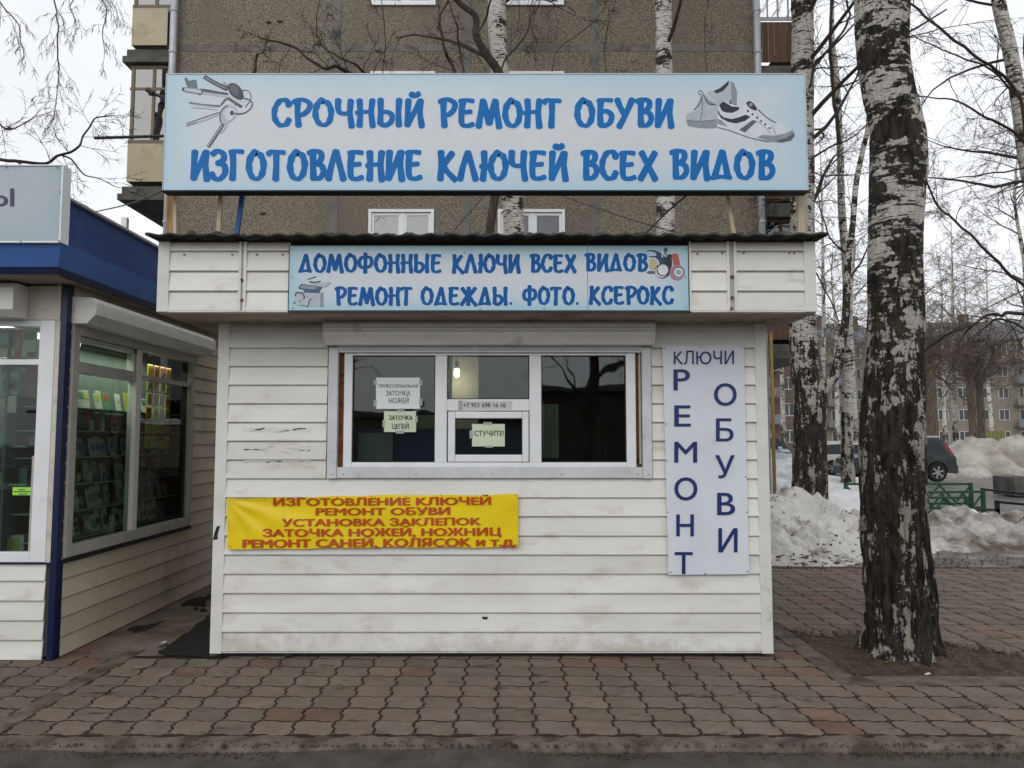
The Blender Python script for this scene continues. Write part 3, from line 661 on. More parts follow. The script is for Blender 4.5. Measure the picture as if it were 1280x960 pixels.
g.box(X(438.6), X(783.9), yf0 + .001, yf1, Z(584), Z(578)); g.box(X(438.6), X(783.9), yf0 + .001, yf1, Z(444.2), Z(441.2)); g.box(X(558.1), X(661.9), yf0 + .001, yf1, Z(513.5), Z(499))
g.build('frame', 'pvc', win, bevel=.005)
sashY = yf0 - .006
g = MB()
g.box(X(559.5), X(568.5), sashY, yf1, Z(577.5), Z(514.5)); g.box(X(653), X(661), sashY, yf1, Z(577.5), Z(514.5))
g.box(X(568.6), X(652.9), sashY + .001, yf1, Z(577.5), Z(568.5)); g.box(X(568.6), X(652.9), sashY + .001, yf1, Z(523), Z(514.5))
g.build('sash', 'pvc', win, bevel=.006)
gk = MB()
for a, b, c, d in ((438.5, 543, 578, 444), (558, 662, 499, 444), (677, 784, 578, 444), (568.5, 653, 568.5, 523)):
    for u0, u1, w0, w1 in ((a, a + 1.2, c, d), (b - 1.2, b, c, d), (a + 1.2, b - 1.2, c, c - 1.2), (a + 1.2, b - 1.2, d + 1.2, d)):
        gk.box(X(u0), X(u1), Yk + .022, Yk + .04, Z(w0), Z(w1))
gk.build('gasket', 'black', win)
for a, b, c, d in ((438.4, 543.2, 578.2, 443.9), (557.9, 662.1, 499.2, 443.9), (676.9, 784.1, 578.2, 443.9), (568.4, 653.2, 568.7, 522.8)):
    bx('pane', 'glass', win, X(a), X(b), Yk + .034, Yk + .038, Z(c), Z(d))
for px in (459, 552, 672, 764): bx('drain_cap', 'grey_frame', win, X(px - 3), X(px + 3), yf0 - .004, yf0 + .002, Z(585.6), Z(584.2))
g = MB()
for px in (429, 520, 615, 702, 797, 415, 811):
    p = at(px, 593, Yk - .02); g.tube([p, p + Vector((0, -.005, 0))], .004, 6)
g.build('screw', 'ink_black', win)
# roller shutter box above the window
g = MB(); yb = Yk - .145
sec = [(Yk - .0, BZ1), (yb + .03, BZ1), (yb, BZ1 - .03), (yb + .004, WZ1 + .07), (yb + .05, WZ1 + .0), (Yk - .0, WZ1 + .0)]
g.loft([[(X(408), y, z) for y, z in sec], [(X(815), y, z) for y, z in sec]]); sb = g.build('shutter_box', 'shutter', kiosk, bevel=.004)
for a, b in ((405.6, 408), (815, 817.5)):
    g = MB(); g.loft([[(X(a), y, z + .001) for y, z in sec], [(X(b), y, z + .001) for y, z in sec]]); g.build('end_cap', 'trim', sb)
g = MB(); g.box(X(410), X(813), yb - .003, yb + .002, WZ1 + .095, WZ1 + .099); g.box(X(410), X(813), yb - .003, yb + .002, BZ1 - .062, BZ1 - .058); g.build('seam', 'grey_frame', sb)
g = MB(); g.box(X(421), X(804), Yk - .03, Yk - .018, WZ1 - .028, WZ1 + .004); g.build('bottom_slat', 'alu', sb, bevel=.002)
# fascia ----------------------------------------------------------------
Yf = Yk - .46; FZ0 = at(640, 389.5, Yf).z; FZ1 = at(640, 302, Yf).z; FX0 = at(197, 345, Yf).x; FX1 = at(1020, 345, Yf).x
Zf = lambda py: at(640, py, Yf).z
Xf = lambda px, py=345: at(px, py, Yf).x
bx('fascia_core', 'dark', kiosk, FX0 + .01, FX1 - .01, Yf + .02, KD + .25, FZ0 + .02, FZ1)
bx('soffit', 'soffit', kiosk, FX0 + .012, FX1 - .012, Yf + .012, KD + .2, Z1 + .0, Z1 + .012)
g = MB()
g.box(FX0 + .012, FX1 - .012, Yf + .006, Yf + .03, FZ0, FZ0 + .03); g.build('drip_edge', 'wood', kiosk)
ph = Zf(316) - Zf(341)
rows = [(FZ0 + .004, ph), (FZ0 + .004 + ph, ph), (FZ0 + .004 + 2 * ph, ph), (FZ0 + .004 + 3 * ph, FZ1 - FZ0 - .006 - 3 * ph)]
secs = [(211.5, 298), (308, 361.5), (862, 908.5), (921, 1005.5)]
for a, b in secs:
    for z, h in rows: plank(kiosk, 'siding', (Xf(a), Yf + .02), Xf(b) - Xf(a), z, 0, round(h, 4), 'fascia_plank')
for a, b in ((197, 211.5), (1005.5, 1020)): bx('corner_trim', 'trim', kiosk, Xf(a), Xf(b), Yf - .004, Yf + .03, FZ0 - .002, FZ1, bevel=.003)
for a, b in ((298, 301.7), (304.3, 308), (908.5, 912), (917.5, 921), (861.6, 864)): bx('channel_trim', 'trim', kiosk, Xf(a), Xf(b), Yf - .006, Yf + .02, FZ0, FZ1, bevel=.002)
for a, b in ((301.7, 304.3), (912, 917.5)): bx('channel_trim', 'grey_frame', kiosk, Xf(a), Xf(b), Yf + .004, Yf + .02, FZ0, FZ1)
bx('bottom_trim', 'trim', kiosk, Xf(211.6), Xf(361), Yf - .001, Yf + .02, FZ0 - .004, FZ0 + .004); bx('bottom_trim', 'trim', kiosk, Xf(864), Xf(1005.5), Yf - .001, Yf + .02, FZ0 - .004, FZ0 + .004)
for px, py in ((303, 350), (303, 375), (915, 346), (915, 372), (914, 386)):
    p = at(px, py, Yf - .0); g = MB(); g.tube([p + Vector((0, .01, 0)), p + Vector((0, -.016, 0))], .010, 6); g.build('bolt', 'rust', kiosk)
g = MB()
for px, py in ((230, 318), (290, 318), (321, 318), (353, 318), (872, 317), (903, 316), (930, 316), (987, 316), (993, 316)):
    p = at(px, py, Yf); g.tube([p + Vector((0, .01, 0)), p + Vector((0, -.002, 0))], .0055, 6)
g.build('screws', 'rust', kiosk)
for s_, xx in ((-1, FX0), (1, FX1)):
    for z, h in rows:
        if s_ < 0: plank(kiosk, 'siding', (xx + .01, KD + .2), KD + .2 - Yf - .04, z, -R(90), round(h, 4), 'fascia_plank')
        else: plank(kiosk, 'siding', (xx - .01, Yf + .04), KD + .2 - Yf - .04, z, R(90), round(h, 4), 'fascia_plank')
# corrugated roof sheet, front edge drooping a little
g = MB(); nx = 260; RX0 = at(181, 300, Yf - .12).x; RX1 = at(1036, 298, Yf - .12).x; ry0 = Yf - .12; ry1 = KD + .4
zr = lambda x: FZ1 + .008 + .0065 * math.sin(x * 2 * math.pi / .15) + .008 * noise.noise((x * 1.5, 0, 3)) + .02 * max(0, (abs(x + .12) - 1.9)) * (1 if x > 0 else .4)
for i in range(nx + 1):
    x = RX0 + (RX1 - RX0) * i / nx; z = zr(x); e = .012 * noise.noise((x * 3, 1, 1))
    g.v += [(x, ry0 + e, z), (x, ry0 + e, z + .016), (x, ry1, z + .206), (x, ry1, z + .19), (x, Yf + .05, z + .006)]
for i in range(nx):
    a = i * 5; b = a + 5
    g.f += [(a, b, b + 1, a + 1), (a + 1, b + 1, b + 2, a + 2), (a + 2, b + 2, b + 3, a + 3), (a + 3, b + 3, b + 4, a + 4), (a + 4, b + 4, b, a)]
g.f += [(0, 1, 2, 3, 4), (nx * 5 + 4, nx * 5 + 3, nx * 5 + 2, nx * 5 + 1, nx * 5)]
g.build('roof_sheet', 'roof', kiosk, smooth=True)
g = MB(); g.box(FX0 + .02, FX1 - .02, Yf - .0, Yf + .02, FZ1 - .002, FZ1 + .02); g.box(FX0 + .03, FX1 - .03, Yf + .3, KD, FZ1, FZ1 + .03); g.build('roof_batten', 'wood_dark', kiosk)
g = MB(); random.seed(4)
for i in range(90):
    x = random.uniform(RX0 + .3, RX1 - .2); s = random.uniform(.012, .035); y = ry0 + random.uniform(.02, .12)
    z = zr(x) + .016 + (y - ry0) * .06
    g.loft([[(x + s * math.cos(t) * r, y + s * .8 * math.sin(t) * r, z + zz * s) for t in [k * math.pi / 3 for k in range(6)]] for r, zz in ((1, -.2), (.8, .35), (.3, .6))])
g.build('moss', 'roof', kiosk, kind='stuff')

# interior seen through the panes
o = bx('curtain', flat('curtain', (.55, .62, .55), .8), None, 0, 1, 0, 1, 0, 1); bpy.data.objects.remove(o)
g = MB(); cx0, cx1, cy = X(679), X(700), Yk + .32; n = 26
for j in (0, 1):
    for i in range(n + 1):
        x = cx0 + (cx1 - cx0) * i / n * 1.05; g.v.append((x, cy + .018 * math.sin(i * 1.35), Z(574) if j == 0 else Z(503)))
g.f = [(i, i + 1, n + 2 + i, n + 1 + i) for i in range(n)]
o = g.build('curtain', 'curtain', org=Vector((cx0, cy, Z(574)))); tag(o, 'pale green pleated curtain hanging behind the right pane of the repair kiosk', 'curtain'); sm = o.modifiers.new('t', 'SOLIDIFY'); sm.thickness = .002
o = bx('wardrobe', 'interior_dark', None, X(705), X(790), Yk + 1.5, Yk + 2.0, .1, 1.9, org=Vector((1, Yk + 1.7, .1))); tag(o, 'dark cabinet standing deep inside the kiosk behind the right pane', 'cabinet')
o = bx('work_bench', flat('bluecloth', (.015, .05, .17), .7), None, KX0 + .5, X(663), Yk + .25, Yk + .8, .6, Z(535), org=Vector((-.6, Yk + .5, .6)), bevel=.01); tag(o, 'blue covered work bench just inside the serving hatch', 'bench')
o = bx('poster', flat('postergrey', (.22, .25, .26), .7), None, X(441), X(486), Yk + .17, Yk + .175, Z(577), Z(541), org=Vector((X(463), Yk + .17, Z(577)))); tag(o, 'faded grey printed sheet in the lower left of the left pane', 'poster')
o = bx('door_panel', flat('greenpanel', (.16, .22, .17), .7), None, X(505), X(535), Yk + .7, Yk + .75, .1, Z(515), org=Vector((X(520), Yk + .7, .1)), bevel=.004); tag(o, 'grey green panel standing inside behind the left pane', 'panel')
o = bx('partition', flat('partgrey', (.30, .31, .30), .8), None, X(558), X(594), Yk + .5, Yk + .54, .1, Z1, org=Vector((X(575), Yk + .5, .1))); tag(o, 'light grey interior partition behind the small top pane', 'partition')
o = bx('toolbox', flat('redbox', (.2, .04, .03), .5), None, X(634), X(650), Yk + .3, Yk + .45, Z(560), Z(547), org=Vector((X(642), Yk + .35, Z(560))), bevel=.01); tag(o, 'small dull red box behind the serving hatch pane', 'box')
bl = thing('light_bulb', at(571, 466, Yk + .3), 'glowing warm bulb hanging inside behind the small top pane', 'lamp')
p = at(571, 466, Yk + .3); g = MB(); rr = [(.010, .034), (.02, .03), (.022, 0), (.022, -.02), (.016, -.034), (.004, -.038)]
g.loft([[(p.x + r * math.cos(t), p.y + r * math.sin(t), p.z + z) for t in [k * math.pi / 6 for k in range(12)]] for r, z in rr]); g.build('glass_bulb', 'bulb', bl, smooth=True)
g = MB(); g.tube([p + Vector((0, 0, .045)), p + Vector((0, 0, .09))], .014, 8); g.build('socket', 'ink_black', bl)
g = MB(); g.tube([p + Vector((0, 0, .085)), Vector((p.x, p.y, Z1 + .1))], .004, 5); g.build('cord', 'ink_black', bl)
ld = bpy.data.lights.new('bulb_light', 'POINT'); ld.energy = 3; ld.color = (1, .75, .45); ld.shadow_soft_size = .03
lo = bpy.data.objects.new('bulb_light', ld); C.objects.link(lo); lo.parent = bl; lo.location = (0, .06, -.08)

# paper notices
def notice(name, px0, px1, py0, py1, Y, m, lines, label, rot=0.0, ink='ink_black', tapes=()):
    o = MB(); P = lambda a, b, d=0: at(a, b, Y - d)
    cx, cy = (px0 + px1) / 2, (py0 + py1) / 2
    def rp(a, b): return (cx + (a - cx) * math.cos(rot) - (b - cy) * math.sin(rot), cy + (a - cx) * math.sin(rot) + (b - cy) * math.cos(rot))
    q = [rp(px0, py1), rp(px1, py1), rp(px1, py0), rp(px0, py0)]
    o.loft([[P(*a) for a in q], [P(*a, .0012) for a in q]]); org = P(cx, py1)
    s = o.build(name, m, org=org); tag(s, label, 'notice')
    t = MB()
    for body, a, b, c, d, bold in lines: t = MB(); sans(t, body, a, b, c, d, lambda u, v: P(*rp(u, v), .0022), bold); t.build('text_line', ink, s)
    for (a, b, c, d) in tapes:
        k = MB(); k.loft([[P(*rp(*z_), .0014) for z_ in ((a, d), (b, d), (b, c), (a, c))], [P(*rp(*z_), .002) for z_ in ((a, d), (b, d), (b, c), (a, c))]]); k.build('tape', 'tape', s)
    return s
Yn = Yk + .0325
notice('notice', 470, 525, 472, 511, Yn, 'paper', [('ПРОФЕССИОНАЛЬНАЯ', 473, 522, 480, 484.5, .01), ('ЗАТОЧКА', 482, 513, 488, 494.5, .02), ('НОЖЕЙ', 486, 511, 497, 504, .02)],
       'white paper notice about knife sharpening taped in the left pane', ink='ink_grey', tapes=((467, 471, 475, 481), (467, 471, 500, 508), (524, 528, 475, 482), (524, 528, 498, 507)))
notice('notice', 480, 520, 514, 540, Yn, 'paper_green', [('ЗАТОЧКА', 486, 516, 519, 525, .03), ('ЦЕПЕЙ', 490, 511, 529.5, 536, .02)],
       'smaller greenish notice about chain sharpening below the white one', tapes=((496, 506, 512, 515), (495, 505, 538, 542), (478, 481, 525, 534), (519, 522, 520, 528)))
notice('notice', 590, 631, 530, 558, Yn, 'paper_green', [('СТУЧИТЕ!', 593, 630, 538, 545, .01)],
       'greenish handwritten note asking to knock, in the serving hatch', tapes=((587, 591, 538, 548), (604, 615, 527.5, 531), (606, 616, 557, 559.5)))
notice('phone_strip', 575, 640, 501, 511.5, yf0 - .0005, flat('striplabel', (.60, .60, .58), .4), [('+7 953 698 16 16', 579, 632, 503.3, 509, .015)],
       'small strip with a printed telephone number on the white transom', ink='ink_black', tapes=((573, 578, 500.6, 512),))

# ------------------------------------------------------------------ signs
print_gradient('face_top', (.60, .635, .665), (.40, .58, .68), at(205, 165, Yf).x, at(1010, 165, Yf).x, at(640, 238, Yf + .05).z, at(640, 93, Yf + .05).z)
print_gradient('face_small', (.58, .63, .67), (.32, .54, .63), Xf(362), Xf(859), Zf(388), Zf(307))
Ys = Yf + .02
def PS(a, b, d=0.0): return at(a, b, Ys - d)
big = thing('signboard', at(608, 238, Ys), 'long pale blue signboard high over the kiosk roof with keys and shoes pictured', 'signboard')
g = MB(); q = [(205.5, 237.5), (1010.5, 237.5), (1004, 93.5), (208.5, 92.5)]
zb, zt = PS(608, 237.5).z, PS(608, 93).z; xl, xr = PS(206.5, 165).x, PS(1007.5, 165).x
g.box(xl, xr, Ys, Ys + .10, zb, zt); g.build('panel', 'face_top', big)
g = MB(); e = .012
g.box(xl - e, xr + e, Ys - .003, Ys + .105, zb - .009, zb - .0005); g.build('bottom_edge', 'ink_black', big)
g = MB(); g.box(xl - .006, xl - .0005, Ys - .004, Ys + .10, zb, zt); g.box(xr + .0005, xr + .006, Ys - .004, Ys + .1, zb, zt); g.box(xl - .006, xr + .006, Ys - .004, Ys + .1, zt + .0005, zt + .007); g.build('edge_trim', 'alu', big)
words_big = [('СРОЧНЫЙ', 338, 531, 122, 159), ('РЕМОНТ', 547, 703, 122, 160), ('ОБУВИ', 717, 843, 121.5, 159.5),
             ('ИЗГОТОВЛЕНИЕ', 236, 530, 186, 226), ('КЛЮЧЕЙ', 545, 711, 187, 226), ('ВСЕХ', 724, 823, 187, 226), ('ВИДОВ', 836, 969, 186, 225)]
for wd in words_big:
    h_ = MB(); l_ = MB(); brush_word(h_, *wd, Ys - .0006, grow=1.15); brush_word(l_, *wd, Ys - .0016)
    h_.build('word_outline', 'halo', big); l_.build('word', 'sign_blue', big)
# printed pictures: flat shapes in tones of grey
def pics(parent, name, shapes, P, base=.002):
    groups = {}
    for i, (m, kind, pts, *r) in enumerate(shapes):
        d = base + i * .00006
        g = groups.setdefault((i // 1, m), MB())
        if kind == 'p':
            Q = pts
            if r and r[0] == 's':
                Q = [tuple(v) for v in cat_rom(list(pts) + [pts[0]], 5)][:-1]
            g.poly([P(a, b, d) for a, b in Q])
        elif kind == 'e':
            cx, cy, rx, ry = pts; g.poly([P(cx + rx * math.cos(t), cy + ry * math.sin(t), d) for t in [k * math.pi / 10 for k in range(20)]])
        else:
            Q = cat_rom(pts, 5); wd = r[0]
            for a, b in zip(Q, Q[1:]):
                dd = (b - a).normalized(); nn = Vector((-dd.y, dd.x)) * wd / 2
                g.poly([P(*(a + nn), d), P(*(b + nn), d), P(*(b - nn), d), P(*(a - nn), d)])
    big_ = MB(); mats = []; fm = []
    for (i, m), g in groups.items():
        if m not in mats: mats.append(m)
        n = len(big_.v); big_.v += g.v; big_.f += [tuple(n + k for k in f) for f in g.f]; fm += [mats.index(m)] * len(g.f)
    o = big_.build(name, mats[0], parent)
    for m in mats[1:]: o.data.materials.append(M[m])
    o.data.polygons.foreach_set('material_index', fm); return o
for nm, c in (('g1', (.44, .49, .54)), ('g2', (.25, .29, .33)), ('g3', (.09, .11, .13)), ('g4', (.022, .03, .038)), ('g5', (.012, .018, .03)), ('gw', (.66, .70, .74)), ('gteal', (.10, .17, .20)),
              ('gred', (.45, .09, .08)), ('gpink', (.45, .2, .27)), ('gyel', (.55, .47, .25)), ('gblue', (.02, .06, .14)), ('gcyan', (.2, .42, .42)), ('gtb', (.03, .10, .16)), ('gg', (.10, .14, .13))): flat(nm, c, .35)
K = lambda L_: [(215 + a / 8, 85 + b / 8) for a, b in L_]
pics(big, 'keys_picture', [
    ('g3', 'l', K([(300, 225), (430, 245), (560, 270)]), 4.2), ('g1', 'l', K([(120, 225), (200, 240), (290, 250), (560, 285)]), 3.0), ('g4', 'l', K([(300, 210), (560, 255)]), 1.2), ('g4', 'l', K([(110, 228), (180, 246), (280, 258)]), 1.0),
    ('g2', 'l', K([(110, 205), (135, 195), (290, 215)]), 1.3), ('g4', 'e', (215 + 112 / 8, 85 + 212 / 8, 1.4, 2.6)), ('gteal', 'p', K([(130, 100), (150, 95), (165, 125), (185, 128), (200, 118), (245, 118), (255, 200), (160, 195), (145, 160)])),
    ('g4', 'l', K([(130, 100), (145, 150), (165, 195)]), 1.2), ('g4', 'l', K([(285, 205), (300, 235), (290, 265), (262, 262)]), 1.3),
    ('g4', 'l', K([(320, 85), (430, 150), (560, 210)]), 5.2), ('g2', 'l', K([(325, 90), (430, 150), (540, 205)]), 1.4), ('g5', 'l', K([(310, 95), (420, 165), (540, 225)]), .9),
    ('g4', 'p', K([(560, 165), (600, 150), (650, 165), (700, 220), (715, 300), (660, 320), (610, 290), (570, 235)]), 's'), ('g3', 'p', K([(580, 175), (610, 165), (645, 180), (670, 225), (660, 275), (615, 270), (585, 220)]), 's'),
    ('g2', 'l', K([(515, 140), (540, 165), (560, 180)]), 2.2), ('gw', 'l', K([(565, 255), (620, 300), (690, 330), (740, 325)]), 1.2),
    ('g4', 'l', K([(560, 300), (620, 340), (700, 390)]), 3.4), ('g3', 'l', K([(600, 325), (680, 370)]), 1.4),
    ('g3', 'l', K([(170, 345), (300, 365), (490, 380)]), 1.9), ('g1', 'l', K([(190, 358), (460, 395)]), 1.0), ('g2', 'l', K([(190, 395), (330, 405), (450, 420)]), .7),
    ('g3', 'l', K([(490, 370), (540, 310), (600, 320), (640, 370)]), 2.2), ('g5', 'l', K([(500, 360), (540, 315)]), 1.1),
    ('g4', 'l', K([(145, 555), (300, 500), (480, 440)]), .9), ('g1', 'l', K([(150, 572), (320, 520), (480, 455)]), 2.2), ('g3', 'l', K([(140, 580), (250, 540)]), .9),
    ('g1', 'p', K([(480, 450), (520, 380), (600, 370), (650, 420), (640, 480), (590, 530), (540, 560), (490, 550)]), 's'), ('gw', 'p', K([(510, 455), (540, 410), (600, 400), (630, 440), (610, 490), (560, 520)]), 's'),
    ('g4', 'l', K([(490, 550), (478, 490), (500, 420), (560, 370)]), 1.4), ('g5', 'e', (215 + 600 / 8, 85 + 450 / 8, 2.6, 3.2)), ('g4', 'l', K([(620, 455), (700, 458)]), 1.4),
    ('g4', 'l', K([(512, 560), (440, 670), (360, 790)]), 4.0), ('gw', 'l', K([(505, 570), (430, 680), (358, 785)]), .8), ('g2', 'l', K([(550, 570), (520, 620), (485, 655)]), .8),
    ('g3', 'l', K([(680, 255), (720, 220), (770, 235), (790, 290), (770, 340), (730, 390)]), 1.0), ('g4', 'l', K([(715, 300), (780, 320), (803, 360), (780, 410), (720, 450), (650, 460)]), 1.3)], PS, .0008)
S_ = lambda L_: [(845 + a / 8, 90 + b / 8) for a, b in L_]
pics(big, 'shoes_picture', [
    ('g1', 'p', S_([(105, 420), (190, 385), (240, 240), (330, 190), (400, 185), (470, 140), (530, 85), (580, 110), (612, 200), (605, 350), (560, 420), (420, 540), (380, 565), (230, 560), (130, 545), (100, 500)])),
    ('g2', 'p', S_([(545, 90), (580, 110), (612, 200), (605, 350), (560, 400), (555, 250)])), ('g4', 'p', S_([(375, 190), (440, 160), (530, 85), (525, 130), (470, 190), (410, 215)])),
    ('g2', 'p', S_([(105, 480), (250, 495), (430, 480), (420, 545), (380, 565), (230, 560), (120, 540)])), ('g3', 'l', S_([(110, 480), (240, 492), (420, 475)]), .8),
    ('g4', 'l', S_([(180, 380), (235, 320), (262, 235)]), 1.2), ('g3', 'l', S_([(262, 235), (262, 380), (240, 490)]), .9), ('g3', 'l', S_([(225, 200), (245, 185), (270, 210), (240, 225), (222, 205)]), 1.0),
    ('g3', 'l', S_([(270, 225), (330, 300), (390, 325)]), 1.3), ('gw', 'l', S_([(290, 205), (340, 260), (380, 290)]), 1.3), ('g4', 'l', S_([(285, 265), (330, 320), (400, 330)]), .9), ('g4', 'p', S_([(545, 280), (552, 270), (555, 330), (530, 320)])),
    ('gw', 'p', S_([(415, 380), (430, 320), (470, 295), (640, 350), (720, 300), (780, 320), (860, 410), (980, 500), (1150, 570), (1185, 620), (1160, 680), (1060, 705), (930, 695), (740, 655), (560, 590), (415, 550)])),
    ('g5', 'p', S_([(430, 330), (470, 295), (520, 320), (560, 345), (635, 350), (625, 380), (560, 410), (500, 405), (460, 390)])),
    ('g5', 'p', S_([(415, 370), (440, 420), (480, 455), (560, 470), (620, 455), (700, 425), (745, 450), (690, 490), (600, 515), (520, 500), (450, 460), (418, 410)])),
    ('g3', 'p', S_([(630, 580), (765, 480), (812, 490), (690, 605)])), ('g2', 'p', S_([(415, 470), (450, 480), (520, 550), (420, 520)])),
    ('g2', 'p', S_([(810, 655), (860, 630), (1000, 635), (1100, 610), (1165, 580), (1187, 620), (1160, 680), (1060, 705), (940, 695)])), ('g3', 'p', S_([(990, 690), (1100, 660), (1180, 610), (1187, 640), (1150, 685), (1060, 705)])),
    ('g3', 'l', S_([(415, 552), (560, 592), (740, 658), (930, 700)]), .9), ('g5', 'p', S_([(700, 310), (735, 290), (780, 320), (810, 370), (790, 385), (730, 355)]), 's'), ('g2', 'e', (845 + 748 / 8, 90 + 328 / 8, 2.4, 2.4)),
    ('g5', 'l', S_([(820, 375), (900, 450), (1000, 510)]), 1.2), ('g5', 'e', (845 + 720 / 8, 90 + 390 / 8, 1.4, 1.4)), ('g5', 'e', (845 + 765 / 8, 90 + 422 / 8, 1.3, 1.3)), ('g5', 'e', (845 + 812 / 8, 90 + 455 / 8, 1.3, 1.3)), ('g5', 'e', (845 + 850 / 8, 90 + 490 / 8, 1.3, 1.2)),
    ('g5', 'e', (845 + 893 / 8, 90 + 523 / 8, 1.4, 1.2)), ('g5', 'e', (845 + 935 / 8, 90 + 560 / 8, 1.4, 1.2)), ('g3', 'l', S_([(945, 620), (900, 560), (820, 495)]), .5), ('g3', 'l', S_([(1005, 625), (960, 540)]), .5)], PS, .0008)
# posts that carry the sign
def post(px0, py0, px1, py1, wd, m, Y=None, name='sign_post'):
    Y = Y or Ys + .17; a = at(px0, py0, Y); b = at(px1, py1, Y); d = (b - a).normalized(); g = MB(); g.beam(a - d * .05, b + d * .35, wd); return g.build(name, m, big)
post(214, 300, 214, 238, .05, 'wood'); post(219, 300, 219, 238, .022, 'wood_pale', Ys + .14); post(273, 300, 276.5, 238, .028, 'wood_pale'); post(295, 300, 304, 238, .03, 'blue_paint', Ys + .2)
post(917, 292, 908, 240, .026, 'wood_pale'); post(1001, 292, 1000, 238, .045, 'wood_pale'); post(1006, 292, 1006, 238, .03, 'grey_frame', Ys + .25)
g = MB(); g.box(xl + .1, xr - .1, Ys + .102, Ys + .14, zb + .1, zb + .14); g.box(xl + .1, xr - .1, Ys + .102, Ys + .14, zt - .16, zt - .12); g.build('back_rail', 'wood', big)

small = thing('signboard', at(610, 388, Yf - .004), 'light blue sign fixed to the kiosk fascia listing intercom keys, clothes repair and copying', 'signboard')
PF = lambda a, b, d=0.0: at(a, b, Yf - .006 - d)
g = MB(); g.box(Xf(362), Xf(734.2), Yf - .006, Yf + .02, Zf(388), Zf(307.5)); g.build('panel', 'face_small', small)
g = MB(); g.box(Xf(734.8), Xf(860), Yf - .006, Yf + .02, Zf(388), Zf(307.5)); g.build('panel', 'face_small', small)
g = MB(); g.box(Xf(361), Xf(862), Yf - .003, Yf + .02, Zf(391), Zf(388.2)); g.box(Xf(360.8), Xf(361.8), Yf - .006, Yf + .02, Zf(388), Zf(307)); g.build('edge_trim', 'ink_black', small)
ws = [('ДОМОФОННЫЕ', 372, 553, 316.5, 341), ('КЛЮЧИ', 564, 651, 317, 341.5), ('ВСЕХ', 661, 721, 317, 341), ('ВИДОВ', 730, 810, 316, 339.5),
      ('РЕМОНТ', 418, 516, 358, 382), ('ОДЕЖДЫ.', 525, 642, 358, 382), ('ФОТО.', 652, 725, 357.5, 381.5), ('КСЕРОКС', 735, 843, 357, 381)]
for wd in ws:
    h_ = MB(); l_ = MB(); brush_word(h_, *wd, Yf - .0066, grow=.8); brush_word(l_, *wd, Yf - .0076)
    h_.build('word_outline', 'halo', small); l_.build('word', 'sign_blue2', small)
A_ = lambda L_: [(355 + a / 16.84, 335 + b / 16.84) for a, b in L_]
pics(small, 'copier_picture', [('g1', 'p', A_([(240, 560), (420, 470), (770, 520), (800, 800), (520, 820), (240, 800)])), ('gtb', 'p', A_([(300, 400), (370, 330), (820, 405), (760, 480), (755, 530), (420, 520), (415, 460), (310, 440)])), ('g2', 'p', A_([(335, 400), (400, 355), (700, 400), (640, 450), (350, 425)])),
    ('g4', 'l', A_([(500, 240), (580, 215), (680, 180)]), 1.3), ('g4', 'l', A_([(530, 290), (650, 300), (770, 280)]), 1.6), ('g1', 'p', A_([(540, 320), (860, 300), (980, 300), (860, 400), (600, 370)])), ('g2', 'l', A_([(980, 310), (920, 370), (850, 410)]), .8), ('g2', 'p', A_([(760, 540), (830, 500), (830, 810), (760, 820)])),
    ('g5', 'l', A_([(235, 585), (260, 520), (330, 520), (400, 540), (430, 620), (400, 650)]), 1.5), ('g4', 'l', A_([(590, 650), (540, 680), (510, 790), (480, 815)]), 1.2), ('gpink', 'e', (355 + 340 / 16.84, 335 + 700 / 16.84, 1.6, 1.6)), ('gteal', 'e', (355 + 220 / 16.84, 335 + 730 / 16.84, 1.3, 1.8)), ('gteal', 'l', A_([(330, 780), (470, 800)]), 1.2), ('g4', 'e', (355 + 490 / 16.84, 335 + 600 / 16.84, .7, .7))], PF, .0012)
B_ = lambda L_: [(795 + a / 16.56, 302 + b / 16.56) for a, b in L_]
pics(small, 'key_fobs_picture', [('gblue', 'p', B_([(200, 205), (270, 175), (380, 180), (500, 230), (620, 330), (700, 480), (560, 500), (500, 480), (470, 400), (400, 330), (270, 320), (290, 300), (420, 290), (390, 220), (300, 200)]), 's'), ('gyel', 'p', B_([(280, 380), (350, 350), (430, 410), (440, 480), (390, 560), (290, 560)]), 's'),
    ('g3', 'p', B_([(215, 635), (270, 605), (390, 610), (400, 660), (260, 665)])), ('g5', 'p', B_([(580, 360), (680, 260), (740, 270), (745, 480), (690, 680), (600, 500)])), ('g5', 'e', (795 + 545 / 16.56, 302 + 610 / 16.56, 9.6, 9.2)), ('gw', 'e', (795 + 525 / 16.56, 302 + 620 / 16.56, 7.9, 7.6)), ('g5', 'e', (795 + 550 / 16.56, 302 + 595 / 16.56, 7.6, 7.4)), ('gw', 'e', (795 + 557 / 16.56, 302 + 585 / 16.56, 6.6, 6.8)),
    ('g5', 'l', B_([(600, 130), (640, 150), (630, 200), (590, 190), (600, 140)]), 1.6), ('gw', 'l', B_([(540, 180), (545, 330)]), 1.5), ('g3', 'l', B_([(590, 220), (640, 280)]), 1.8),
    ('gred', 'p', B_([(740, 280), (780, 240), (870, 260), (915, 480), (780, 500)])), ('gpink', 'e', (795 + 850 / 16.56, 302 + 640 / 16.56, 9.4, 9.6)), ('g4', 'e', (795 + 880 / 16.56, 302 + 630 / 16.56, 7, 6.7)), ('gw', 'e', (795 + 880 / 16.56, 302 + 632 / 16.56, 6, 5.8)), ('gcyan', 'e', (795 + 880 / 16.56, 302 + 635 / 16.56, 3.4, 3.2))], PF, .0024)
g = MB()
for px, py in ((365, 312), (365, 346), (366, 385), (734, 306), (857, 311), (857, 346), (857, 384), (680, 385), (600, 386), (581, 316)):
    p = PF(px, py); g.tube([p, p + Vector((0, -.006, 0))], .004, 6)
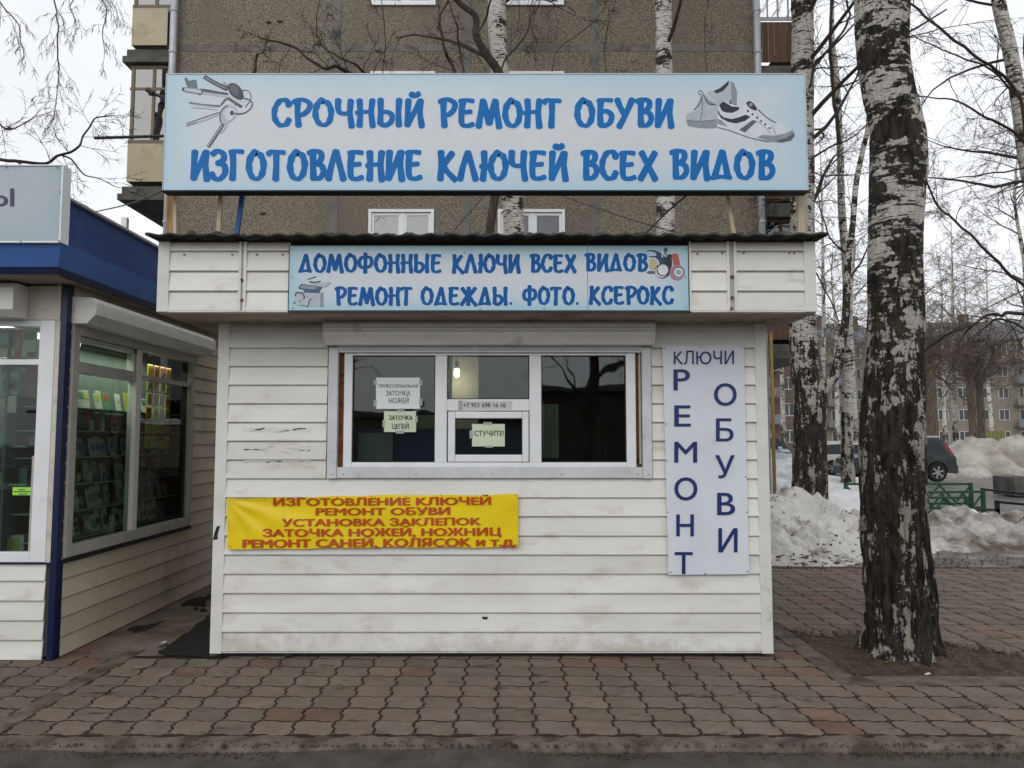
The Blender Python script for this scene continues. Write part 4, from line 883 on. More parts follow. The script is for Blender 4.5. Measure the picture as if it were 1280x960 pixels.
g.build('screw', 'ink_grey', small)

# vertical poster on the right
Yp = Yk - .016
vp = thing('poster', at(886, 718, Yp), 'tall white vinyl poster with blue letters to the right of the kiosk window', 'poster')
def wr(x, z): return .0025 * noise.noise((x * 3, z * 2.2, 4)) + .0006 * noise.noise((x * 9, z * 7, 2))
pq = ((835.5, 718.5), (936.5, 717.5), (929.5, 432), (828, 432.5))
def PV(px, py, d=0.0):
    p = at(px, py, Yp); return Vector((p.x, Yp - .005 + wr(p.x, p.z) - d, p.z))
g = MB(); nx, ny = 24, 50
for s in (0, 1):
    for j in range(ny + 1):
        for i in range(nx + 1):
            u, t = i / nx, j / ny
            px = (pq[0][0] * (1 - t) + pq[3][0] * t) * (1 - u) + (pq[1][0] * (1 - t) + pq[2][0] * t) * u; py = (pq[0][1] * (1 - t) + pq[3][1] * t) * (1 - u) + (pq[1][1] * (1 - t) + pq[2][1] * t) * u
            g.v.append(tuple(PV(px, py, 0 if s == 0 else -.0012)))
for j in range(ny):
    for i in range(nx): a = j * (nx + 1) + i; g.f.append((a, a + 1, a + nx + 2, a + nx + 1))
g.build('sheet', 'white_poster', vp, smooth=True)
t = MB(); PVt = lambda a, b: PV(a, b, .005)
sans(t, 'КЛЮЧИ', 842, 917, 438.5, 455.5, PVt, .006); t.build('word', 'ink', vp)
for ch, a, b, c, d in (('Р', 841.5, 862, 460, 488), ('Е', 842.5, 863, 505, 533), ('М', 842.5, 871, 550.5, 578), ('О', 842.5, 871.5, 595, 625), ('Н', 845, 867, 641, 670), ('Т', 843, 865.5, 688, 717),
                       ('О', 892, 920.5, 477.5, 507), ('Б', 894.5, 916.5, 523, 551.5), ('У', 893.5, 918, 569, 597.5), ('В', 896, 918.5, 614, 643.5), ('И', 897.5, 921.5, 660, 690)): t = MB(); sans(t, ch, a, b, c, d, PVt, .014); t.build('letter', 'ink', vp)
g = MB()
for px, py in ((831, 436), (926, 434), (877, 434), (833, 530), (932, 530), (834, 640), (934, 640), (838, 715), (881, 717), (934, 714), (833, 576), (932, 596)):
    p = PV(px, py); g.tube([p, p + Vector((0, -.005, 0))], .0045, 6)
g.build('screw', 'ink_black', vp)
# yellow banner
Yb = Yk - .017
bn = thing('banner', at(466, 686, Yb), 'crumpled yellow vinyl banner with red lettering under the kiosk window', 'banner')
cor = ((284.5, 686), (648, 683), (647.5, 617), (284.5, 622.5))
def wy(x, z):
    d = .005 * noise.noise((x * 1.6 + z * 3, z * 2.5, 9)) + .004 * noise.noise((x * 4 - z * 5, z * 4, 1))
    # folds running down from the upper left corner
    a = at(287, 624, Yb); u = math.atan2(a.z - z, x - a.x + .02); r = math.hypot(a.z - z, x - a.x)
    return d + .007 * math.sin(u * 13) * math.exp(-r / .55) * min(1, r * 8)
def PB(px, py, d=0.0):
    p = at(px, py, Yb); return Vector((p.x, Yb - .012 + wy(p.x, p.z) - d, p.z))
g = MB(); nx, ny = 130, 26
for j in range(ny + 1):
    for i in range(nx + 1):
        u, t_ = i / nx, j / ny; sag = 1.0 * math.sin(u * 9) * (.5 + .3 * t_) + .5 * math.sin(u * 31)
        px = (cor[0][0] * (1 - t_) + cor[3][0] * t_) * (1 - u) + (cor[1][0] * (1 - t_) + cor[2][0] * t_) * u; py = (cor[0][1] * (1 - t_) + cor[3][1] * t_) * (1 - u) + (cor[1][1] * (1 - t_) + cor[2][1] * t_) * u + (sag if j in (0, ny) else 0)
        g.v.append(tuple(PB(px, py)))
for j in range(ny):
    for i in range(nx): a = j * (nx + 1) + i; g.f.append((a, a + 1, a + nx + 2, a + nx + 1))
g.build('sheet', 'yellow', bn, smooth=True)
t = MB(); PBt = lambda a, b: PB(a, b, .0065)
for body, a, b, c, d, sh in (('ИЗГОТОВЛЕНИЕ КЛЮЧЕЙ', 342, 614, 622.3, 632.0, -1.5), ('РЕМОНТ ОБУВИ', 395, 563, 634.5, 643.8, -1), ('УСТАНОВКА ЗАКЛЕПОК', 353, 602, 648.2, 657.6, -1.8), ('ЗАТОЧКА НОЖЕЙ, НОЖНИЦ', 329, 627, 660.7, 670.6, -1.8), ('РЕМОНТ САНЕЙ, КОЛЯСОК и т.д.', 304, 646, 673.5, 684.2, -2.2)):
    t = MB(); sans(t, body, a, b, c, d, PBt, .09, sh); t.build('text_line', 'red_ink', bn)
g = MB()
for px, py in ((288, 625), (332, 623), (376, 621), (422, 621), (465, 620), (508, 620), (551, 619), (594, 619), (645, 619), (288, 683), (380, 683), (465, 683), (560, 682), (645, 681), (287, 655)):
    p = PB(px, py); g.tube([p, p + Vector((0, -.005, 0))], .004, 6)
g.build('rivet', 'ink_grey', bn)
# torn sticker remains on the siding left of the window
def residue():
    m = mat('residue', (.66, .65, .61), (.6, .59, .55), scale=5, rough=.6, c3=(.05, .05, .05), s3=9, lo3=.56, hi3=.60, st3=(.8, 1, 5)); M['residue'] = m
    for (a, b, c, d), lb in (((304, 390, 535, 551.5), 'upper strip of torn white sticker remains on the siding left of the window'), ((304, 388, 557, 578), 'lower strip of torn white sticker remains on the siding left of the window')):
        g = MB(); rs = random.Random(a + c); top = []; bot = []
        n = 30
        for i in range(n + 1):
            px = a + (b - a) * i / n; top.append((px + rs.uniform(-1, 1), c + rs.uniform(-.8, .8))); bot.append((px + rs.uniform(-1, 1), d + rs.uniform(-1.2, .8)))
        yy = Yk - .0006
        def py_(p):
            q = at(p[0], p[1], yy); k = ((q.z - Z0 - .004) % PH) / PH; q.y = yy - .0025 + .008 * k; return q
        for i in range(n):
            for k in range(4):
                f0, f1 = k / 4, (k + 1) / 4; L2 = lambda p, q, f: (p[0] + (q[0] - p[0]) * f, p[1] + (q[1] - p[1]) * f)
                g.quad(py_(L2(bot[i], top[i], f0)), py_(L2(bot[i + 1], top[i + 1], f0)), py_(L2(bot[i + 1], top[i + 1], f1)), py_(L2(bot[i], top[i], f1)))
        o = g.build('sticker_remains', 'residue', org=at((a + b) / 2, d, yy)); tag(o, lb, 'sticker')
residue()

# crumbs of grit along the front of the kerb and in the gutter
g = MB(); rs = random.Random(77)
for i in range(1500):
    x = rs.uniform(-3.2, 3.2); y = kerb_front + rs.gauss(-.012, .03); s = rs.uniform(.002, .008) * (2 if rs.random() < .04 else 1); z = -.03 if y < kerb_front else -.002
    if y > 4.29 or y < 3.85: continue
    rr = [rs.uniform(.6, 1.3) for _ in range(5)]
    g.loft([[(x + s * rr[k] * math.cos(k * 1.256) * f, y + s * rr[k] * math.sin(k * 1.256) * f, z + zz * s) for k in range(5)] for f, zz in ((1, -.3), (.9, .5), (.4, 1))])
o = g.build('gutter_grit', 'soil', org=Vector((0, 4.1, -.05))); tag(o, 'dark grit and crumbs lying along the worn kerb and gutter', 'grit'); o['kind'] = 'stuff'
# ------------------------------------------------------------------ the left kiosk
random.seed(21)
LX = gnd(66, 826).x; LY = gnd(66, 826).y; LXE = -8.2; LYE = 10.6
Lz = lambda py, Y=None: at(640, py, Y or LY).z
LZ1 = at(40, 356, LY).z; LZ0 = at(40, 825, LY).z
lk = thing('shop_kiosk', (LX, LY, 0), 'neighbouring kiosk with blue fascia, cream side siding and shop windows full of goods', 'kiosk')
LYf = LY - .42; LXs = at(72, 342, LYf).x; LF0 = at(70, 342, LYf).z; LF1 = at(78, 247, LYf).z
def side_pt(px, py, X_=None):
    """point where the pixel's ray meets the plane x = X_"""
    X_ = X_ if X_ is not None else LX
    u = (px - 640) / F; v = (480 - py) / F; t = X_ / u
    return Vector((X_, (cp - v * sp) * t, CAMH + (sp + v * cp) * t))
sy0 = side_pt(84, 560).y; sy1 = side_pt(238, 560).y; sz0 = side_pt(85, 696).z; sz1 = side_pt(95, 411).z; szb = side_pt(95, 372).z
fz0 = Lz(703); fz1 = Lz(400)
# cores
g = MB()
g.box(LXE, LX - .02, LY + .02, LY + .1, LZ0 + .02, fz0); g.box(LXE, LX - .02, LY + .02, LY + .1, fz1, LZ1 + .1); g.box(LX - .16, LX - .02, LY + .02, LY + .1, fz0, fz1)
g.box(LX - .1, LX - .018, LY + .1, sy0 + .02, LZ0 + .02, LZ1 + .1); g.box(LX - .1, LX - .018, sy1 - .02, LYE, LZ0 + .02, LZ1 + .1)
g.box(LX - .1, LX - .018, sy0 + .02, sy1 - .02, LZ0 + .02, sz0 + .01); g.box(LX - .1, LX - .018, sy0 + .02, sy1 - .02, sz1 - .01, LZ1 + .1)
g.box(LXE, LX - .1, LYE, LYE + .1, 0, LZ1 + .1); g.box(LXE - .1, LXE, LY + .02, LYE, 0, LZ1 + .1)
g.build('wall', 'interior_dark', lk)
bx('floor', 'dark', lk, LXE, LX - .1, LY + .1, LYE, .02, .06); bx('ceiling', 'interior', lk, LXE - .3, LXs + .05 - .1, LYf + .02, LYE + .3, LZ1 + .02, LZ1 + .06)
bx('gap_block', 'black', lk, LXE, LX - .03, LY + .05, LYE, -.01, LZ0 + .03)  # shade under this kiosk, likewise put in as a black block
for k in range(5):
    z = LZ0 + k * PH
    if z + PH * .5 > fz0: break
    h = min(PH, fz0 - z - .004); plank(lk, 'siding', (LXE, LY + .02), LX - .085 - LXE, z, 0, round(h, 4))
k = 0
while LZ0 + k * PH < LZ1 - .02:
    z = LZ0 + k * PH; h = min(PH, LZ1 - z)
    if z + h * .7 < sz0 or z > szb - .02: plank(lk, 'siding_beige', (LX - .018, LY + .075), LYE - LY - .08, z, R(90), round(h, 4))
    else:
        plank(lk, 'siding_beige', (LX - .018, LY + .075), sy0 - .02 - LY - .075, z, R(90), round(h, 4)); plank(lk, 'siding_beige', (LX - .018, sy1 + .02), LYE - sy1 - .02, z, R(90), round(h, 4))
    k += 1
bx('corner_post', 'blue_dark', lk, LX - .045, LX + .004, LY - .012, LY + .05, LZ0 - .02, LZ1, bevel=.004)
bx('corner_trim', 'trim_cream', lk, LX - .083, LX - .046, LY - .004, LY + .05, fz0, LZ1)
bx('corner_trim', 'blue_dark', lk, LX - .012, LX + .003, LY + .052, LY + .074, LZ0 - .01, LZ1)
bx('sill_strip', 'blue_dark', lk, LXE, LX - .046, LY - .008, LY + .02, fz0 - .012, fz0)
# front window
fw = thing  # (kept for clarity)
frx = lambda px: at(px, 560, LY).x
wf = MB(); wf.box(frx(43.5), LX - .086, LY - .004, LY + .07, fz0 + .001, fz1); wf.box(LXE, frx(43.4), LY - .004, LY + .07, fz0 + .001, Lz(690)); wf.box(LXE, frx(43.4), LY - .004, LY + .07, Lz(408), fz1); wf.box(LXE, frx(43.4), LY + .004, LY + .06, Lz(456), Lz(449))
wf.box(frx(-150), frx(-135), LY - .003, LY + .06, Lz(690), Lz(408)); fwo = wf.build('front_window', 'pvc', lk, bevel=.004)
bx('pane', 'glass_side', fwo, LXE, frx(44), LY + .03, LY + .034, Lz(691), Lz(407))
bx('mullion_bead', 'grey_frame', fwo, frx(39.5), frx(43.4), LY + .012, LY + .03, Lz(690), Lz(570))
# shutter boxes
def shutter_front(x0, x1, ya, z0, z1, depth, parent, m='shutter'):
    s = [(ya, z1), (ya - depth + .03, z1), (ya - depth, z1 - .04), (ya - depth, z0 + .05), (ya - depth + .06, z0), (ya, z0)]
    g = MB(); g.loft([[(x0, y, z) for y, z in s], [(x1, y, z) for y, z in s]]); return g.build('shutter_box', m, parent, bevel=.004)
shutter_front(LXE, at(37, 375, LY).x, LY, fz1 - .0, Lz(359), .19, lk)
g = MB(); g.box(at(37, 375, LY).x + .003, LX - .047, LY - .012, LY + .02, fz1, Lz(358)); g.build('head_trim', 'trim_cream', lk)
s = [(LX, szb), (LX + .16, szb - .01), (LX + .19, szb - .05), (LX + .185, sz1 + .10), (LX + .12, sz1 + .03), (LX, sz1 + .03)]
g = MB(); g.loft([[(x, sy0 - .02, z) for x, z in s][::-1], [(x, sy1 + .12, z) for x, z in s][::-1]]); g.build('shutter_box', 'shutter', lk, bevel=.004)
# side window: rails, transoms, two bays
sw = MB(); xa, xb = LX - .07, LX + .012
zs0 = sz0; W_ = .07
sym = side_pt(170, 560).y
sw.box(xa, xb + .012, sy0 - .01, sy0 + .075, sz0, sz1 + .03); sw.box(xa, xb + .012, sy1 - .06, sy1 + .01, sz0, sz1 + .03)
sw.box(xa, xb + .010, sy0 + .076, sy1 - .061, sz0, sz0 + .085); sw.box(xa, xb + .010, sy0 + .076, sy1 - .061, sz1 - .045, sz1 + .03)
swo = sw.build('side_window', 'grey_frame', lk, bevel=.003)
g = MB(); zt1 = side_pt(100, 452).z; zt0 = side_pt(100, 466).z
g.box(xa, xb - .004, sym - .045, sym + .045, sz0 + .086, sz1 - .046); g.build('mullion', 'shutter', swo, bevel=.003)
g = MB(); g.box(xa, xb - .006, sy0 + .077, sym - .046, zt0, zt1); g.box(xa, xb - .006, sym + .046, sy1 - .062, side_pt(200, 478).z, side_pt(200, 472).z); g.build('transom', 'grey_frame', swo, bevel=.003)
g = MB(); g.box(xa + .004, xb - .012, sym - .09, sym - .05, zt1, sz1 - .05); g.box(xa + .004, xb - .012, sy0 + .08, sym - .05, sz1 - .085, sz1 - .05); g.build('vent_sash', 'grey_frame', swo)
g = MB(); g.box(xa + .01, xb - .015, sy1 - .13, sy1 - .115, sz0 + .09, sz1 - .05); g.build('bead', 'black', swo)
bx('pane', 'glass_side', swo, LX - .032, LX - .028, sy0 + .07, sym - .04, sz0 + .08, sz1 - .04); bx('pane', 'glass_side', swo, LX - .032, LX - .028, sym + .04, sy1 - .055, sz0 + .08, sz1 - .04)
g = MB(); g.box(LX - .01, LX + .028, sy0 - .012, sy1 + .012, sz0 - .035, sz0 - .004); g.build('sill', 'black', swo)
# soffit and blue fascia
bx('soffit', 'soffit', lk, LXE - .3, LXs - .01, LYf + .01, LYE + .3, LZ1 + .003, LZ1 + .018)
zm = at(0, 303, LYf).z
def fas(z0, z1, o0, o1, m, name):
    g = MB(); pts0 = [(LXE - .3, LYf - o0), (LXs + o0, LYf - o0), (LXs + o0, LYE + .3)]; pts1 = [(LXE - .3, LYf - o1), (LXs + o1, LYf - o1), (LXs + o1, LYE + .3)]
    th = .03
    for i in range(2):
        a, b = pts0[i], pts0[i + 1]; c, d = pts1[i], pts1[i + 1]
        if i == 0: inn = lambda p: (p[0] - (th if p[0] > LXE else 0), p[1] + th)
        else: inn = lambda p: (p[0] - th, p[1] + (th if p[1] < LYE else 0))
        q = [(a[0], a[1], z0), (b[0], b[1], z0), (d[0], d[1], z1), (c[0], c[1], z1)]; r = [(*inn(a), z0), (*inn(b), z0), (*inn(d), z1), (*inn(c), z1)]
        g.loft([r, q] if i == 0 else [r, q])
    return g.build(name, m, lk)
zlow = at(70, 334, LYf).z
fas(LF0, zlow, -.012, .0, 'blue_dark', 'fascia_lip'); fas(zlow + .002, zm, .0, .035, 'blue_light', 'fascia_lower'); fas(zm + .002, LF1, .018, .0, 'blue', 'fascia_upper')
bx('roof', 'roof', lk, LXE - .28, LXs - .03, LYf + .06, LYE + .28, LF1 - .12, LF1 - .08)
g = MB(); g.box(LXs - .02, LXs + .035, LYf - .0, LYE + .3, LF1 + .001, LF1 + .022); g.build('roof_flashing', 'pipe', lk, bevel=.003)
# its sign
Yq = LYf - .05; px = lambda a: at(a, 255, Yq).x
ls = thing('shop_sign', at(40, 303, Yq), 'pale grey lettered sign box above the blue fascia of the left kiosk', 'sign')
print_gradient('face_left', (.40, .45, .49), (.30, .40, .43), px(-420), px(78), at(0, 303, Yq).z, at(0, 180, Yq).z)
bx('panel', 'face_left', ls, LXE + .4, px(77), Yq, Yq + .09, at(0, 302, Yq).z, at(0, 207.5, Yq).z)
g = MB(); a0, a1 = at(0, 303, Yq).z, at(0, 206, Yq).z
g.box(px(76), px(78.2), Yq - .008, Yq + .092, a0, a1); g.box(LXE + .4, px(75.9), Yq - .008, Yq + .092, a1 - .01, a1); g.box(LXE + .4, px(75.9), Yq - .008, Yq + .092, a0 - .004, a0 + .008); g.build('frame', 'pvc', ls, bevel=.002)
t = MB(); sans(t, 'Ы', -12, 17.5, 235.5, 257.5, lambda a, b: at(a, b, Yq - .003), .03); t.build('lettering', flat('navy', (.03, .04, .13), .4), ls)
g = MB()
for a, b in ((72, 209.5), (26, 302), (74, 301), (75, 240), (8, 209)):
    p = at(a, b, Yq - .008); g.tube([p, p + Vector((0, -.005, 0))], .005, 6)
g.build('screw', 'ink_grey', ls)
# ---- goods behind the side window
bb = thing('display_shelves', (LX - .3, (sy0 + sy1) / 2, sz0), 'glass shelving with a pale backboard behind the side window of the left kiosk', 'shelves')
bx('backboard', flat('backboard', (.13, .15, .14), .8), bb, LX - .47, LX - .45, sy0 - .02, sy1 + .05, sz0 + .02, sz1 - .02)
shelf_px = [676, 641, 607, 572, 538, 508]
shelf_z = [side_pt(97, y).z for y in shelf_px]
for z in shelf_z: bx('shelf', flat('shelfglass', (.30, .42, .38), .2), bb, LX - .44, LX - .10, sy0 + .06, sy1 - .02, z - .008, z)
cols = [(.62, .64, .60), (.45, .5, .47), (.68, .66, .56), (.22, .38, .45), (.5, .11, .07), (.10, .16, .34), (.6, .55, .1), (.16, .32, .18), (.66, .6, .64), (.06, .07, .08)]
gm = [flat('goods_%d' % i, c, .45) for i, c in enumerate(cols)]
cn = ['pale', 'grey green', 'cream', 'blue grey', 'dull red', 'navy', 'olive', 'dark green', 'light grey', 'black']
od = ['first', 'second', 'third', 'fourth', 'fifth', 'sixth', 'seventh', 'eighth', 'ninth', 'tenth', 'eleventh', 'twelfth', 'thirteenth', 'fourteenth', 'fifteenth', 'sixteenth', 'seventeenth', 'eighteenth', 'nineteenth', 'twentieth', 'last', 'last', 'last', 'last']
names = ['lowest', 'second', 'third', 'fourth', 'fifth', 'top']
random.seed(8)
def pack(kind, x, y, z, w_, h_, mi, mj, lab, grp):
    t = thing(kind, (x, y, z), lab, {'blister_pack': 'pack', 'goods_box': 'box', 'book': 'book', 'hanging_pack': 'pack'}[kind], grp)
    lean = .03
    g = MB(); g.loft([[(x, y - w_ / 2, z), (x + .006, y - w_ / 2, z), (x + .006 - lean, y - w_ / 2, z + h_), (x - lean, y - w_ / 2, z + h_)], [(x, y + w_ / 2, z), (x + .006, y + w_ / 2, z), (x + .006 - lean, y + w_ / 2, z + h_), (x - lean, y + w_ / 2, z + h_)]])
    g.build('card', gm[mi], t)
    g = MB(); k = 10; cy_, cz = y, z + h_ * .45; rr = min(w_, h_) * .36
    f = lambda dd, s: [(x + .008 + dd - lean * (cz + s * rr * 1.2 * math.sin(a) - z) / h_, cy_ + s * rr * math.cos(a), cz + s * rr * 1.25 * math.sin(a)) for a in [2 * math.pi * q / k for q in range(k)]]
    if kind == 'blister_pack': g.loft([f(-.003, 1), f(.012, .95), f(.022, .6)]); g.build('product', gm[mj], t)
    elif kind == 'goods_box':
        g.box(x + .008, x + .03, y - w_ * .3, y + w_ * .3, z + .004, z + h_ * .5); g.build('label_panel', gm[mj], t)
    else:
        g.loft([[(x + .007 - lean * q, y - w_ * .38, z + h_ * q) for q in (.55,)] + [(x + .0085 - lean * .55, y - w_ * .38, z + h_ * .55), (x + .0085 - lean * .9, y - w_ * .38, z + h_ * .9), (x + .007 - lean * .9, y - w_ * .38, z + h_ * .9)],
                [(x + .007 - lean * .55, y + w_ * .38, z + h_ * .55), (x + .0085 - lean * .55, y + w_ * .38, z + h_ * .55), (x + .0085 - lean * .9, y + w_ * .38, z + h_ * .9), (x + .007 - lean * .9, y + w_ * .38, z + h_ * .9)]]); g.build('picture', gm[mj], t)
for si, z in enumerate(shelf_z):
    y = sy0 + .12; num = 0; past = False
    while y < sy1 - .1:
        wd = random.uniform(.07, .12); h = random.uniform(.13, .18)
        if y >= sym and not past: num = 0; past = True
        if abs(y - sym) > .03:
            kind = ['blister_pack', 'blister_pack', 'goods_box', 'blister_pack', 'goods_box', 'book'][si]
            mi = [0, 2, 1, 0, 4, 2][si] if random.random() < .5 else random.randrange(10)
            mj = [9, 7, 9, 5, 9, 6][si] if random.random() < .7 else random.randrange(10)
            bay = 'left' if y < sym else 'right'
            pack(kind, LX - .22 + random.uniform(-.03, .03), y + wd / 2, z + .001, wd * .92, h, mi, mj, '%s %s, %s from the near end of the %s shelf, %s bay' % (cn[mi], {'blister_pack': 'carded pack', 'goods_box': 'goods box', 'book': 'booklet'}[kind], od[num], names[si], bay), '%s on the %s shelf, %s bay' % ({'blister_pack': 'packs', 'goods_box': 'boxes', 'book': 'booklets'}[kind], names[si], bay))
        y += wd + .012; num += 1
flat('gy', (.55, .42, .02), .4); flat('go', (.5, .17, .02), .4); flat('gyy', (.5, .5, .05), .4)
for r in range(6):
    for c in range(4):
        y = sym + .42 + c * .13; z = side_pt(205, 560).z + .0 + r * .135
        if y > sy1 - .1: continue
        t = thing('hanging_packet', (LX - .09, y, z), 'yellow orange packet, %s in the %s row up, right bay of the side window' % (od[c], od[r]), 'packet', 'yellow and orange packets behind the side window')
        mm = ['gy', 'gyy', 'go', 'gy'][(r * 3 + c * 5 + (r * c) % 3) % 4]
        g = MB(); e = .010; g.loft([[(LX - .1, y - .055, z), (LX - .1, y + .055, z), (LX - .1, y + .05, z + .118), (LX - .1, y - .05, z + .118)], [(LX - .1 + e, y - .05, z + .006), (LX - .1 + e, y + .05, z + .006), (LX - .1 + e, y + .046, z + .11), (LX - .1 + e, y - .046, z + .11)]]); g.build('wrapper', mm, t)
        g = MB(); g.box(LX - .0895, LX - .088, y - .03, y + .03, z + .03, z + .07); g.build('print', ['go', 'gm9', 'gy'][(r + c) % 3] if (r + c) % 3 != 1 else gm[3], t)
tl = thing('ceiling_lamp', (LX - .5, LY + .9, LZ1 - .35), 'lit greenish tube lamp glowing behind the top of the side window', 'lamp')
bx('tube', 'tube_light', tl, LX - .42, LX - .36, side_pt(100, 420).y - .05, side_pt(122, 420).y + .4, sz1 - .05, sz1 - .02)
ld = bpy.data.lights.new('tube_lamp_light', 'AREA'); ld.energy = 13; ld.color = (.95, 1, .88); ld.shape = 'RECTANGLE'; ld.size = .3; ld.size_y = 1.6
lo = bpy.data.objects.new('tube_lamp_light', ld); C.objects.link(lo); lo.parent = tl; lo.location = (.28, .45, LZ1 - .42 - (LZ1 - .35)); lo.rotation_euler = (0, R(12), 0)
ld = bpy.data.lights.new('goods_fill_light', 'POINT'); ld.energy = 34; ld.color = (1, 1, .92); ld.shadow_soft_size = .2  # unseen fill lamp added to brighten the goods behind the glass
lo = bpy.data.objects.new('goods_fill_light', ld); C.objects.link(lo); lo.parent = tl; lo.location = (-.45, -.35, -.2)
bx('housing', 'pvc', tl, LX - .45, LX - .33, side_pt(100, 420).y - .08, side_pt(122, 420).y + .5, sz1 - .018, sz1 + .02)
# ---- goods behind the front window
def fbox(kind, m, a, b, c, d, dy, lab, cat, th=.01, grp=None, extra=None):
    Yv = LY + dy; p = at((a + b) / 2, d, Yv); g = MB(); g.box(at(a, c, Yv).x, at(b, c, Yv).x, Yv, Yv + th, at(a, d, Yv).z, at(a, c, Yv).z)
    o = g.build(kind, m, org=p); tag(o, lab, cat, grp)
    for (mm, a2, b2, c2, d2) in extra or ():
        g = MB(); g.box(at(a2, c2, Yv).x, at(b2, c2, Yv).x, Yv - .002, Yv - .0004, at(a2, d2, Yv).z, at(a2, c2, Yv).z); g.build('print', mm, o)
    return o
flat('mg_teal', (.22, .32, .33), .4); flat('mg_green', (.13, .18, .14), .4); flat('mg_red', (.42, .09, .06), .4); flat('mg_white', (.42, .45, .42), .4); flat('mg_purple', (.15, .09, .14), .4); flat('mg_blue', (.07, .12, .2), .4); flat('mg_lime', (.35, .75, .08), .5); flat('mg_skin', (.35, .22, .16), .5); flat('mg_yel', (.35, .33, .05), .4)
fbox('magazine', 'mg_green', -20, 19, 412, 447, .06, 'green magazine with a pale lower title band at the top of the front window', 'magazine', extra=(('mg_white', -10, 18, 436, 446), ('mg_teal', 0, 14, 416, 430)))
t = MB(); sans(t, 'Ultra', -4, 14, 438, 445, lambda a, b: at(a, b, LY + .0555), .0)
fbox('magazine', 'mg_red', 19.7, 28, 412, 447, .06, 'narrow red magazine spine between two magazines at the top of the front window', 'magazine', extra=(('mg_skin', 21, 26, 420, 438),))
fbox('magazine', 'mg_white', 28.6, 46, 412, 447, .06, 'grey magazine at the top right of the front window', 'magazine', extra=(('mg_green', 30, 44, 415, 425), ('mg_purple', 34, 45, 440, 446)))
fbox('magazine', 'mg_teal', 2, 24, 457, 493, .06, 'pale teal magazine with a dark picture in the front window', 'magazine', extra=(('mg_blue', 5, 22, 473, 488), ('mg_green', 4, 21, 459, 465), ('mg_white', 9, 18, 480, 485)))
fbox('magazine', 'mg_purple', 25, 34, 457, 494, .06, 'purple and white magazine beside the teal one', 'magazine', extra=(('mg_white', 26, 33, 459, 464), ('mg_blue', 26, 33, 476, 486)))
fbox('magazine', 'mg_red', 34.5, 46, 458, 494, .06, 'dark red magazine at the right end of the second row in the front window', 'magazine', extra=(('mg_purple', 35, 45, 466, 478), ('mg_green', 36, 45, 480, 492)))
fbox('magazine', 'mg_white', -60, 1, 457, 493, .06, 'white magazine at the left end of the second row in the front window', 'magazine', extra=(('mg_green', -50, -3, 462, 480),))
fbox('price_card', 'mg_white', 10, 20.5, 495, 516, .05, 'narrow white price card hanging under the teal magazine', 'card')
fbox('sticker', 'mg_lime', 16, 39, 609, 619, .022, 'bright lime green sticker on the front window pane', 'sticker', .001, extra=())
t = MB()
for i, b in enumerate(((612, 23, 31), (614.5, 17, 38), (617.5, 23, 34))):
    t.box(at(b[1], b[0], LY + .02).x, at(b[2], b[0], LY + .02).x, LY + .0205, LY + .0215, at(0, b[0] + .6, LY + .02).z, at(0, b[0] - .5, LY + .02).z)
tag(t.build('sticker_print', 'ink_black', org=at(27, 617, LY + .02)), 'small dark lines of print on the lime green sticker', 'print')
fbox('goods_box', 'mg_red', 9, 30, 543, 556, .25, 'dull red box on the middle shelf behind the front window', 'box', .15)
fbox('goods_box', 'mg_yel', -20, 12, 673, 689, .12, 'yellow green pack at the bottom of the front window', 'box', .08, extra=(('mg_white', -2, 6, 677, 684),))
fbox('goods_box', 'mg_white', 13, 30, 669, 689, .14, 'pale patterned pack at the bottom right of the front window', 'box', .08, extra=(('mg_yel', 15, 24, 674, 688),))
fs = thing('window_shelves', at(0, 560, LY + .3), 'thin pale shelves across the front window of the left kiosk', 'shelves')
for yy in (494.5, 557, 690, 604): bx('shelf', flat('shelfglass', (.3, .42, .38), .2), fs, LXE + .2, at(43, yy, LY + .2).x, LY + .10, LY + .5, at(0, yy, LY + .2).z - .012, at(0, yy, LY + .2).z)
bx('back_panel', 'interior_dark', fs, LXE + .2, LX - .5, LY + .9, LY + .95, .1, LZ1)
random.seed(33)
for row, yy in ((0, 604), (1, 557)):
    for i in range(7):
        a = -30 + i * 11 + random.uniform(-1, 1); h = random.uniform(10, 24)
        if row == 1 and 5 < a < 33: continue
        fbox('goods_box', gm[random.choice([3, 5, 7, 9, 1, 7])], a, a + 9.5, yy - h, yy, .22, 'dark goods box, %s from the left on the %s shelf of the front window' % (od[i], 'lower' if row == 0 else 'middle'), 'box', .1, 'dark goods boxes on the %s shelf of the front window' % ('lower' if row == 0 else 'middle'))
# things in the alley
g = MB(); random.seed(12)
q = [gnd(197, 818), gnd(262, 824), gnd(262, 770), gnd(236, 792)]
pts = []
for i in range(4):
    for k in range(6):
        p = q[i].lerp(q[(i + 1) % 4], k / 6); pts.append((p.x + random.uniform(-.02, .02), p.y + random.uniform(-.03, .03)))
g.loft([[(x, y, .006) for x, y in pts], [(x, y, .014 + random.uniform(0, .008)) for x, y in pts]]); tag(g.build('black_patch', 'black', org=Vector((-2.3, 6.0, 0))), 'ragged flat black patch on the ground beside the repair kiosk corner', 'felt')  # flat black shape with a ragged outline
fa = thing('fence_panel', (-2.9, 10.2, 0), 'dark board fence closing the alley between the kiosks', 'fence')
for i in range(9): bx('board', 'wood_dark', fa, LX + .02 + i * .145, LX + .155 + i * .145, 10.2 + .01 * (i % 2), 10.225 + .01 * (i % 2), 0, 1.1 + .04 * (i * 7 % 3))
g = MB(); random.seed(2)
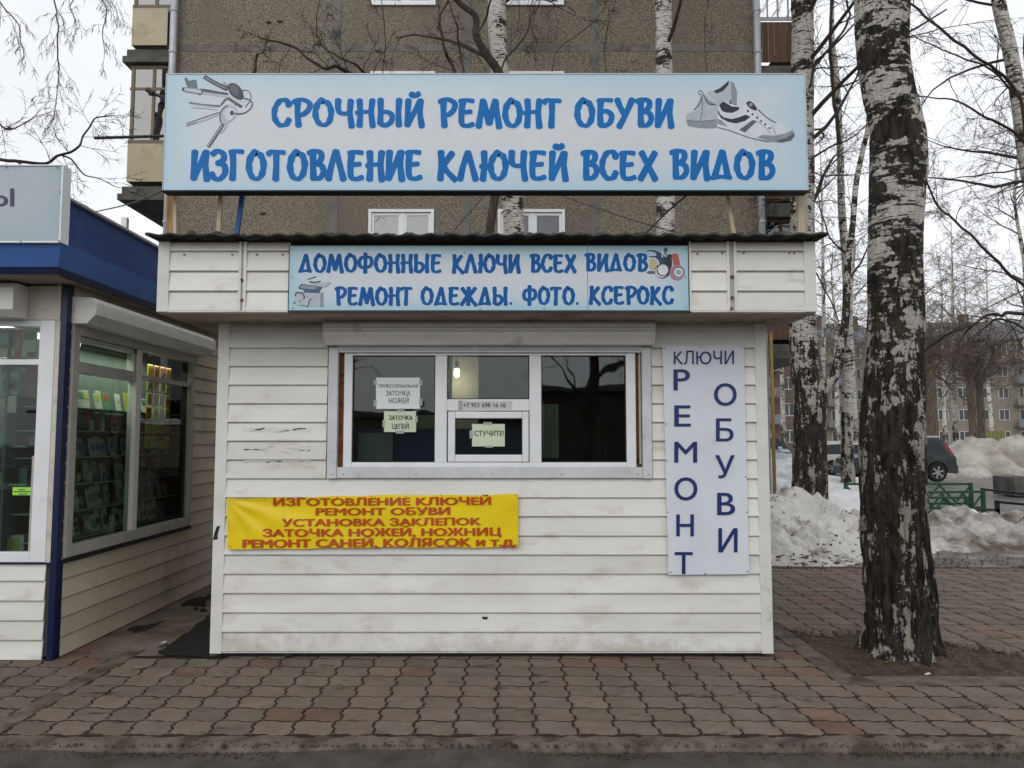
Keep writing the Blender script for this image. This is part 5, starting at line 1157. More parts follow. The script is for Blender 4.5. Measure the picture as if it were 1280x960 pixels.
for i in range(60):
    x = random.uniform(LX + .25, LX + .9); y = random.uniform(7.3, 9.8); s = random.uniform(.02, .05); rr = [random.uniform(.7, 1.2) for _ in range(6)]
    g.loft([[(x + s * rr[k] * math.cos(k * math.pi / 3) * f, y + s * rr[k] * math.sin(k * math.pi / 3) * f, z * s) for k in range(6)] for f, z in ((1, 0), (.8, .5), (.3, .9))])
o = g.build('debris', 'dark', org=Vector((-2.8, 8.5, 0))); tag(o, 'dark litter and rubble lying in the alley between the kiosks', 'debris'); o['kind'] = 'stuff'
for i, (a, b, s, lab) in enumerate(((166, 944, .03, 'small white scrap of paper in the gutter at the lower left'), (406, 802, .0, ''), (204, 804, .018, 'tiny white scrap on the alley slab beside the black patch'), (1160, 844, .02, 'tiny pale scrap in the soil to the right of the birch foot'))):
    if s:
        p = gnd(a, b, -.05 if i == 0 else -.03 if i == 3 else .004); g = MB(); g.loft([[(p.x - s, p.y, p.z), (p.x + s * 1.1, p.y + s * .3, p.z + .004), (p.x + s, p.y + s, p.z + .006), (p.x - s * .8, p.y + s * .7, p.z)], [(p.x - s, p.y, p.z + .006), (p.x + s * 1.1, p.y + s * .3, p.z + .012), (p.x + s, p.y + s, p.z + .014), (p.x - s * .8, p.y + s * .7, p.z + .007)]])
        tag(g.build('paper_scrap', 'litter', org=p), lab, 'litter')

# ------------------------------------------------------------------ the panel apartment block behind
BY = 15.6
bX = [at(p, 480, BY).x for p in (205, 413, 581, 746, 955)]
apt = thing('apartment_block', (bX[0], BY, 0), 'grey brown panel apartment block with pebble dashed end wall behind the kiosks', 'building')
DZ = at(640, 90, BY).z - at(640, 262, BY).z; jz = at(640, 60, BY).z       # joint levels
lv = [jz - DZ * 3, jz - DZ * 2, jz - DZ, jz, jz + DZ, jz + DZ * 2]
lv[0] = max(lv[0], .4) if lv[0] > 0 else .3
bx('core', 'joint', apt, bX[0] + .02, bX[-1] - .02, BY + .05, BY + 11.5, 0, lv[-1] + .4)
wt = at(640, 262, BY).z; wb = wt - 1.5
win_c = {1: (at(458, 480, BY).x, at(541, 480, BY).x), 2: (at(622, 480, BY).x, at(707, 480, BY).x)}
wmesh = {}
def apt_window(x0, x1, z0, z1):
    wdt, hgt = x1 - x0, z1 - z0; key = round(wdt, 3)
    if key not in wmesh:
        f = MB(); t = .055; e = .0
        f.box(0, wdt, -.045, .03, 0, .05); f.box(0, wdt, -.04, .03, hgt - .06, hgt); f.box(0, .06, -.04, .03, .051, hgt - .061); f.box(wdt - .06, wdt, -.04, .03, .051, hgt - .061)
        s = wdt * .52
        f.box(s - .03, s + .03, -.01, .05, .051, hgt - .061)
        for a, b in ((.061, s - .031), (s + .031, wdt - .061)):
            if a > .1 or True:
                f.box(a, a + t, .0, .045, .06, hgt - .07); f.box(b - t, b, .0, .045, .06, hgt - .07); f.box(a + t + .001, b - t - .001, .0, .045, .06, .06 + t); f.box(a + t + .001, b - t - .001, .0, .045, hgt - .07 - t, hgt - .07)
        p1 = MB(); p1.box(.11, s - .08, .02, .024, .11, hgt - .12); p2 = MB(); p2.box(s + .08, wdt - .11, .02, .024, .11, hgt - .12)
        cu = MB(); n = 40
        for j in (0, 1):
            for i in range(n + 1): cu.v.append((.08 + (wdt - .16) * i / n, .2 + .02 * math.sin(i * 1.7), .1 if j == 0 else hgt - .1))
        cu.f = [(i, i + 1, n + 2 + i, n + 1 + i) for i in range(n)]
        wmesh[key] = [mesh_of(f, 'frame', 'pvc'), mesh_of(p1, 'pane', 'glass_far'), mesh_of(p2, 'pane', 'glass_far'), mesh_of(cu, 'curtain', flat('aptcurt', (.38, .38, .36), .9))]
    me = wmesh[key]; o = inst('window', me[0], apt, (x0, BY - .0, z0))
    inst('pane', me[1], o, (x0, BY, z0)); inst('pane', me[2], o, (x0, BY, z0)); inst('net_curtain', me[3], o, (x0, BY, z0))
    return o
for li in range(5):
    z0, z1 = lv[li], lv[li + 1]
    for ci in range(4):
        x0, x1 = bX[ci], bX[ci + 1]; jn = .045
        a, b, c, d = x0 + jn, x1 - jn, z0 + jn, z1 - jn
        if ci in (0,): a = x0
        if ci == 3: b = x1
        g = MB()
        w0 = wb + (li - 1) * DZ; w1 = wt + (li - 1) * DZ
        if ci in win_c and w1 < z1:
            p, q = win_c[ci]
            g.box(a, p, BY, BY + .3, c, d); g.box(q, b, BY, BY + .3, c, d); g.box(p, q, BY, BY + .3, c, w0 - .0); g.box(p, q, BY, BY + .3, w1, d)
            g.build('wall_panel', 'pebble', apt); apt_window(p, q, w0, w1)
        else:
            g.box(a, b, BY, BY + .3, c, d); g.build('wall_panel', 'pebble', apt)
g = MB()                                                                 # cement bands over the joints
for i in (1, 2, 3): g.box(bX[i] - .09, bX[i] + .09, BY - .012, BY + .06, .3, lv[-1])
g.build('joint_band', 'joint', apt)
g = MB()
for z in lv[1:-1]:
    xs_ = [bX[0]] + [b for i in (1, 2, 3) for b in (bX[i] - .092, bX[i] + .092)] + [bX[-1]]
    for k in range(0, len(xs_), 2): g.box(xs_[k], xs_[k + 1], BY - .006, BY + .06, z - .075, z + .075)
g.build('joint_band', 'joint', apt)
g = MB()
for a, b in ((336, 28), (329, 267), (350, 27)): p = at(a, b, BY); g.box(p.x - .05, p.x + .05, BY - .03, BY + .01, p.z - .018, p.z + .018)
g.build('bracket', 'black', apt)
# downpipes
for pxx, r_ in ((202, .075), (957, .075)):
    x = at(pxx, 480, BY - .15).x; g = MB(); g.tube([(x, BY - .14, .3), (x, BY - .14, lv[-1])], r_, 12)
    o = g.build('downpipe', 'pipe', apt, smooth=True)
    for z in [lv[1] + .3 + k * .9 for k in range(9)]: g = MB(); g.tube([(x, BY - .14, z), (x, BY - .14, z + .05)], r_ + .012, 12); g.build('pipe_joint', 'pipe', o)
# balconies on both flanks
def balcony(side, zb_, kind):
    """a stacked balcony seen end on; zb_ is the top of its floor slab"""
    s = -1 if side == 'l' else 1; xw = bX[0] if s < 0 else bX[-1]; dep = .95; y0, y1 = BY + .05, BY + 3.6
    root = bx('balcony', 'slab', apt, *sorted((xw, xw + s * (dep + .06))), y0 - .05, y1, zb_ - .16, zb_)
    bx('slab_lip', 'slab', root, *sorted((xw, xw + s * (dep + .12))), y0 - .11, y1, zb_ - .30, zb_ - .17); 
    xo = xw + s * dep
    pm_ = 'cream_panel' if s < 0 else 'wood_dark'
    if s < 0:
        bx('end_panel', pm_, root, *sorted((xw + s * .20, xo)), y0, y0 + .03, zb_ + .12, zb_ + .93, bevel=.004); bx('side_panel', pm_, root, *sorted((xo - s * .03, xo)), y0 + .035, y1, zb_ + .12, zb_ + .93)
        bx('end_gap', 'dark', root, *sorted((xw + s * .02, xw + s * .19)), y0 + .04, y0 + .06, zb_ + .02, zb_ + .9)
    else:
        for k in range(7): bx('board', flat('balboard', (.12, .07, .048), .85, .15), root, xw + .03 + k * .13, xw + .03 + k * .13 + .122, y0, y0 + .02, zb_ + .1, zb_ + .98)
        bx('side_panel', 'wood_dark', root, xo - .03, xo, y0 + .03, y1, zb_ + .1, zb_ + .98)
    if kind == 'glazed':
        f = MB(); za, zb2 = zb_ + .97, zb_ + DZ - .32
        for u in (.05, .47, .93): x_ = xw + s * dep * u; f.box(x_ - .03, x_ + .03, y0, y0 + .05, za, zb2)
        xs = sorted((xw + s * .08, xo)); f.box(xs[0], xs[1], y0 + .002, y0 + .048, za - .02, za + .04); f.box(xs[0], xs[1], y0 + .002, y0 + .048, zb2 - .07, zb2); f.box(xs[0], xs[1], y0 + .004, y0 + .046, za + (zb2 - za) * .68, za + (zb2 - za) * .68 + .05)
        for k in range(5): yy = y0 + .05 + k * (y1 - y0 - .1) / 4; f.box(*sorted((xo - s * .06, xo)), yy, yy + .06, za, zb2)
        f.build('glazing_frame', flat('balframe', (.22, .17, .12), .8) if s < 0 else 'wood_dark', root)
        bx('pane', 'glass_far', root, xs[0] + .02, xs[1] - .02, y0 + .02, y0 + .024, za, zb2 - .04); bx('pane', 'glass_far', root, *sorted((xo - s * .035, xo - s * .03)), y0 + .06, y1, za, zb2 - .04)
        bx('curtain', flat('balcurt', (.33, .34, .33), .9), root, *sorted((xw + s * .2, xw + s * .8)), y0 + .3, y0 + .32, za, zb2 - .1); bx('pane_backing', flat('balin', (.2, .21, .21), .9), root, xs[0] + .03, xs[1] - .03, y0 + .5, y0 + .53, za - .6, zb2 + .3)  # backing board added behind the panes to block the bright sky
        bx('lower_strip', flat('balstrip', (.2, .21, .22), .8), root, xs[0], xs[1], y0 + .003, y0 + .02, za - .12, za - .021)
    else:
        f = MB(); 
        if s > 0:
            za = zb_ + 1.02; zb2 = zb_ + 1.55
            f.box(xw + .03, xo, y0, y0 + .03, za, za + .07); f.box(xw + .03, xo, y0, y0 + .03, zb2, zb2 + .05)
            for k in range(5): f.beam((xw + .06 + k * .22, y0 + .015, za + .05), (xw + .06 + k * .22, y0 + .015, zb2), .03)
            for k in range(3): f.beam((xw + .06 + k * .3, y0 + .015, za + .05), (xw + .36 + k * .3, y0 + .015, zb2), .02)
            f.build('railing', 'pipe', root)
    return root
sb0 = at(640, 240, BY + .1).z                 # top of slab seen at y 232..258
for k, kind in ((-1, 'open'), (0, 'glazed'), (1, 'glazed')): balcony('l', at(640, 233, BY).z + k * DZ, kind)
for k, kind in ((-1, 'glazed'), (0, 'glazed'), (1, 'open')): balcony('r', at(640, 250 - 168, BY).z + (k - 1) * DZ, kind)
bx('balcony_post', 'pvc', apt, at(148, 280, BY).x, at(155, 280, BY).x, BY + .1, BY + .2, .3, at(640, 258, BY).z - .2)
# brackets holding the kiosk sign cables
g = MB(); g.tube([at(118, 172.5, Ys + .05), at(205, 170, Ys + .05)], .011, 6); tag(g.build('steel_rod', 'ink_black', org=at(205, 170, Ys + .05)), 'thin dark steel rod sticking out left from the big signboard', 'rod')
g = MB(); g.tube([at(185, 114, Ys + .05), at(193, 117, Ys + .05), at(207, 124, Ys + .05)], .011, 6); g.tube([at(186, 118, Ys + .05), at(207, 121, Ys + .05)], .008, 6); g.tube([at(184, 112, Ys + .05), at(192, 117, Ys + .05)], .02, 6); tag(g.build('cable_bracket', 'ink_black', org=at(207, 122, Ys + .05)), 'short black cable bracket at the left end of the big signboard', 'bracket')
def cable(pts, r_, lab, m='ink_black'):
    g = MB(); P = cat_rom([tuple(p) for p in pts], 8); g.tube(P, r_, 5); tag(g.build('cable', m, org=Vector(pts[0])), lab, 'cable')
cable([at(118, 265, 7.5), at(150, 258, 6.8), at(176, 250, 6.2), at(206, 237, 5.6)], .006, 'thin cable running down left from the lower corner of the big signboard')
cable([at(690, 240, 8), at(740, 258, 7.5), at(790, 275, 7), at(846, 291, 6.2)], .005, 'thin cable slanting down to the right under the big signboard')
cable([at(862, 241, 5.6), at(835, 264, 5.6), at(808, 291, 5.6)], .007, 'thin cable slanting down to the left under the big signboard')
cable([at(608, 241, 8), at(590, 262, 8), at(560, 296, 8)], .005, 'thin cable hanging to the left of the leaning birch under the signboard')
cable([at(958, 400, 14.9), at(958, 100, 14.9)], .01, 'dark cable running down beside the right downpipe of the block')
gp = thing('gas_pipe', (5.3, 15.2, 0), 'yellow vertical gas pipe standing at the right corner of the apartment block', 'pipe')
g = MB(); xg = at(965.5, 500, 15.2).x; g.tube([(xg, 15.2, 0), (xg, 15.2, at(640, 412, 15.2).z)], .035, 10); g.build('upright', 'pipe_yellow', gp, smooth=True)
# ------------------------------------------------------------------ trees
def twig_run(mb, p, d, L_, r, rng, droop=.0, k=3, seg=5, wob=.22):
    pts = [Vector(p)]; d = Vector(d).normalized(); rad = [r]
    for i in range(seg):
        d = (d + Vector((rng.uniform(-wob, wob), rng.uniform(-wob, wob), rng.uniform(-wob, wob) - droop))).normalized()
        pts.append(pts[-1] + d * L_ / seg); rad.append(max(r * (1 - (i + 1) / seg * .75), r * .2))
    mb.tube(pts, rad, k, cap=False); return pts, rad
def grow(mb, p, d, L_, r, depth, rng, droop, n=5, rmin=.003, up=0.0, ang=.9):
    seg = 6 if depth else 5
    pts, rad = twig_run(mb, p, d, L_, r, rng, droop if depth < 2 else droop * .4 - up, 3 if r < .02 else 5, seg)
    if depth <= 0: return
    for i in range(n):
        t = rng.uniform(.25, .98); k = min(int(t * seg), seg - 1); q = pts[k].lerp(pts[k + 1], t * seg - k); dd = (pts[k + 1] - pts[k]).normalized()
        side = Vector((rng.uniform(-1, 1), rng.uniform(-1, 1), rng.uniform(-.6, .8))).normalized(); nd = (dd + side * ang).normalized()
        grow(mb, q, nd, L_ * rng.uniform(.38, .62), max(rad[k] * .5, rmin), depth - 1, rng, droop, n, rmin, up, ang)
def trunk_mesh(mb, pts, rad, k=20, rough=.0, seed=0, seg_len=.08, foot=0.0, furrow=0.0):
    P = cat_rom([tuple(p) for p in pts], 10); Rr = [v.x for v in cat_rom([(r, 0, 0) for r in rad], 10)]
    # resample evenly
    out = [P[0]]; ro = [Rr[0]]
    for a, b, ra, rb in zip(P, P[1:], Rr, Rr[1:]):
        n = max(1, int((b - a).length / seg_len))
        for i in range(1, n + 1): out.append(a.lerp(b, i / n)); ro.append(ra + (rb - ra) * i / n)
    rings = []; z0 = out[0].z
    for i, p in enumerate(out):
        d = (out[min(i + 1, len(out) - 1)] - out[max(i - 1, 0)]).normalized(); u = Vector((1, 0, 0)); u = (u - d * u.dot(d)).normalized(); v = d.cross(u)
        ring = []
        for j in range(k):
            a = 2 * math.pi * j / k; c, s = math.cos(a), math.sin(a); r = ro[i]
            if rough: r *= 1 + rough * noise.noise((c * 1.2 + seed, s * 1.2, p.z * 1.1)) + rough * .5 * noise.noise((c * 3 + seed, s * 3, p.z * 3.3))
            if furrow:
                lo = max(0, 1 - (p.z - z0) / 2.4); f = noise.noise((c * 5.5 + seed, s * 5.5, p.z * 1.5)); f2 = noise.noise((c * 13, s * 13 + seed, p.z * 5))
                r += furrow * (lo * 1.0 + .2) * (abs(f) * 1.5 - .25) + furrow * .45 * (lo + .3) * f2
            if foot: h = p.z - z0; r += foot * math.exp(-h / .12) * (1 + .8 * math.sin(a * 5 + seed) + .3 * math.sin(a * 8))
            ring.append(p + (u * c + v * s) * r)
        rings.append(ring)
    mb.loft(rings); return out, ro
def tree(name, base, pts, rad, bark_m, label, group=None, k=20, rough=.06, seed=1, crown=None, twig_m='twig', foot=0.0, furrow=0.0, seg_len=.1, extra=None):
    t = thing(name, base, label, 'tree', group)
    mb = MB(); P, Rr = trunk_mesh(mb, pts, rad, k, rough, seed, seg_len, foot, furrow); mb.build('trunk', bark_m, t, smooth=True)
    rng = random.Random(seed)
    if extra:
        for e in extra:
            q = MB(); trunk_mesh(q, e[0], e[1], max(10, k // 2), rough, seed + 3, seg_len); q.build('limb', e[2] if len(e) > 2 else bark_m, t, smooth=True)
    if crown:
        cb = MB(); z_from, nb_, L0, r0, depth, droop, n, rmin, up_ = crown
        zt_ = P[-1].z
        for i in range(nb_):
            z = z_from + (zt_ - z_from) * (i + rng.random()) / nb_
            kk = min(range(len(P)), key=lambda q: abs(P[q].z - z)); a = rng.uniform(0, 2 * math.pi) + i * 2.4
            f = 1 - .55 * (z - z_from) / max(zt_ - z_from, .1)
            grow(cb, P[kk], (math.cos(a), math.sin(a), up_), L0 * f * rng.uniform(.7, 1.1), r0 * f, depth, rng, droop, n, rmin)
        grow(cb, P[-1], (0, 0, 1), L0 * .6, Rr[-1] * .8, depth, rng, 0, n, rmin)
        cb.build('crown', twig_m, t)
    return t, P, Rr
pxm = lambda px, py, Y: at(px, py, Y)
# big birch in the paving
BT = 5.98
prof = [(828, 1127, 42), (800, 1126, 42), (760, 1125, 41.5), (700, 1120, 40.5), (640, 1117, 40.5), (550, 1115, 40), (470, 1117, 38), (400, 1120, 36), (330, 1119, 35), (250, 1121, 36.5), (210, 1123, 38), (175, 1122.5, 37), (150, 1119, 34.5), (110, 1110, 34), (70, 1104, 34.5), (30, 1102, 36.5), (0, 1102, 37), (-80, 1100, 36), (-200, 1104, 33), (-380, 1108, 27), (-600, 1100, 20), (-900, 1092, 9)]
pp = []; rrr = []
for py, px_, hw in prof:
    p = at(px_, py, BT)
    pp.append(p); rrr.append(.9 * hw / F * BT)
pp[0].z = -.04
tree('birch_tree', (pp[0].x, BT, 0), pp, rrr, 'bark_big', 'thick old birch rising from the earth pit in the paving on the right', k=160, rough=.05, seed=2.3, foot=.055, furrow=.045, seg_len=.022,
     crown=(7.6, 16, 3.0, .06, 2, .05, 5, .004, .8))
# forked birch behind the snow
YT = 13.2
def P_(L_, Y): return [at(a, b, Y) for a, b in L_]
fb = [(1012, 640), (1012, 600), (1013, 550), (1013, 500), (1010, 480), (1005, 440), (1003, 400), (1003, 330), (1003, 240), (1003, 120), (1003, 0), (1000, -150), (1004, -330), (1000, -600)]
fr = [23, 20.5, 19.2, 20, 19.5, 17, 16, 15, 14.5, 14, 14, 13, 10, 4]
rr_ = [v / F * YT for v in fr]; q_ = P_(fb, YT); q_[0].z = -.1
limb = P_([(1014, 500), (1032, 484), (1046, 462), (1052, 430), (1057, 395), (1060, 330), (1066, 280), (1070, 230), (1078, 190), (1086, 150), (1082, 90), (1090, 20), (1100, -120), (1110, -250)], YT - .1)
lr = [.72 * v / F * YT for v in (11, 10, 9, 7.5, 6.5, 5.5, 5, 4.8, 4.4, 4, 3.5, 3, 2, 1)]
tree('birch_tree', (q_[0].x, YT, 0), q_, rr_, 'bark_fork', 'forked birch with a dark lower trunk standing in the snow beside the block corner', k=48, rough=.06, seed=5.1, seg_len=.06, furrow=.03,
     crown=(5.0, 22, 3.4, .05, 3, .12, 5, .005, .7), extra=[(limb, lr, 'bark_limb')])
# two slim birches in front of the block wall
a_ = [(652, 560), (648, 420), (643, 293), (640, 240), (632, 160), (624, 80), (621, 0), (626, -120), (630, -260), (620, -480)]
ar = [15, 14, 13.2, 12.6, 12.2, 11.8, 12, 10, 7, 3]
tree('birch_tree', (a_[0][0] * 0 + at(652, 560, 13).x, 13, 0), [Vector((at(652, 560, 13).x + .05, 13, -.1))] + P_(a_, 13), [.22] + [v / F * 13 for v in ar], 'bark_mid', 'leaning birch with black bands in front of the middle of the block wall', k=32, rough=.05, seed=7.7,
     crown=(8.0, 14, 3.0, .045, 3, .14, 4, .004, .8))
a_ = [(832, 560), (832, 420), (832, 293), (832, 240), (831, 160), (830, 80), (829, 0), (826, -150), (830, -300), (826, -500)]
ar = [13, 12.5, 12, 11.5, 11, 10.6, 10.6, 9, 6.5, 3]
tree('birch_tree', (at(832, 560, 13.4).x, 13.4, 0), [Vector((at(832, 560, 13.4).x, 13.4, -.1))] + P_(a_, 13.4), [.2] + [v / F * 13.4 for v in ar], 'bark_mid', 'straight slim birch with black bands in front of the right part of the block wall', k=32, rough=.04, seed=11.2,
     crown=(8.5, 12, 3.0, .04, 3, .14, 4, .004, .8))
# right-hand birch leaving the frame
YR = 12.0
a_ = [(1330, 560), (1322, 420), (1305, 300), (1284, 200), (1273, 125), (1262, 60), (1248, 0), (1236, -100), (1225, -250), (1215, -450)]
ar = [15, 14, 12, 10, 9, 8.5, 8, 7, 5, 2]
tr, PT, RT = tree('birch_tree', (at(1330, 560, YR).x, YR, 0), [Vector((at(1330, 560, YR).x + .1, YR, -.1))] + P_(a_, YR), [.25] + [v / F * YR for v in ar], 'bark_mid', 'white birch leaning in from the right edge above the snow', k=28, rough=.05, seed=13,
     crown=(5.5, 18, 2.6, .03, 3, .14, 5, .003, .5))
# named limbs that the photograph shows
def limbs(parent, sets, m='twig', name='limb', tw=5, seed=1, rmin=.0032, droop=.06, tl=.16, depth=2):
    rng = random.Random(seed)
    for pts, Y, r0, r1 in sets:
        mb = MB()
        P = cat_rom([tuple(at(a, b, Y + .15 * math.sin(i * 1.9))) for i, (a, b) in enumerate(pts)], 5); n = len(P)
        # small wobble so the branch is not a clean curve
        P = [p + Vector((noise.noise(p * 4), noise.noise(p * 4 + Vector((7, 0, 0))), noise.noise(p * 4 + Vector((0, 9, 0))))) * .035 for p in P]
        rad = [r0 + (r1 - r0) * i / (n - 1) for i in range(n)]; mb.tube(P, rad, 6, cap=False)
        tot = sum((b - a).length for a, b in zip(P, P[1:]))
        for i in range(int(tw * tot)):
            k = rng.randrange(1, n - 1); d = (P[k + 1] - P[k]).normalized(); side = Vector((rng.uniform(-1, 1), rng.uniform(-.8, .8), rng.uniform(-1, .8))).normalized()
            grow(mb, P[k], (d * .8 + side).normalized(), rng.uniform(.5, 1.2) * tl * 5 * (1.1 - .5 * k / n), max(rad[k] * .4, rmin), depth, rng, droop, 4, rmin)
        grow(mb, P[-1], (P[-1] - P[-2]).normalized(), tl * 3, r1, 2, rng, droop, 4, rmin)
        mb.build(name, m, parent)
limbs(tr, [([(1284, 175), (1269, 112), (1227, 75), (1173, 33), (1136, 0), (1120, -40)], YR - 1, .028, .016), ([(1280, 140), (1273, 121), (1232, 83), (1198, 71), (1144, 46)], YR - .6, .022, .008),
    ([(1290, 215), (1277, 175), (1232, 146), (1190, 125), (1148, 121)], YR - 1.2, .025, .008), ([(1300, 240), (1285, 227), (1240, 233), (1198, 225), (1159, 221)], YR - 2, .03, .008), ([(1300, 205), (1285, 210), (1232, 217), (1190, 224)], YR - 1.5, .018, .006),
    ([(1300, 380), (1285, 362), (1248, 329), (1211, 292), (1173, 258), (1159, 229), (1150, 200)], YR - 2, .026, .010)], seed=3, tw=4)
limbs(tr, [([(1310, 400), (1285, 393), (1260, 389), (1251, 394), (1235, 394), (1216, 407), (1191, 413), (1160, 435), (1135, 455)], YR - 3, .026, .010),
    ([(1300, 425), (1273, 406), (1258, 399), (1247, 398), (1231, 412), (1218, 420), (1206, 434)], YR - 3, .016, .006), ([(1216, 407), (1203, 424), (1195, 446), (1190, 462)], YR - 3, .012, .005), ([(1290, 130), (1280, 60), (1290, 0), (1275, -50)], YR - 1, .02, .01)], seed=4, tw=4)
# dark limbs between the trunks right of the signboard
aspen = thing('bare_tree', (8.9, 22, 0), 'dark bare tree with upswept limbs between the forked birch and the big birch', 'tree')
mb = MB(); trunk_mesh(mb, [Vector((at(1059, 560, 20).x, 20, -.1))] + P_([(1059, 560), (1060, 480), (1060, 400), (1058, 330), (1052, 260), (1050, 180), (1046, 100), (1040, 40), (1040, -60), (1030, -200)], 20), [.2] + [v / F * 20 for v in (7.5, 7, 6, 5.4, 4.5, 4, 3.6, 3, 2.4, 1)], 20, .08, 4, .15); mb.build('trunk', 'bark_far', aspen, smooth=True)
ORG[aspen.name] = Vector((8.9, 22, 0))
limbs(aspen, [([(1050, 180), (1042, 120), (1038, 60), (1040, 0), (1044, -60)], 19.6, .05, .03), ([(1012, 110), (1019, 79), (1036, 62), (1061, 25), (1059, 4), (1050, -40)], 12.6, .025, .016), ([(1014, 206), (1019, 196), (1040, 182), (1065, 171)], 12.6, .024, .012),
    ([(1060, 320), (1040, 300), (1028, 270), (1022, 240)], 19, .03, .01), ([(1060, 350), (1075, 330), (1090, 300), (1110, 260)], 19, .03, .01), ([(1020, 340), (1040, 380), (1055, 420)], 18, .02, .01)], seed=6, tw=3, tl=.22)
# limbs in front of the wall at the top
wl = thing('bare_tree', (-1.6, 12.4, 0), 'crooked dark bare shrub tree in front of the block wall behind the big signboard', 'tree')
mb = MB(); trunk_mesh(mb, [Vector((at(600, 560, 12.4).x, 12.4, -.1))] + P_([(600, 560), (606, 400), (612, 293), (625, 200), (626, 110), (624, 92), (608, 68), (595, 45), (594, 20), (571, 0), (548, -40)], 12.4), [.1] + [v / F * 12.4 for v in (7, 6.5, 5.5, 5.5, 5.6, 5.6, 5.2, 4.6, 4, 3.6, 3)], 14, .08, 8, .12); mb.build('trunk', 'bark_dark', wl, smooth=True)
limbs(wl, [([(450, 100), (437, 92), (420, 82), (403, 84), (372, 62), (351, 53), (330, 48)], 12.2, .04, .012), ([(470, 100), (456, 91), (440, 78), (420, 69), (399, 57)], 12.2, .025, .01), ([(318, 92), (321, 70), (324, 68)], 12.2, .03, .012),
    ([(569, 92), (560, 72), (557, 65), (550, 27), (556, 8), (564, -10)], 12.1, .03, .014), ([(580, 92), (574, 60), (570, 30), (560, 0)], 12.1, .018, .01), ([(595, 45), (606, 25), (612, 0), (620, -30)], 12.1, .022, .012), ([(624, 92), (634, 70), (660, 40), (664, 10)], 12.3, .018, .008)], seed=9, tw=3, tl=.14, rmin=.005)
limbs(wl, [([(757, 92), (756, 70), (762, 30), (770, 0)], 12.4, .009, .006), ([(398, 60), (396, 30), (398, 0)], 12.4, .009, .006), ([(480, 92), (482, 50), (478, 10), (474, -20)], 12.4, .009, .006), ([(885, 92), (880, 50), (884, 0)], 12.4, .008, .005), ([(690, 90), (700, 60), (745, 25), (760, 0)], 12.4, .009, .005)], seed=10, tw=2, tl=.1, name='limb', rmin=.004)
# tree whose boughs come in from the left
lt = thing('birch_tree', (-10.4, 11, 0), 'birch standing out of view on the left whose thin boughs hang over the left kiosk', 'tree')
mb = MB(); trunk_mesh(mb, [Vector((-10.4, 11, -.1)), Vector((-10.3, 11, 3)), Vector((-10.0, 11, 6)), Vector((-9.7, 11, 9)), Vector((-9.4, 11, 13))], [.2, .17, .14, .1, .04], 18, .05, 3, .15); mb.build('trunk', 'bark_mid', lt, smooth=True)
limbs(lt, [([(-120, 220), (-60, 195), (0, 199), (40, 203), (60, 204), (78, 194), (96, 184), (104, 170), (118, 148), (138, 143)], 10.5, .03, .008), ([(78, 194), (90, 200), (105, 218), (125, 225), (145, 232)], 10.5, .013, .006), ([(-80, 90), (-30, 120), (0, 155), (15, 162), (45, 145)], 10.8, .022, .006)], seed=14, tw=5, tl=.13, rmin=.0035, droop=.02)
limbs(lt, [([(55, -90), (68, 0), (72, 30), (71, 70), (74, 95), (68, 130), (66, 148)], 9.5, .012, .005), ([(-30, -60), (0, 0), (20, 30), (30, 60)], 9.5, .012, .006), ([(110, -60), (128, -10), (133, 20), (128, 45), (130, 68)], 9.8, .011, .004), ([(90, -80), (95, -20), (88, 10), (95, 30)], 9.8, .01, .004), ([(140, -60), (138, -10), (147, 15)], 9.8, .01, .005)], seed=15, tw=6, tl=.09, rmin=.003, name='hanging_twig', droop=.3, m='twig_pale')
# background birches and park trees
def far_tree(px_, Y, h, r, seed, label, grp, m='bark_far', lean=0.0, crown_from=.28, depth=3, n=5, nb_=16, L0=None, rmin=.009, twig_m='twig_pale', droop=.12, up_=.6):
    x = at(px_, 560, Y).x; rg = random.Random(seed)
    pts = [Vector((x, Y, -.1))] + [Vector((x + lean * h * t + rg.uniform(-.12, .12) * t * 3, Y, h * t)) for t in (.2, .4, .6, .8, 1)]
    tree('birch_tree' if m != 'bark_dark' else 'bare_tree', (x, Y, 0), pts, [r, r * .88, r * .75, r * .55, r * .33, r * .1], m, label, grp, k=12, rough=.06, seed=seed, seg_len=.4, crown=(h * crown_from, nb_, L0 or h * .26, r * .3, depth, droop, n, rmin, up_), twig_m=twig_m)
gb = 'thin birches in the yard beyond the cars'
far_tree(981, 48, 13, .17, 31, 'distant white birch seen just right of the yellow pipe', gb, lean=.01)
far_tree(1071, 40, 15, .16, 32, 'thin white birch between the forked birch and the big birch', gb)
far_tree(1048, 62, 18, .2, 33, 'far birch behind the silver car', gb, nb_=20)
far_tree(1030, 34, 16, .12, 36, 'slim birch rising right of the signboard end', gb, nb_=20, rmin=.007)
far_tree(1195, 46, 15, .17, 34, 'pale birch behind the tail of the grey estate car', gb)
far_tree(1182, 60, 17, .16, 35, 'thin birch left of the pollarded trees', gb, nb_=18)
far_tree(1240, 70, 19, .2, 37, 'tall far birch right of the pollarded trees', gb, nb_=20)
far_tree(1290, 38, 17, .2, 38, 'birch at the right edge behind the big dirty snow heap', gb, nb_=22, rmin=.007)
far_tree(1215, 80, 20, .2, 39, 'farthest birch in front of the khaki block', gb, nb_=18, rmin=.012)
far_tree(1350, 55, 18, .2, 40, 'birch beyond the right edge of the view', gb, nb_=20)
far_tree(1100, 75, 20, .22, 41, 'tall far birch hidden behind the big birch trunk', gb, nb_=20, rmin=.012)
far_tree(1150, 52, 18, .18, 42, 'birch just right of the big birch trunk', gb, nb_=22, rmin=.008)
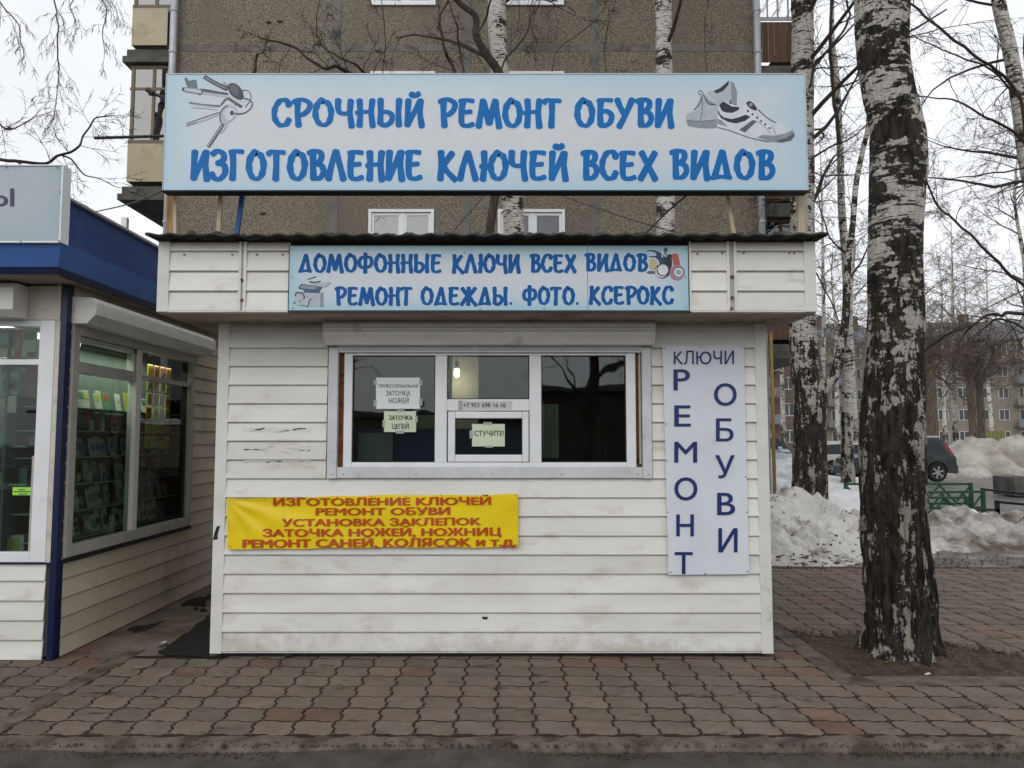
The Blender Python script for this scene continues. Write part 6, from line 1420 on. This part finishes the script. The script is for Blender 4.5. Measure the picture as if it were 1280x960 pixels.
def pollard(px_, Y, wpx, htop, seed, label):
    x = at(px_, 560, Y).x; r = wpx / 2 / F * Y; zt = at(640, htop, Y).z; t = thing('pollarded_tree', (x, Y, 0), label, 'tree', 'pollarded trees in front of the khaki block')
    mb = MB(); trunk_mesh(mb, [Vector((x, Y, -.1)), Vector((x + .05, Y, zt * .5)), Vector((x, Y, zt))], [r * 1.1, r, r * .95], 14, .12, seed, .3); mb.build('trunk', 'bark_park', t, smooth=True)
    rg = random.Random(seed); cb = MB()
    for i in range(60):
        a = rg.uniform(0, 6.28); e = rg.uniform(.1, 1.5); grow(cb, (x + .2 * math.cos(a) * r, Y, zt - rg.uniform(0, .9)), (math.cos(a) * math.cos(e), math.sin(a) * math.cos(e), math.sin(e)), rg.uniform(1.6, 3.0), .02, 2, rg, -.04, 4, .010)
    cb.build('crown', 'twig_pale', t)
pollard(1165, 40, 13, 455, 51, 'pollarded tree right beside the big birch trunk')
pollard(1216, 44, 9, 463, 52, 'left one of the two close pollarded trees')
pollard(1227, 45, 9, 470, 53, 'right one of the two close pollarded trees')
pollard(1120, 50, 12, 450, 54, 'pollarded tree hidden behind the big birch trunk')

# ------------------------------------------------------------------ snow and yard
def field(name, m, x0, x1, y0, y1, nx, ny, h, keep=None, kind='structure', lab=None, cat=None):
    g = MB(); idx = {}
    H = [[h(x0 + (x1 - x0) * i / nx, y0 + (y1 - y0) * j / ny) for i in range(nx + 1)] for j in range(ny + 1)]
    def vi(i, j):
        if (i, j) not in idx: idx[(i, j)] = len(g.v); g.v.append((x0 + (x1 - x0) * i / nx, y0 + (y1 - y0) * j / ny, H[j][i]))
        return idx[(i, j)]
    for j in range(ny):
        for i in range(nx):
            if keep is not None and max(H[j][i], H[j][i + 1], H[j + 1][i], H[j + 1][i + 1]) < keep: continue
            g.f.append((vi(i, j), vi(i + 1, j), vi(i + 1, j + 1), vi(i, j + 1)))
    org = Vector(((x0 + x1) / 2, (y0 + y1) / 2, 0)) if lab else None
    o = g.build(name, m, smooth=True, org=org)
    if lab: tag(o, lab, cat)
    else: o['kind'] = kind
    return o
def fbm(x, y, s, o=4, seed=0):
    v = 0; a = 1
    for i in range(o): v += a * noise.noise((x * s, y * s, seed + i * 3.1)); s *= 2.1; a *= .5
    return v
def sm(a, b, x): t = max(0, min(1, (x - a) / (b - a))); return t * t * (3 - 2 * t)
field('yard_path', 'mud', 1.6, 16, 9.7, 18, 130, 80, lambda x, y: -.02 + .03 * fbm(x, y, .9, 4, 2) + .02 * sm(9.7, 10.2, y))
field('driveway', 'wet_asphalt', -20, 60, 18, 70, 60, 40, lambda x, y: -.03 + .01 * fbm(x, y, .2, 2, 4))
def lump(x, y, cx, cy, rx, ry, hh, s=1.2, seed=0, am=.35, rot=0):
    dx, dy = x - cx, y - cy; c, s_ = math.cos(rot), math.sin(rot); dx, dy = dx * c + dy * s_, -dx * s_ + dy * c
    d = math.hypot(dx / rx, dy / ry) + .16 * noise.noise((x * .9, y * .9, seed)) * 1.5; k = max(0, 1 - d * d)
    if k <= 0: return -.3
    rid = abs(fbm(x, y, s, 5, seed)); return hh * k ** .75 * (1 + am * (rid - .35) * 1.6) + .07 * fbm(x, y, s * 4, 4, seed + 9) - .05
def h1(x, y): return max(lump(x, y, 2.2, 12.0, 2.7, 2.2, 1.18, .9, 1, .3), lump(x, y, 4.3, 12.1, 1.7, 1.7, .70, 1.2, 5, .4), lump(x, y, 5.4, 12.2, 1.5, 1.4, .42, 1.3, 6, .5), lump(x, y, 3.6, 10.9, 1.7, 1.0, .48, 1.5, 7, .5))
field('snow_heap', 'snow_dirty', -.4, 7.2, 9.6, 14.4, 260, 190, h1, -.045, lab='dirty melting snow heap at the right rear corner of the repair kiosk', cat='snow heap')
def h2(x, y): return max(lump(x, y, 7.0, 12.2, 1.6, 1.1, .56, 1.0, 12, .35), lump(x, y, 9.2, 11.8, 2.1, 1.6, .70, 1.0, 14, .4), lump(x, y, 8.3, 10.6, 1.4, .6, .26, 1.4, 16, .4))
field('snow_heap', 'snow_brown', 5.4, 11.4, 9.6, 13.4, 230, 150, h2, -.045, lab='lumpy grey snow heap at the right edge in front of the green fence', cat='snow heap')
def h3(x, y):
    r = x / y; edge = 1 - sm(.455, .50, r + .02 * noise.noise((y * .5, 0, 0)))
    ridge = .95 * math.exp(-((y - 21.5) / 3.4) ** 2) * (1 - .5 * sm(.36, .42, r)) + .35 * math.exp(-((y - 16.5) / 2.5) ** 2)
    return (ridge * (1 + .25 * fbm(x, y, .9, 4, 20)) + .06 * fbm(x, y, 2.5, 3, 22) + .06) * edge - (1 - edge) * .3
field('snow_bank', 'snow', 3.0, 13.5, 13.6, 26.5, 200, 170, h3, -.1, lab='long clean white snow bank behind the forked birch, in front of the cars', cat='snow bank')
def h4(x, y):
    r = .92 * lump(x, y, 27.5, 38, 9.8, 4.6, 2.0, .35, 31, .45) ; return max(r, lump(x, y, 20.0, 37, 3.2, 3.2, .9, .5, 33, .5))
field('snow_heap', 'snow_grey', 15, 40, 31, 45, 220, 130, h4, -.1, lab='huge dirty snow heap beyond the grey estate car at the right edge', cat='snow heap')
def h5(x, y): return max(lump(x, y, 8.9, 15.4, .8, .7, .30, 1.2, 41, .6), lump(x, y, 6.4, 14.6, 1.2, 1.0, .30, 1.2, 43, .6))
field('snow_patch', 'snow', 4.6, 13.4, 12.2, 16.8, 200, 110, h5, -.045, lab='low patches of snow lying around the foot of the green fence', cat='snow')
field('far_snow', 'snow', -60, 140, 46, 140, 80, 40, lambda x, y: .1 + .35 * fbm(x, y, .12, 3, 50))
# dirt clods on the heap
g = MB(); rs = random.Random(9)
for i in range(330):
    x = rs.uniform(1.9, 5.4); y = rs.uniform(10.0, 12.6); z = h1(x, y)
    if z < .0: continue
    s = rs.uniform(.006, .02) * (1.4 if rs.random() < .1 else 1); rr = [rs.uniform(.6, 1.3) for _ in range(5)]
    g.loft([[(x + s * rr[k] * math.cos(k * 1.256) * f, y + s * rr[k] * math.sin(k * 1.256) * f, z + zz * s) for k in range(5)] for f, zz in ((1, -.2), (.9, .4), (.4, .8))])
o = g.build('dirt_clods', 'soil', org=Vector((3, 11, 0))); tag(o, 'dark crumbs of dirt scattered over the melting snow heap beside the kiosk', 'dirt'); o['kind'] = 'stuff'
# scattered leaf litter and grit on the path
g = MB()
for i in range(700):
    x = rs.uniform(2.0, 9.5); y = rs.uniform(9.5, 11.0); s = rs.uniform(.004, .014)
    g.loft([[(x + s * math.cos(k * 1.57 + i), y + s * .7 * math.sin(k * 1.57 + i), z) for k in range(4)] for z in (.0, .02)])
o = g.build('grit', 'mud', org=Vector((5, 10, 0))); tag(o, 'dark grit and leaf litter along the back edge of the paving', 'grit'); o['kind'] = 'stuff'

# ------------------------------------------------------------------ green yard fences
def fence(pts_px, z_rail, label, Y0, Y1, m, low=.08, zig=3, posts=True, rail_h=.55):
    a = Vector((at(pts_px[0], 600, Y0).x, Y0, 0)); b = Vector((at(pts_px[1], 600, Y1).x, Y1, 0)); t = thing('low_fence', a, label, 'fence')
    for q in (a, b):
        g = MB(); g.box(q.x - .035, q.x + .035, q.y - .035, q.y + .035, -.1, rail_h + .01); g.build('post', m, t)
    up = Vector((0, 0, 1)); g = MB(); g.beam(a + up * (rail_h - .02), b + up * (rail_h - .02), .05); g.build('rail', m, t)
    if low: g = MB(); g.beam(a + up * low, b + up * low, .05); g.build('rail', m, t)
    for i in range(zig):
        for k in (0, 1):
            u0 = (i + .5 * k) / zig; u1 = (i + .5 * (k + 1)) / zig; p = a.lerp(b, u0); q = a.lerp(b, u1)
            g = MB(); g.beam(p + up * (rail_h - .05 if k == 0 else low + .03), q + up * (low + .03 if k == 0 else rail_h - .05), .035); g.build('brace', m, t)
    return t
fence((1057, 1213), 604, 'far green low fence section with zigzag bracing ending right of the big birch', 17.6, 17.6, 'green', zig=4, rail_h=.62, low=.16)
fence((1150, 1228), 611, 'nearer green low fence section with zigzag bracing behind the big birch', 17.0, 17.3, 'green', zig=3, rail_h=.47, low=.1)
fence((1150, 1207), 622, 'nearest short green fence section with V bracing beside the big birch', 16.4, 16.4, 'green', zig=2, rail_h=.4, low=.02)
fence((1228, 1300), 617, 'dark green plain fence section running to the right edge', 17.6, 15.6, 'green_dark', zig=0, rail_h=.5, low=.0)
fence((1207, 1245), 640, 'short dark low rail joining two green fence sections', 16.4, 16.2, 'green_dark', zig=0, rail_h=.16, low=.0)
fence((1245, 1310), 626, 'dark green angled fence section nearest the right edge', 16.2, 15.0, 'green_dark', zig=0, rail_h=.33, low=.0)
bx_ = bx('concrete_block', 'slab', None, at(1268, 610, 22).x, at(1300, 610, 22).x, 22, 23, 0, .55, bevel=.03, org=Vector((14.8, 22.5, 0))); tag(bx_, 'weathered concrete block at the right edge behind the fence', 'block')

# ------------------------------------------------------------------ cars
def car(name, x_rear, Y, L_, Hh, W_, face, paint, label, van=False, yaw=0.0):
    """built nose towards -x locally (face=-1) or +x (face=+1)"""
    t = thing(name, (x_rear, Y, 0), label, 'car' if not van else 'van')
    fx = lambda u: x_rear + face * u * L_
    hood = Hh * (.62 if not van else .56); belt = Hh * .61; sill = Hh * .16
    up = [(0.0, Hh * .34), (0.005, Hh * .52), (.02, belt), (.2, belt + .02), (.45, belt), (.70, hood + .02 * Hh), (.74, hood), (.88, hood * .955), (.965, hood * .86), (.99, hood * .68), (1.0, Hh * .34), (.99, sill + .04), (.97, sill)]
    r = Hh * .215; ax = (.19, .80); lowp = [(.03, sill + .04)]
    def arch(c):
        return [(c + r * 1.12 * math.cos(a) / L_, max(sill, r + r * 1.12 * math.sin(a))) for a in [math.pi * (1 - k / 8) for k in range(9)]]
    low_ = [(.01, sill + .05)] + arch(ax[0]) + arch(ax[1])
    loop = up + [(u, z) for u, z in low_[::-1]]
    def sec(yoff, sx=1.0, sz=1.0): return [(fx(.5 + (u - .5) * sx), Y + yoff, z) for u, z in loop]
    g = MB(); hw = W_ / 2
    g.loft([sec(-hw + .0, .985), sec(-hw - .03, 1) if False else sec(-hw + .05, 1), sec(hw - .05, 1), sec(hw, .985)]); g.build('body', paint, t, bevel=.03)
    # greenhouse
    roof = [(.04, belt + .01), (.09 if not van else .05, Hh * .93), (.15 if not van else .07, Hh * .985), (.35, Hh), (.52 if not van else .60, Hh * .975), (.72 if not van else .80, hood + .02 * Hh), (.5, belt + .0)]
    def gh(ins, shr): return [(fx(.5 + (u - .5) * shr), Y, z) for u, z in roof]
    g = MB(); A = [(fx(u), Y - hw + (.06 if z < belt + .1 * Hh else .20), z) for u, z in roof]; B = [(x, 2 * Y - y, z) for x, y, z in A]; g.loft([A, B]); g.build('roof', paint, t, bevel=.03)
    side = [(.085, belt + .0 * Hh), (.135, Hh * .915), (.33, Hh * .945), (.51, Hh * .92), (.68, belt + .03 * Hh)]
    if van: side = [(.60, belt + .03 * Hh), (.60, Hh * .88), (.66, Hh * .88), (.765, belt + .05 * Hh)]
    for s in (-1, 1):
        yy = lambda z: Y + s * (hw - .055 - .14 * max(0, (z - belt) / (Hh - belt))) 
        cuts = [(0.0, 1.0)]
        g = MB(); g.loft([[(fx(u), yy(z) + s * .012, z) for u, z in side], [(fx(u), yy(z) - s * .02, z) for u, z in side]]); g.build('side_window', 'carglass', t)
        if not van:
            for u in (.30, .48): g = MB(); g.beam((fx(u), yy(belt) + s * .016, belt), (fx(u + .012), yy(Hh * .92) + s * .016, Hh * .93), .05, .02); g.build('pillar', 'ink_black', t)
        for c in ax:
            g = MB(); k = 24; yc = Y + s * (hw - .12)
            g.loft([[(fx(c) + rr * math.cos(a), yc + dd * s, r + rr * math.sin(a)) for a in [2 * math.pi * q / k for q in range(k)]] for dd, rr in ((-.1, r * .9), (-.08, r), (.10, r), (.12, r * .93), (.115, r * .66))]); wo = g.build('wheel', 'tyre', t, smooth=False)
            g = MB(); g.loft([[(fx(c) + rr * math.cos(a), yc + dd * s, r + rr * math.sin(a)) for a in [2 * math.pi * q / k for q in range(k)]] for dd, rr in ((.09, r * .66), (.118, r * .65), (.105, r * .58))]);
            for q in range(6): a = q * math.pi / 3 + .3; g.beam((fx(c), yc + s * .11, r), (fx(c) + r * .62 * math.cos(a), yc + s * .112, r + r * .62 * math.sin(a)), r * .17, .02)
            g.build('rim', 'rim', wo)
        g = MB(); g.box(min(fx(.30), fx(.78)), max(fx(.30), fx(.78)), Y + s * (hw) - .012, Y + s * hw + .012, sill + .0, sill + .09); g.build('sill_trim', 'ink_black', t)
        g = MB(); za = Hh * .52; g.loft([[(fx(.93), Y + s * (hw + .004), hood * .70), (fx(.995), Y + s * (hw - .14), hood * .72), (fx(.985), Y + s * (hw - .14), hood * .84), (fx(.90), Y + s * (hw + .002), hood * .88)], [(fx(.92), Y + s * (hw - .1), hood * .70), (fx(.97), Y + s * (hw - .2), hood * .72), (fx(.96), Y + s * (hw - .2), hood * .84), (fx(.90), Y + s * (hw - .1), hood * .88)]]); g.build('headlight', 'clear_lamp', t)
        g = MB(); q0 = [(.004, belt * .86), (.035, belt * .88), (.066, belt * 1.03), (.112, Hh * .86), (.088, Hh * .90), (.03, belt * 1.03)]
        g.loft([[(fx(u), Y + s * (hw - .03 - (.15 if z > belt * 1.05 else .02 if z > belt * .95 else 0) + .006), z) for u, z in q0], [(fx(u), Y + s * (hw - .16 - (.1 if z > belt * 1.05 else 0)), z) for u, z in q0]]); g.build('tail_lamp', 'red_lamp', t)
        for u in (.34, .56): g = MB(); g.box(min(fx(u), fx(u + .04)), max(fx(u), fx(u + .04)), Y + s * (hw) - .01, Y + s * hw + .02, belt * .88, belt * .88 + .03); g.build('door_handle', paint, t)
        g = MB(); g.box(min(fx(.655), fx(.69)), max(fx(.655), fx(.69)), *sorted((Y + s * (hw - .02), Y + s * (hw + .15))), belt + .04, belt + .17); g.build('mirror', paint, t, bevel=.02)
        if not van: g = MB(); g.beam((fx(.14), Y + s * (hw - .26), Hh + .03), (fx(.5), Y + s * (hw - .26), Hh + .035), .05, .05); g.build('roof_rail', 'clear_lamp', t)
    g = MB(); g.box(min(fx(.992), fx(1.006)), max(fx(.992), fx(1.006)), Y - .45, Y + .45, hood * .66, hood * .82); g.build('grille', 'ink_black', t)
    g = MB(); g.loft([[(fx(.705 if not van else .795), Y - hw + .14, hood + .03 * Hh), (fx(.705 if not van else .795), Y + hw - .14, hood + .03 * Hh), (fx(.535 if not van else .615), Y + hw - .24, Hh * .95), (fx(.535 if not van else .615), Y - hw + .24, Hh * .95)], [(fx(.72 if not van else .81), Y - hw + .14, hood + .03 * Hh + .015), (fx(.72 if not van else .81), Y + hw - .14, hood + .03 * Hh + .015), (fx(.55 if not van else .63), Y + hw - .24, Hh * .95 + .015), (fx(.55 if not van else .63), Y - hw + .24, Hh * .95 + .015)]]); g.build('windscreen', 'carglass', t)
    if not van: g = MB(); g.box(min(fx(-.012), fx(.03)), max(fx(-.012), fx(.03)), Y - hw + .05, Y + hw - .05, sill + .05, Hh * .38); g.build('rear_bumper', 'suv' if paint == 'suv' else paint, t, bevel=.03)
    return t
YC = gnd(1172, 601).y
car('estate_car', at(1198, 590, YC - .9).x, YC, 4.08, 1.70, 1.78, -1, 'suv', 'dark grey green estate car with a red tail lamp right of the big birch')
YS = YC + 6
car('small_car', at(1010, 560, YS).x, YS, 4.1, 1.50, 1.7, 1, 'silver', 'silver hatchback parked behind the snow between the forked birch and the big birch')
YV = 31
car('small_van', at(1016, 560, YV - .9).x - 4.0, YV, 4.0, 1.92, 1.8, 1, 'van', 'pale blue white van whose nose shows left of the forked birch', van=True)

# ------------------------------------------------------------------ far housing
fwm = {}
def far_block(name, label, x0, x1, Y, H_, m, cols_, rows_, z_first, dz, ww, wh, roof_m='far_roof', roof_h=2.2, balcony_cols=(), bm='far_white'):
    t = thing(name, (x0, Y, 0), label, 'building'); bx('wall', m, t, x0, x1, Y, Y + 11, 0, H_)
    g = MB(); g.loft([[(x0 - .5, Y - .6, H_), (x1 + .5, Y - .6, H_), (x1 + .5, Y + 11.6, H_), (x0 - .5, Y + 11.6, H_)], [(x0 - .5, Y - .6, H_ + .3), (x1 + .5, Y - .6, H_ + .3), (x1 + .5, Y + 11.6, H_ + .3), (x0 - .5, Y + 11.6, H_ + .3)], [(x0 + 2, Y + 5, H_ + roof_h), (x1 - 2, Y + 5, H_ + roof_h), (x1 - 2, Y + 6, H_ + roof_h), (x0 + 2, Y + 6, H_ + roof_h)]]); rf = g.build('roof', roof_m, t)
    for i in range(2): xx = x0 + (x1 - x0) * (.3 + .4 * i); bx('chimney', 'brown_brick', rf, xx, xx + .9, Y + 3, Y + 4, H_ + .8, H_ + roof_h + .8)
    bx('cornice', 'khaki', t, x0 - .15, x1 + .15, Y - .2, Y - .001, H_ - .55, H_ - .002)
    key = (ww, wh)
    if key not in fwm:
        f = MB(); e = .09; f.box(0, ww, -.05, .05, 0, e); f.box(0, ww, -.05, .05, wh - e, wh); f.box(0, e, -.05, .05, e + .001, wh - e - .001); f.box(ww - e, ww, -.05, .05, e + .001, wh - e - .001); f.box(ww * .5 - e / 2, ww * .5 + e / 2, -.04, .05, e + .001, wh - e - .001)
        p = MB(); p.box(e, ww - e, -.006, .004, e, wh - e); fwm[key] = (mesh_of(f, 'frame', bm), mesh_of(p, 'pane', flat('farpane', (.05, .052, .055), .4)))
    rg = random.Random(Y)
    for r in range(rows_):
        for c in range(cols_):
            xx = x0 + (c + .5) * (x1 - x0) / cols_ - ww / 2; zz = z_first + r * dz
            o = inst('window', fwm[key][0], t, (xx, Y - .012, zz)); inst('pane', fwm[key][1], o, (xx, Y - .012, zz))
            if c in balcony_cols and r > 0:
                b = bx('balcony', 'slab', t, xx - .8, xx + ww + .8, Y - 1.1, Y - .001, zz - 1.0, zz - .85); g = MB(); g.box(xx - .8, xx + ww + .8, Y - 1.1, Y - 1.04, zz - .85, zz + .15); g.build('parapet', flat('balcony_blue', (.16, .18, .19), .7) if r % 2 else 'khaki', b)
    return t
far_block('far_block', 'khaki five storey block with white windows beyond the trees on the right', at(1140, 500, 100).x, at(1420, 500, 100).x, 100, 14.6, 'khaki', 11, 5, 1.3, 2.85, 1.35, 1.45, roof_h=3.2, balcony_cols=(5, 9))
far_block('far_block', 'grey brown block with a dark roof seen between the forked and the big birch', at(1004, 500, 108).x, at(1112, 500, 108).x, 108, 15.2, 'khaki', 4, 5, 1.3, 2.95, 1.3, 1.5, roof_h=3.6, balcony_cols=(1,))
far_block('brick_block', 'reddish brown brick block showing just right of the yellow pipe', at(880, 500, 84).x, at(1001, 500, 84).x, 84, 13.0, 'brown_brick', 4, 4, 1.3, 2.9, 1.2, 1.4, roof_h=.8, balcony_cols=(2,))
far_block('far_block', 'pale block far away on the left hidden behind the kiosks', -62, -22, 90, 13, 'khaki', 9, 4, 1.3, 2.9, 1.3, 1.45)
far_block('low_pavilion', 'low shop pavilion across the road behind the viewer, seen only as a reflection', -26, 1.2, -42, 2.9, 'khaki', 6, 1, 1.0, 2.6, 2.0, 1.2, roof_h=.3)
far_block('low_pavilion', 'taller pavilion across the road behind the viewer, seen only as a reflection', 1.8, 30, -44, 4.6, 'brown_brick', 6, 1, 1.2, 2.6, 2.2, 1.6, roof_h=.4)
rt = 'trees across the road behind the viewer'
for i, (x, y, h) in enumerate(((3.2, -20, 13), (7.5, -24, 14), (13, -19, 12), (-10, -26, 13))):
    rg = random.Random(60 + i); pts = [Vector((x, y, -.1))] + [Vector((x + rg.uniform(-.2, .2) * t * 3, y, h * t)) for t in (.25, .5, .75, 1)]
    tree('bare_tree', (x, y, 0), pts, [.3, .26, .2, .12, .04], 'bark_dark', ['bare tree behind the viewer opposite the kiosk window', 'second bare tree behind the viewer', 'bare tree behind the viewer to the right', 'bare tree behind the viewer to the left'][i], rt, k=12, seed=60 + i, seg_len=.4, crown=(3, 14, 3.6, .08, 2, .03, 5, .012, .8))
yf = thing('yard_fence', (at(1225, 540, 60).x, 60, 0), 'yellow green painted panel fence at the foot of the khaki block', 'fence')
for i in range(6): bx('panel', flat('yg', (.17, .17, .06), .8), yf, at(1226, 540, 60).x + i * .32, at(1226, 540, 60).x + i * .32 + .29, 60, 60.06, 0, 2.3)
# dark debris frozen into the foot of the heaps and along the path
g = MB(); rs = random.Random(91)
for i in range(1300):
    x = rs.uniform(1.9, 9.5); y = 9.75 + abs(rs.gauss(0, .45)); s = rs.uniform(.008, .03) * (1.5 if rs.random() < .1 else 1); z = max(-.02, h1(x, y), h2(x, y)) + .002
    if z > .16: continue
    rr = [rs.uniform(.5, 1.3) for _ in range(6)]
    g.loft([[(x + s * 1.6 * rr[k] * math.cos(k * 1.047) * f, y + s * rr[k] * math.sin(k * 1.047) * f, z + zz * s) for k in range(6)] for f, zz in ((1, -.1), (.8, .12))])
o = g.build('wet_leaves', 'soil', org=Vector((5, 10, 0))); tag(o, 'flattened wet leaves and dirt along the foot of the snow heaps', 'leaves'); o['kind'] = 'stuff'
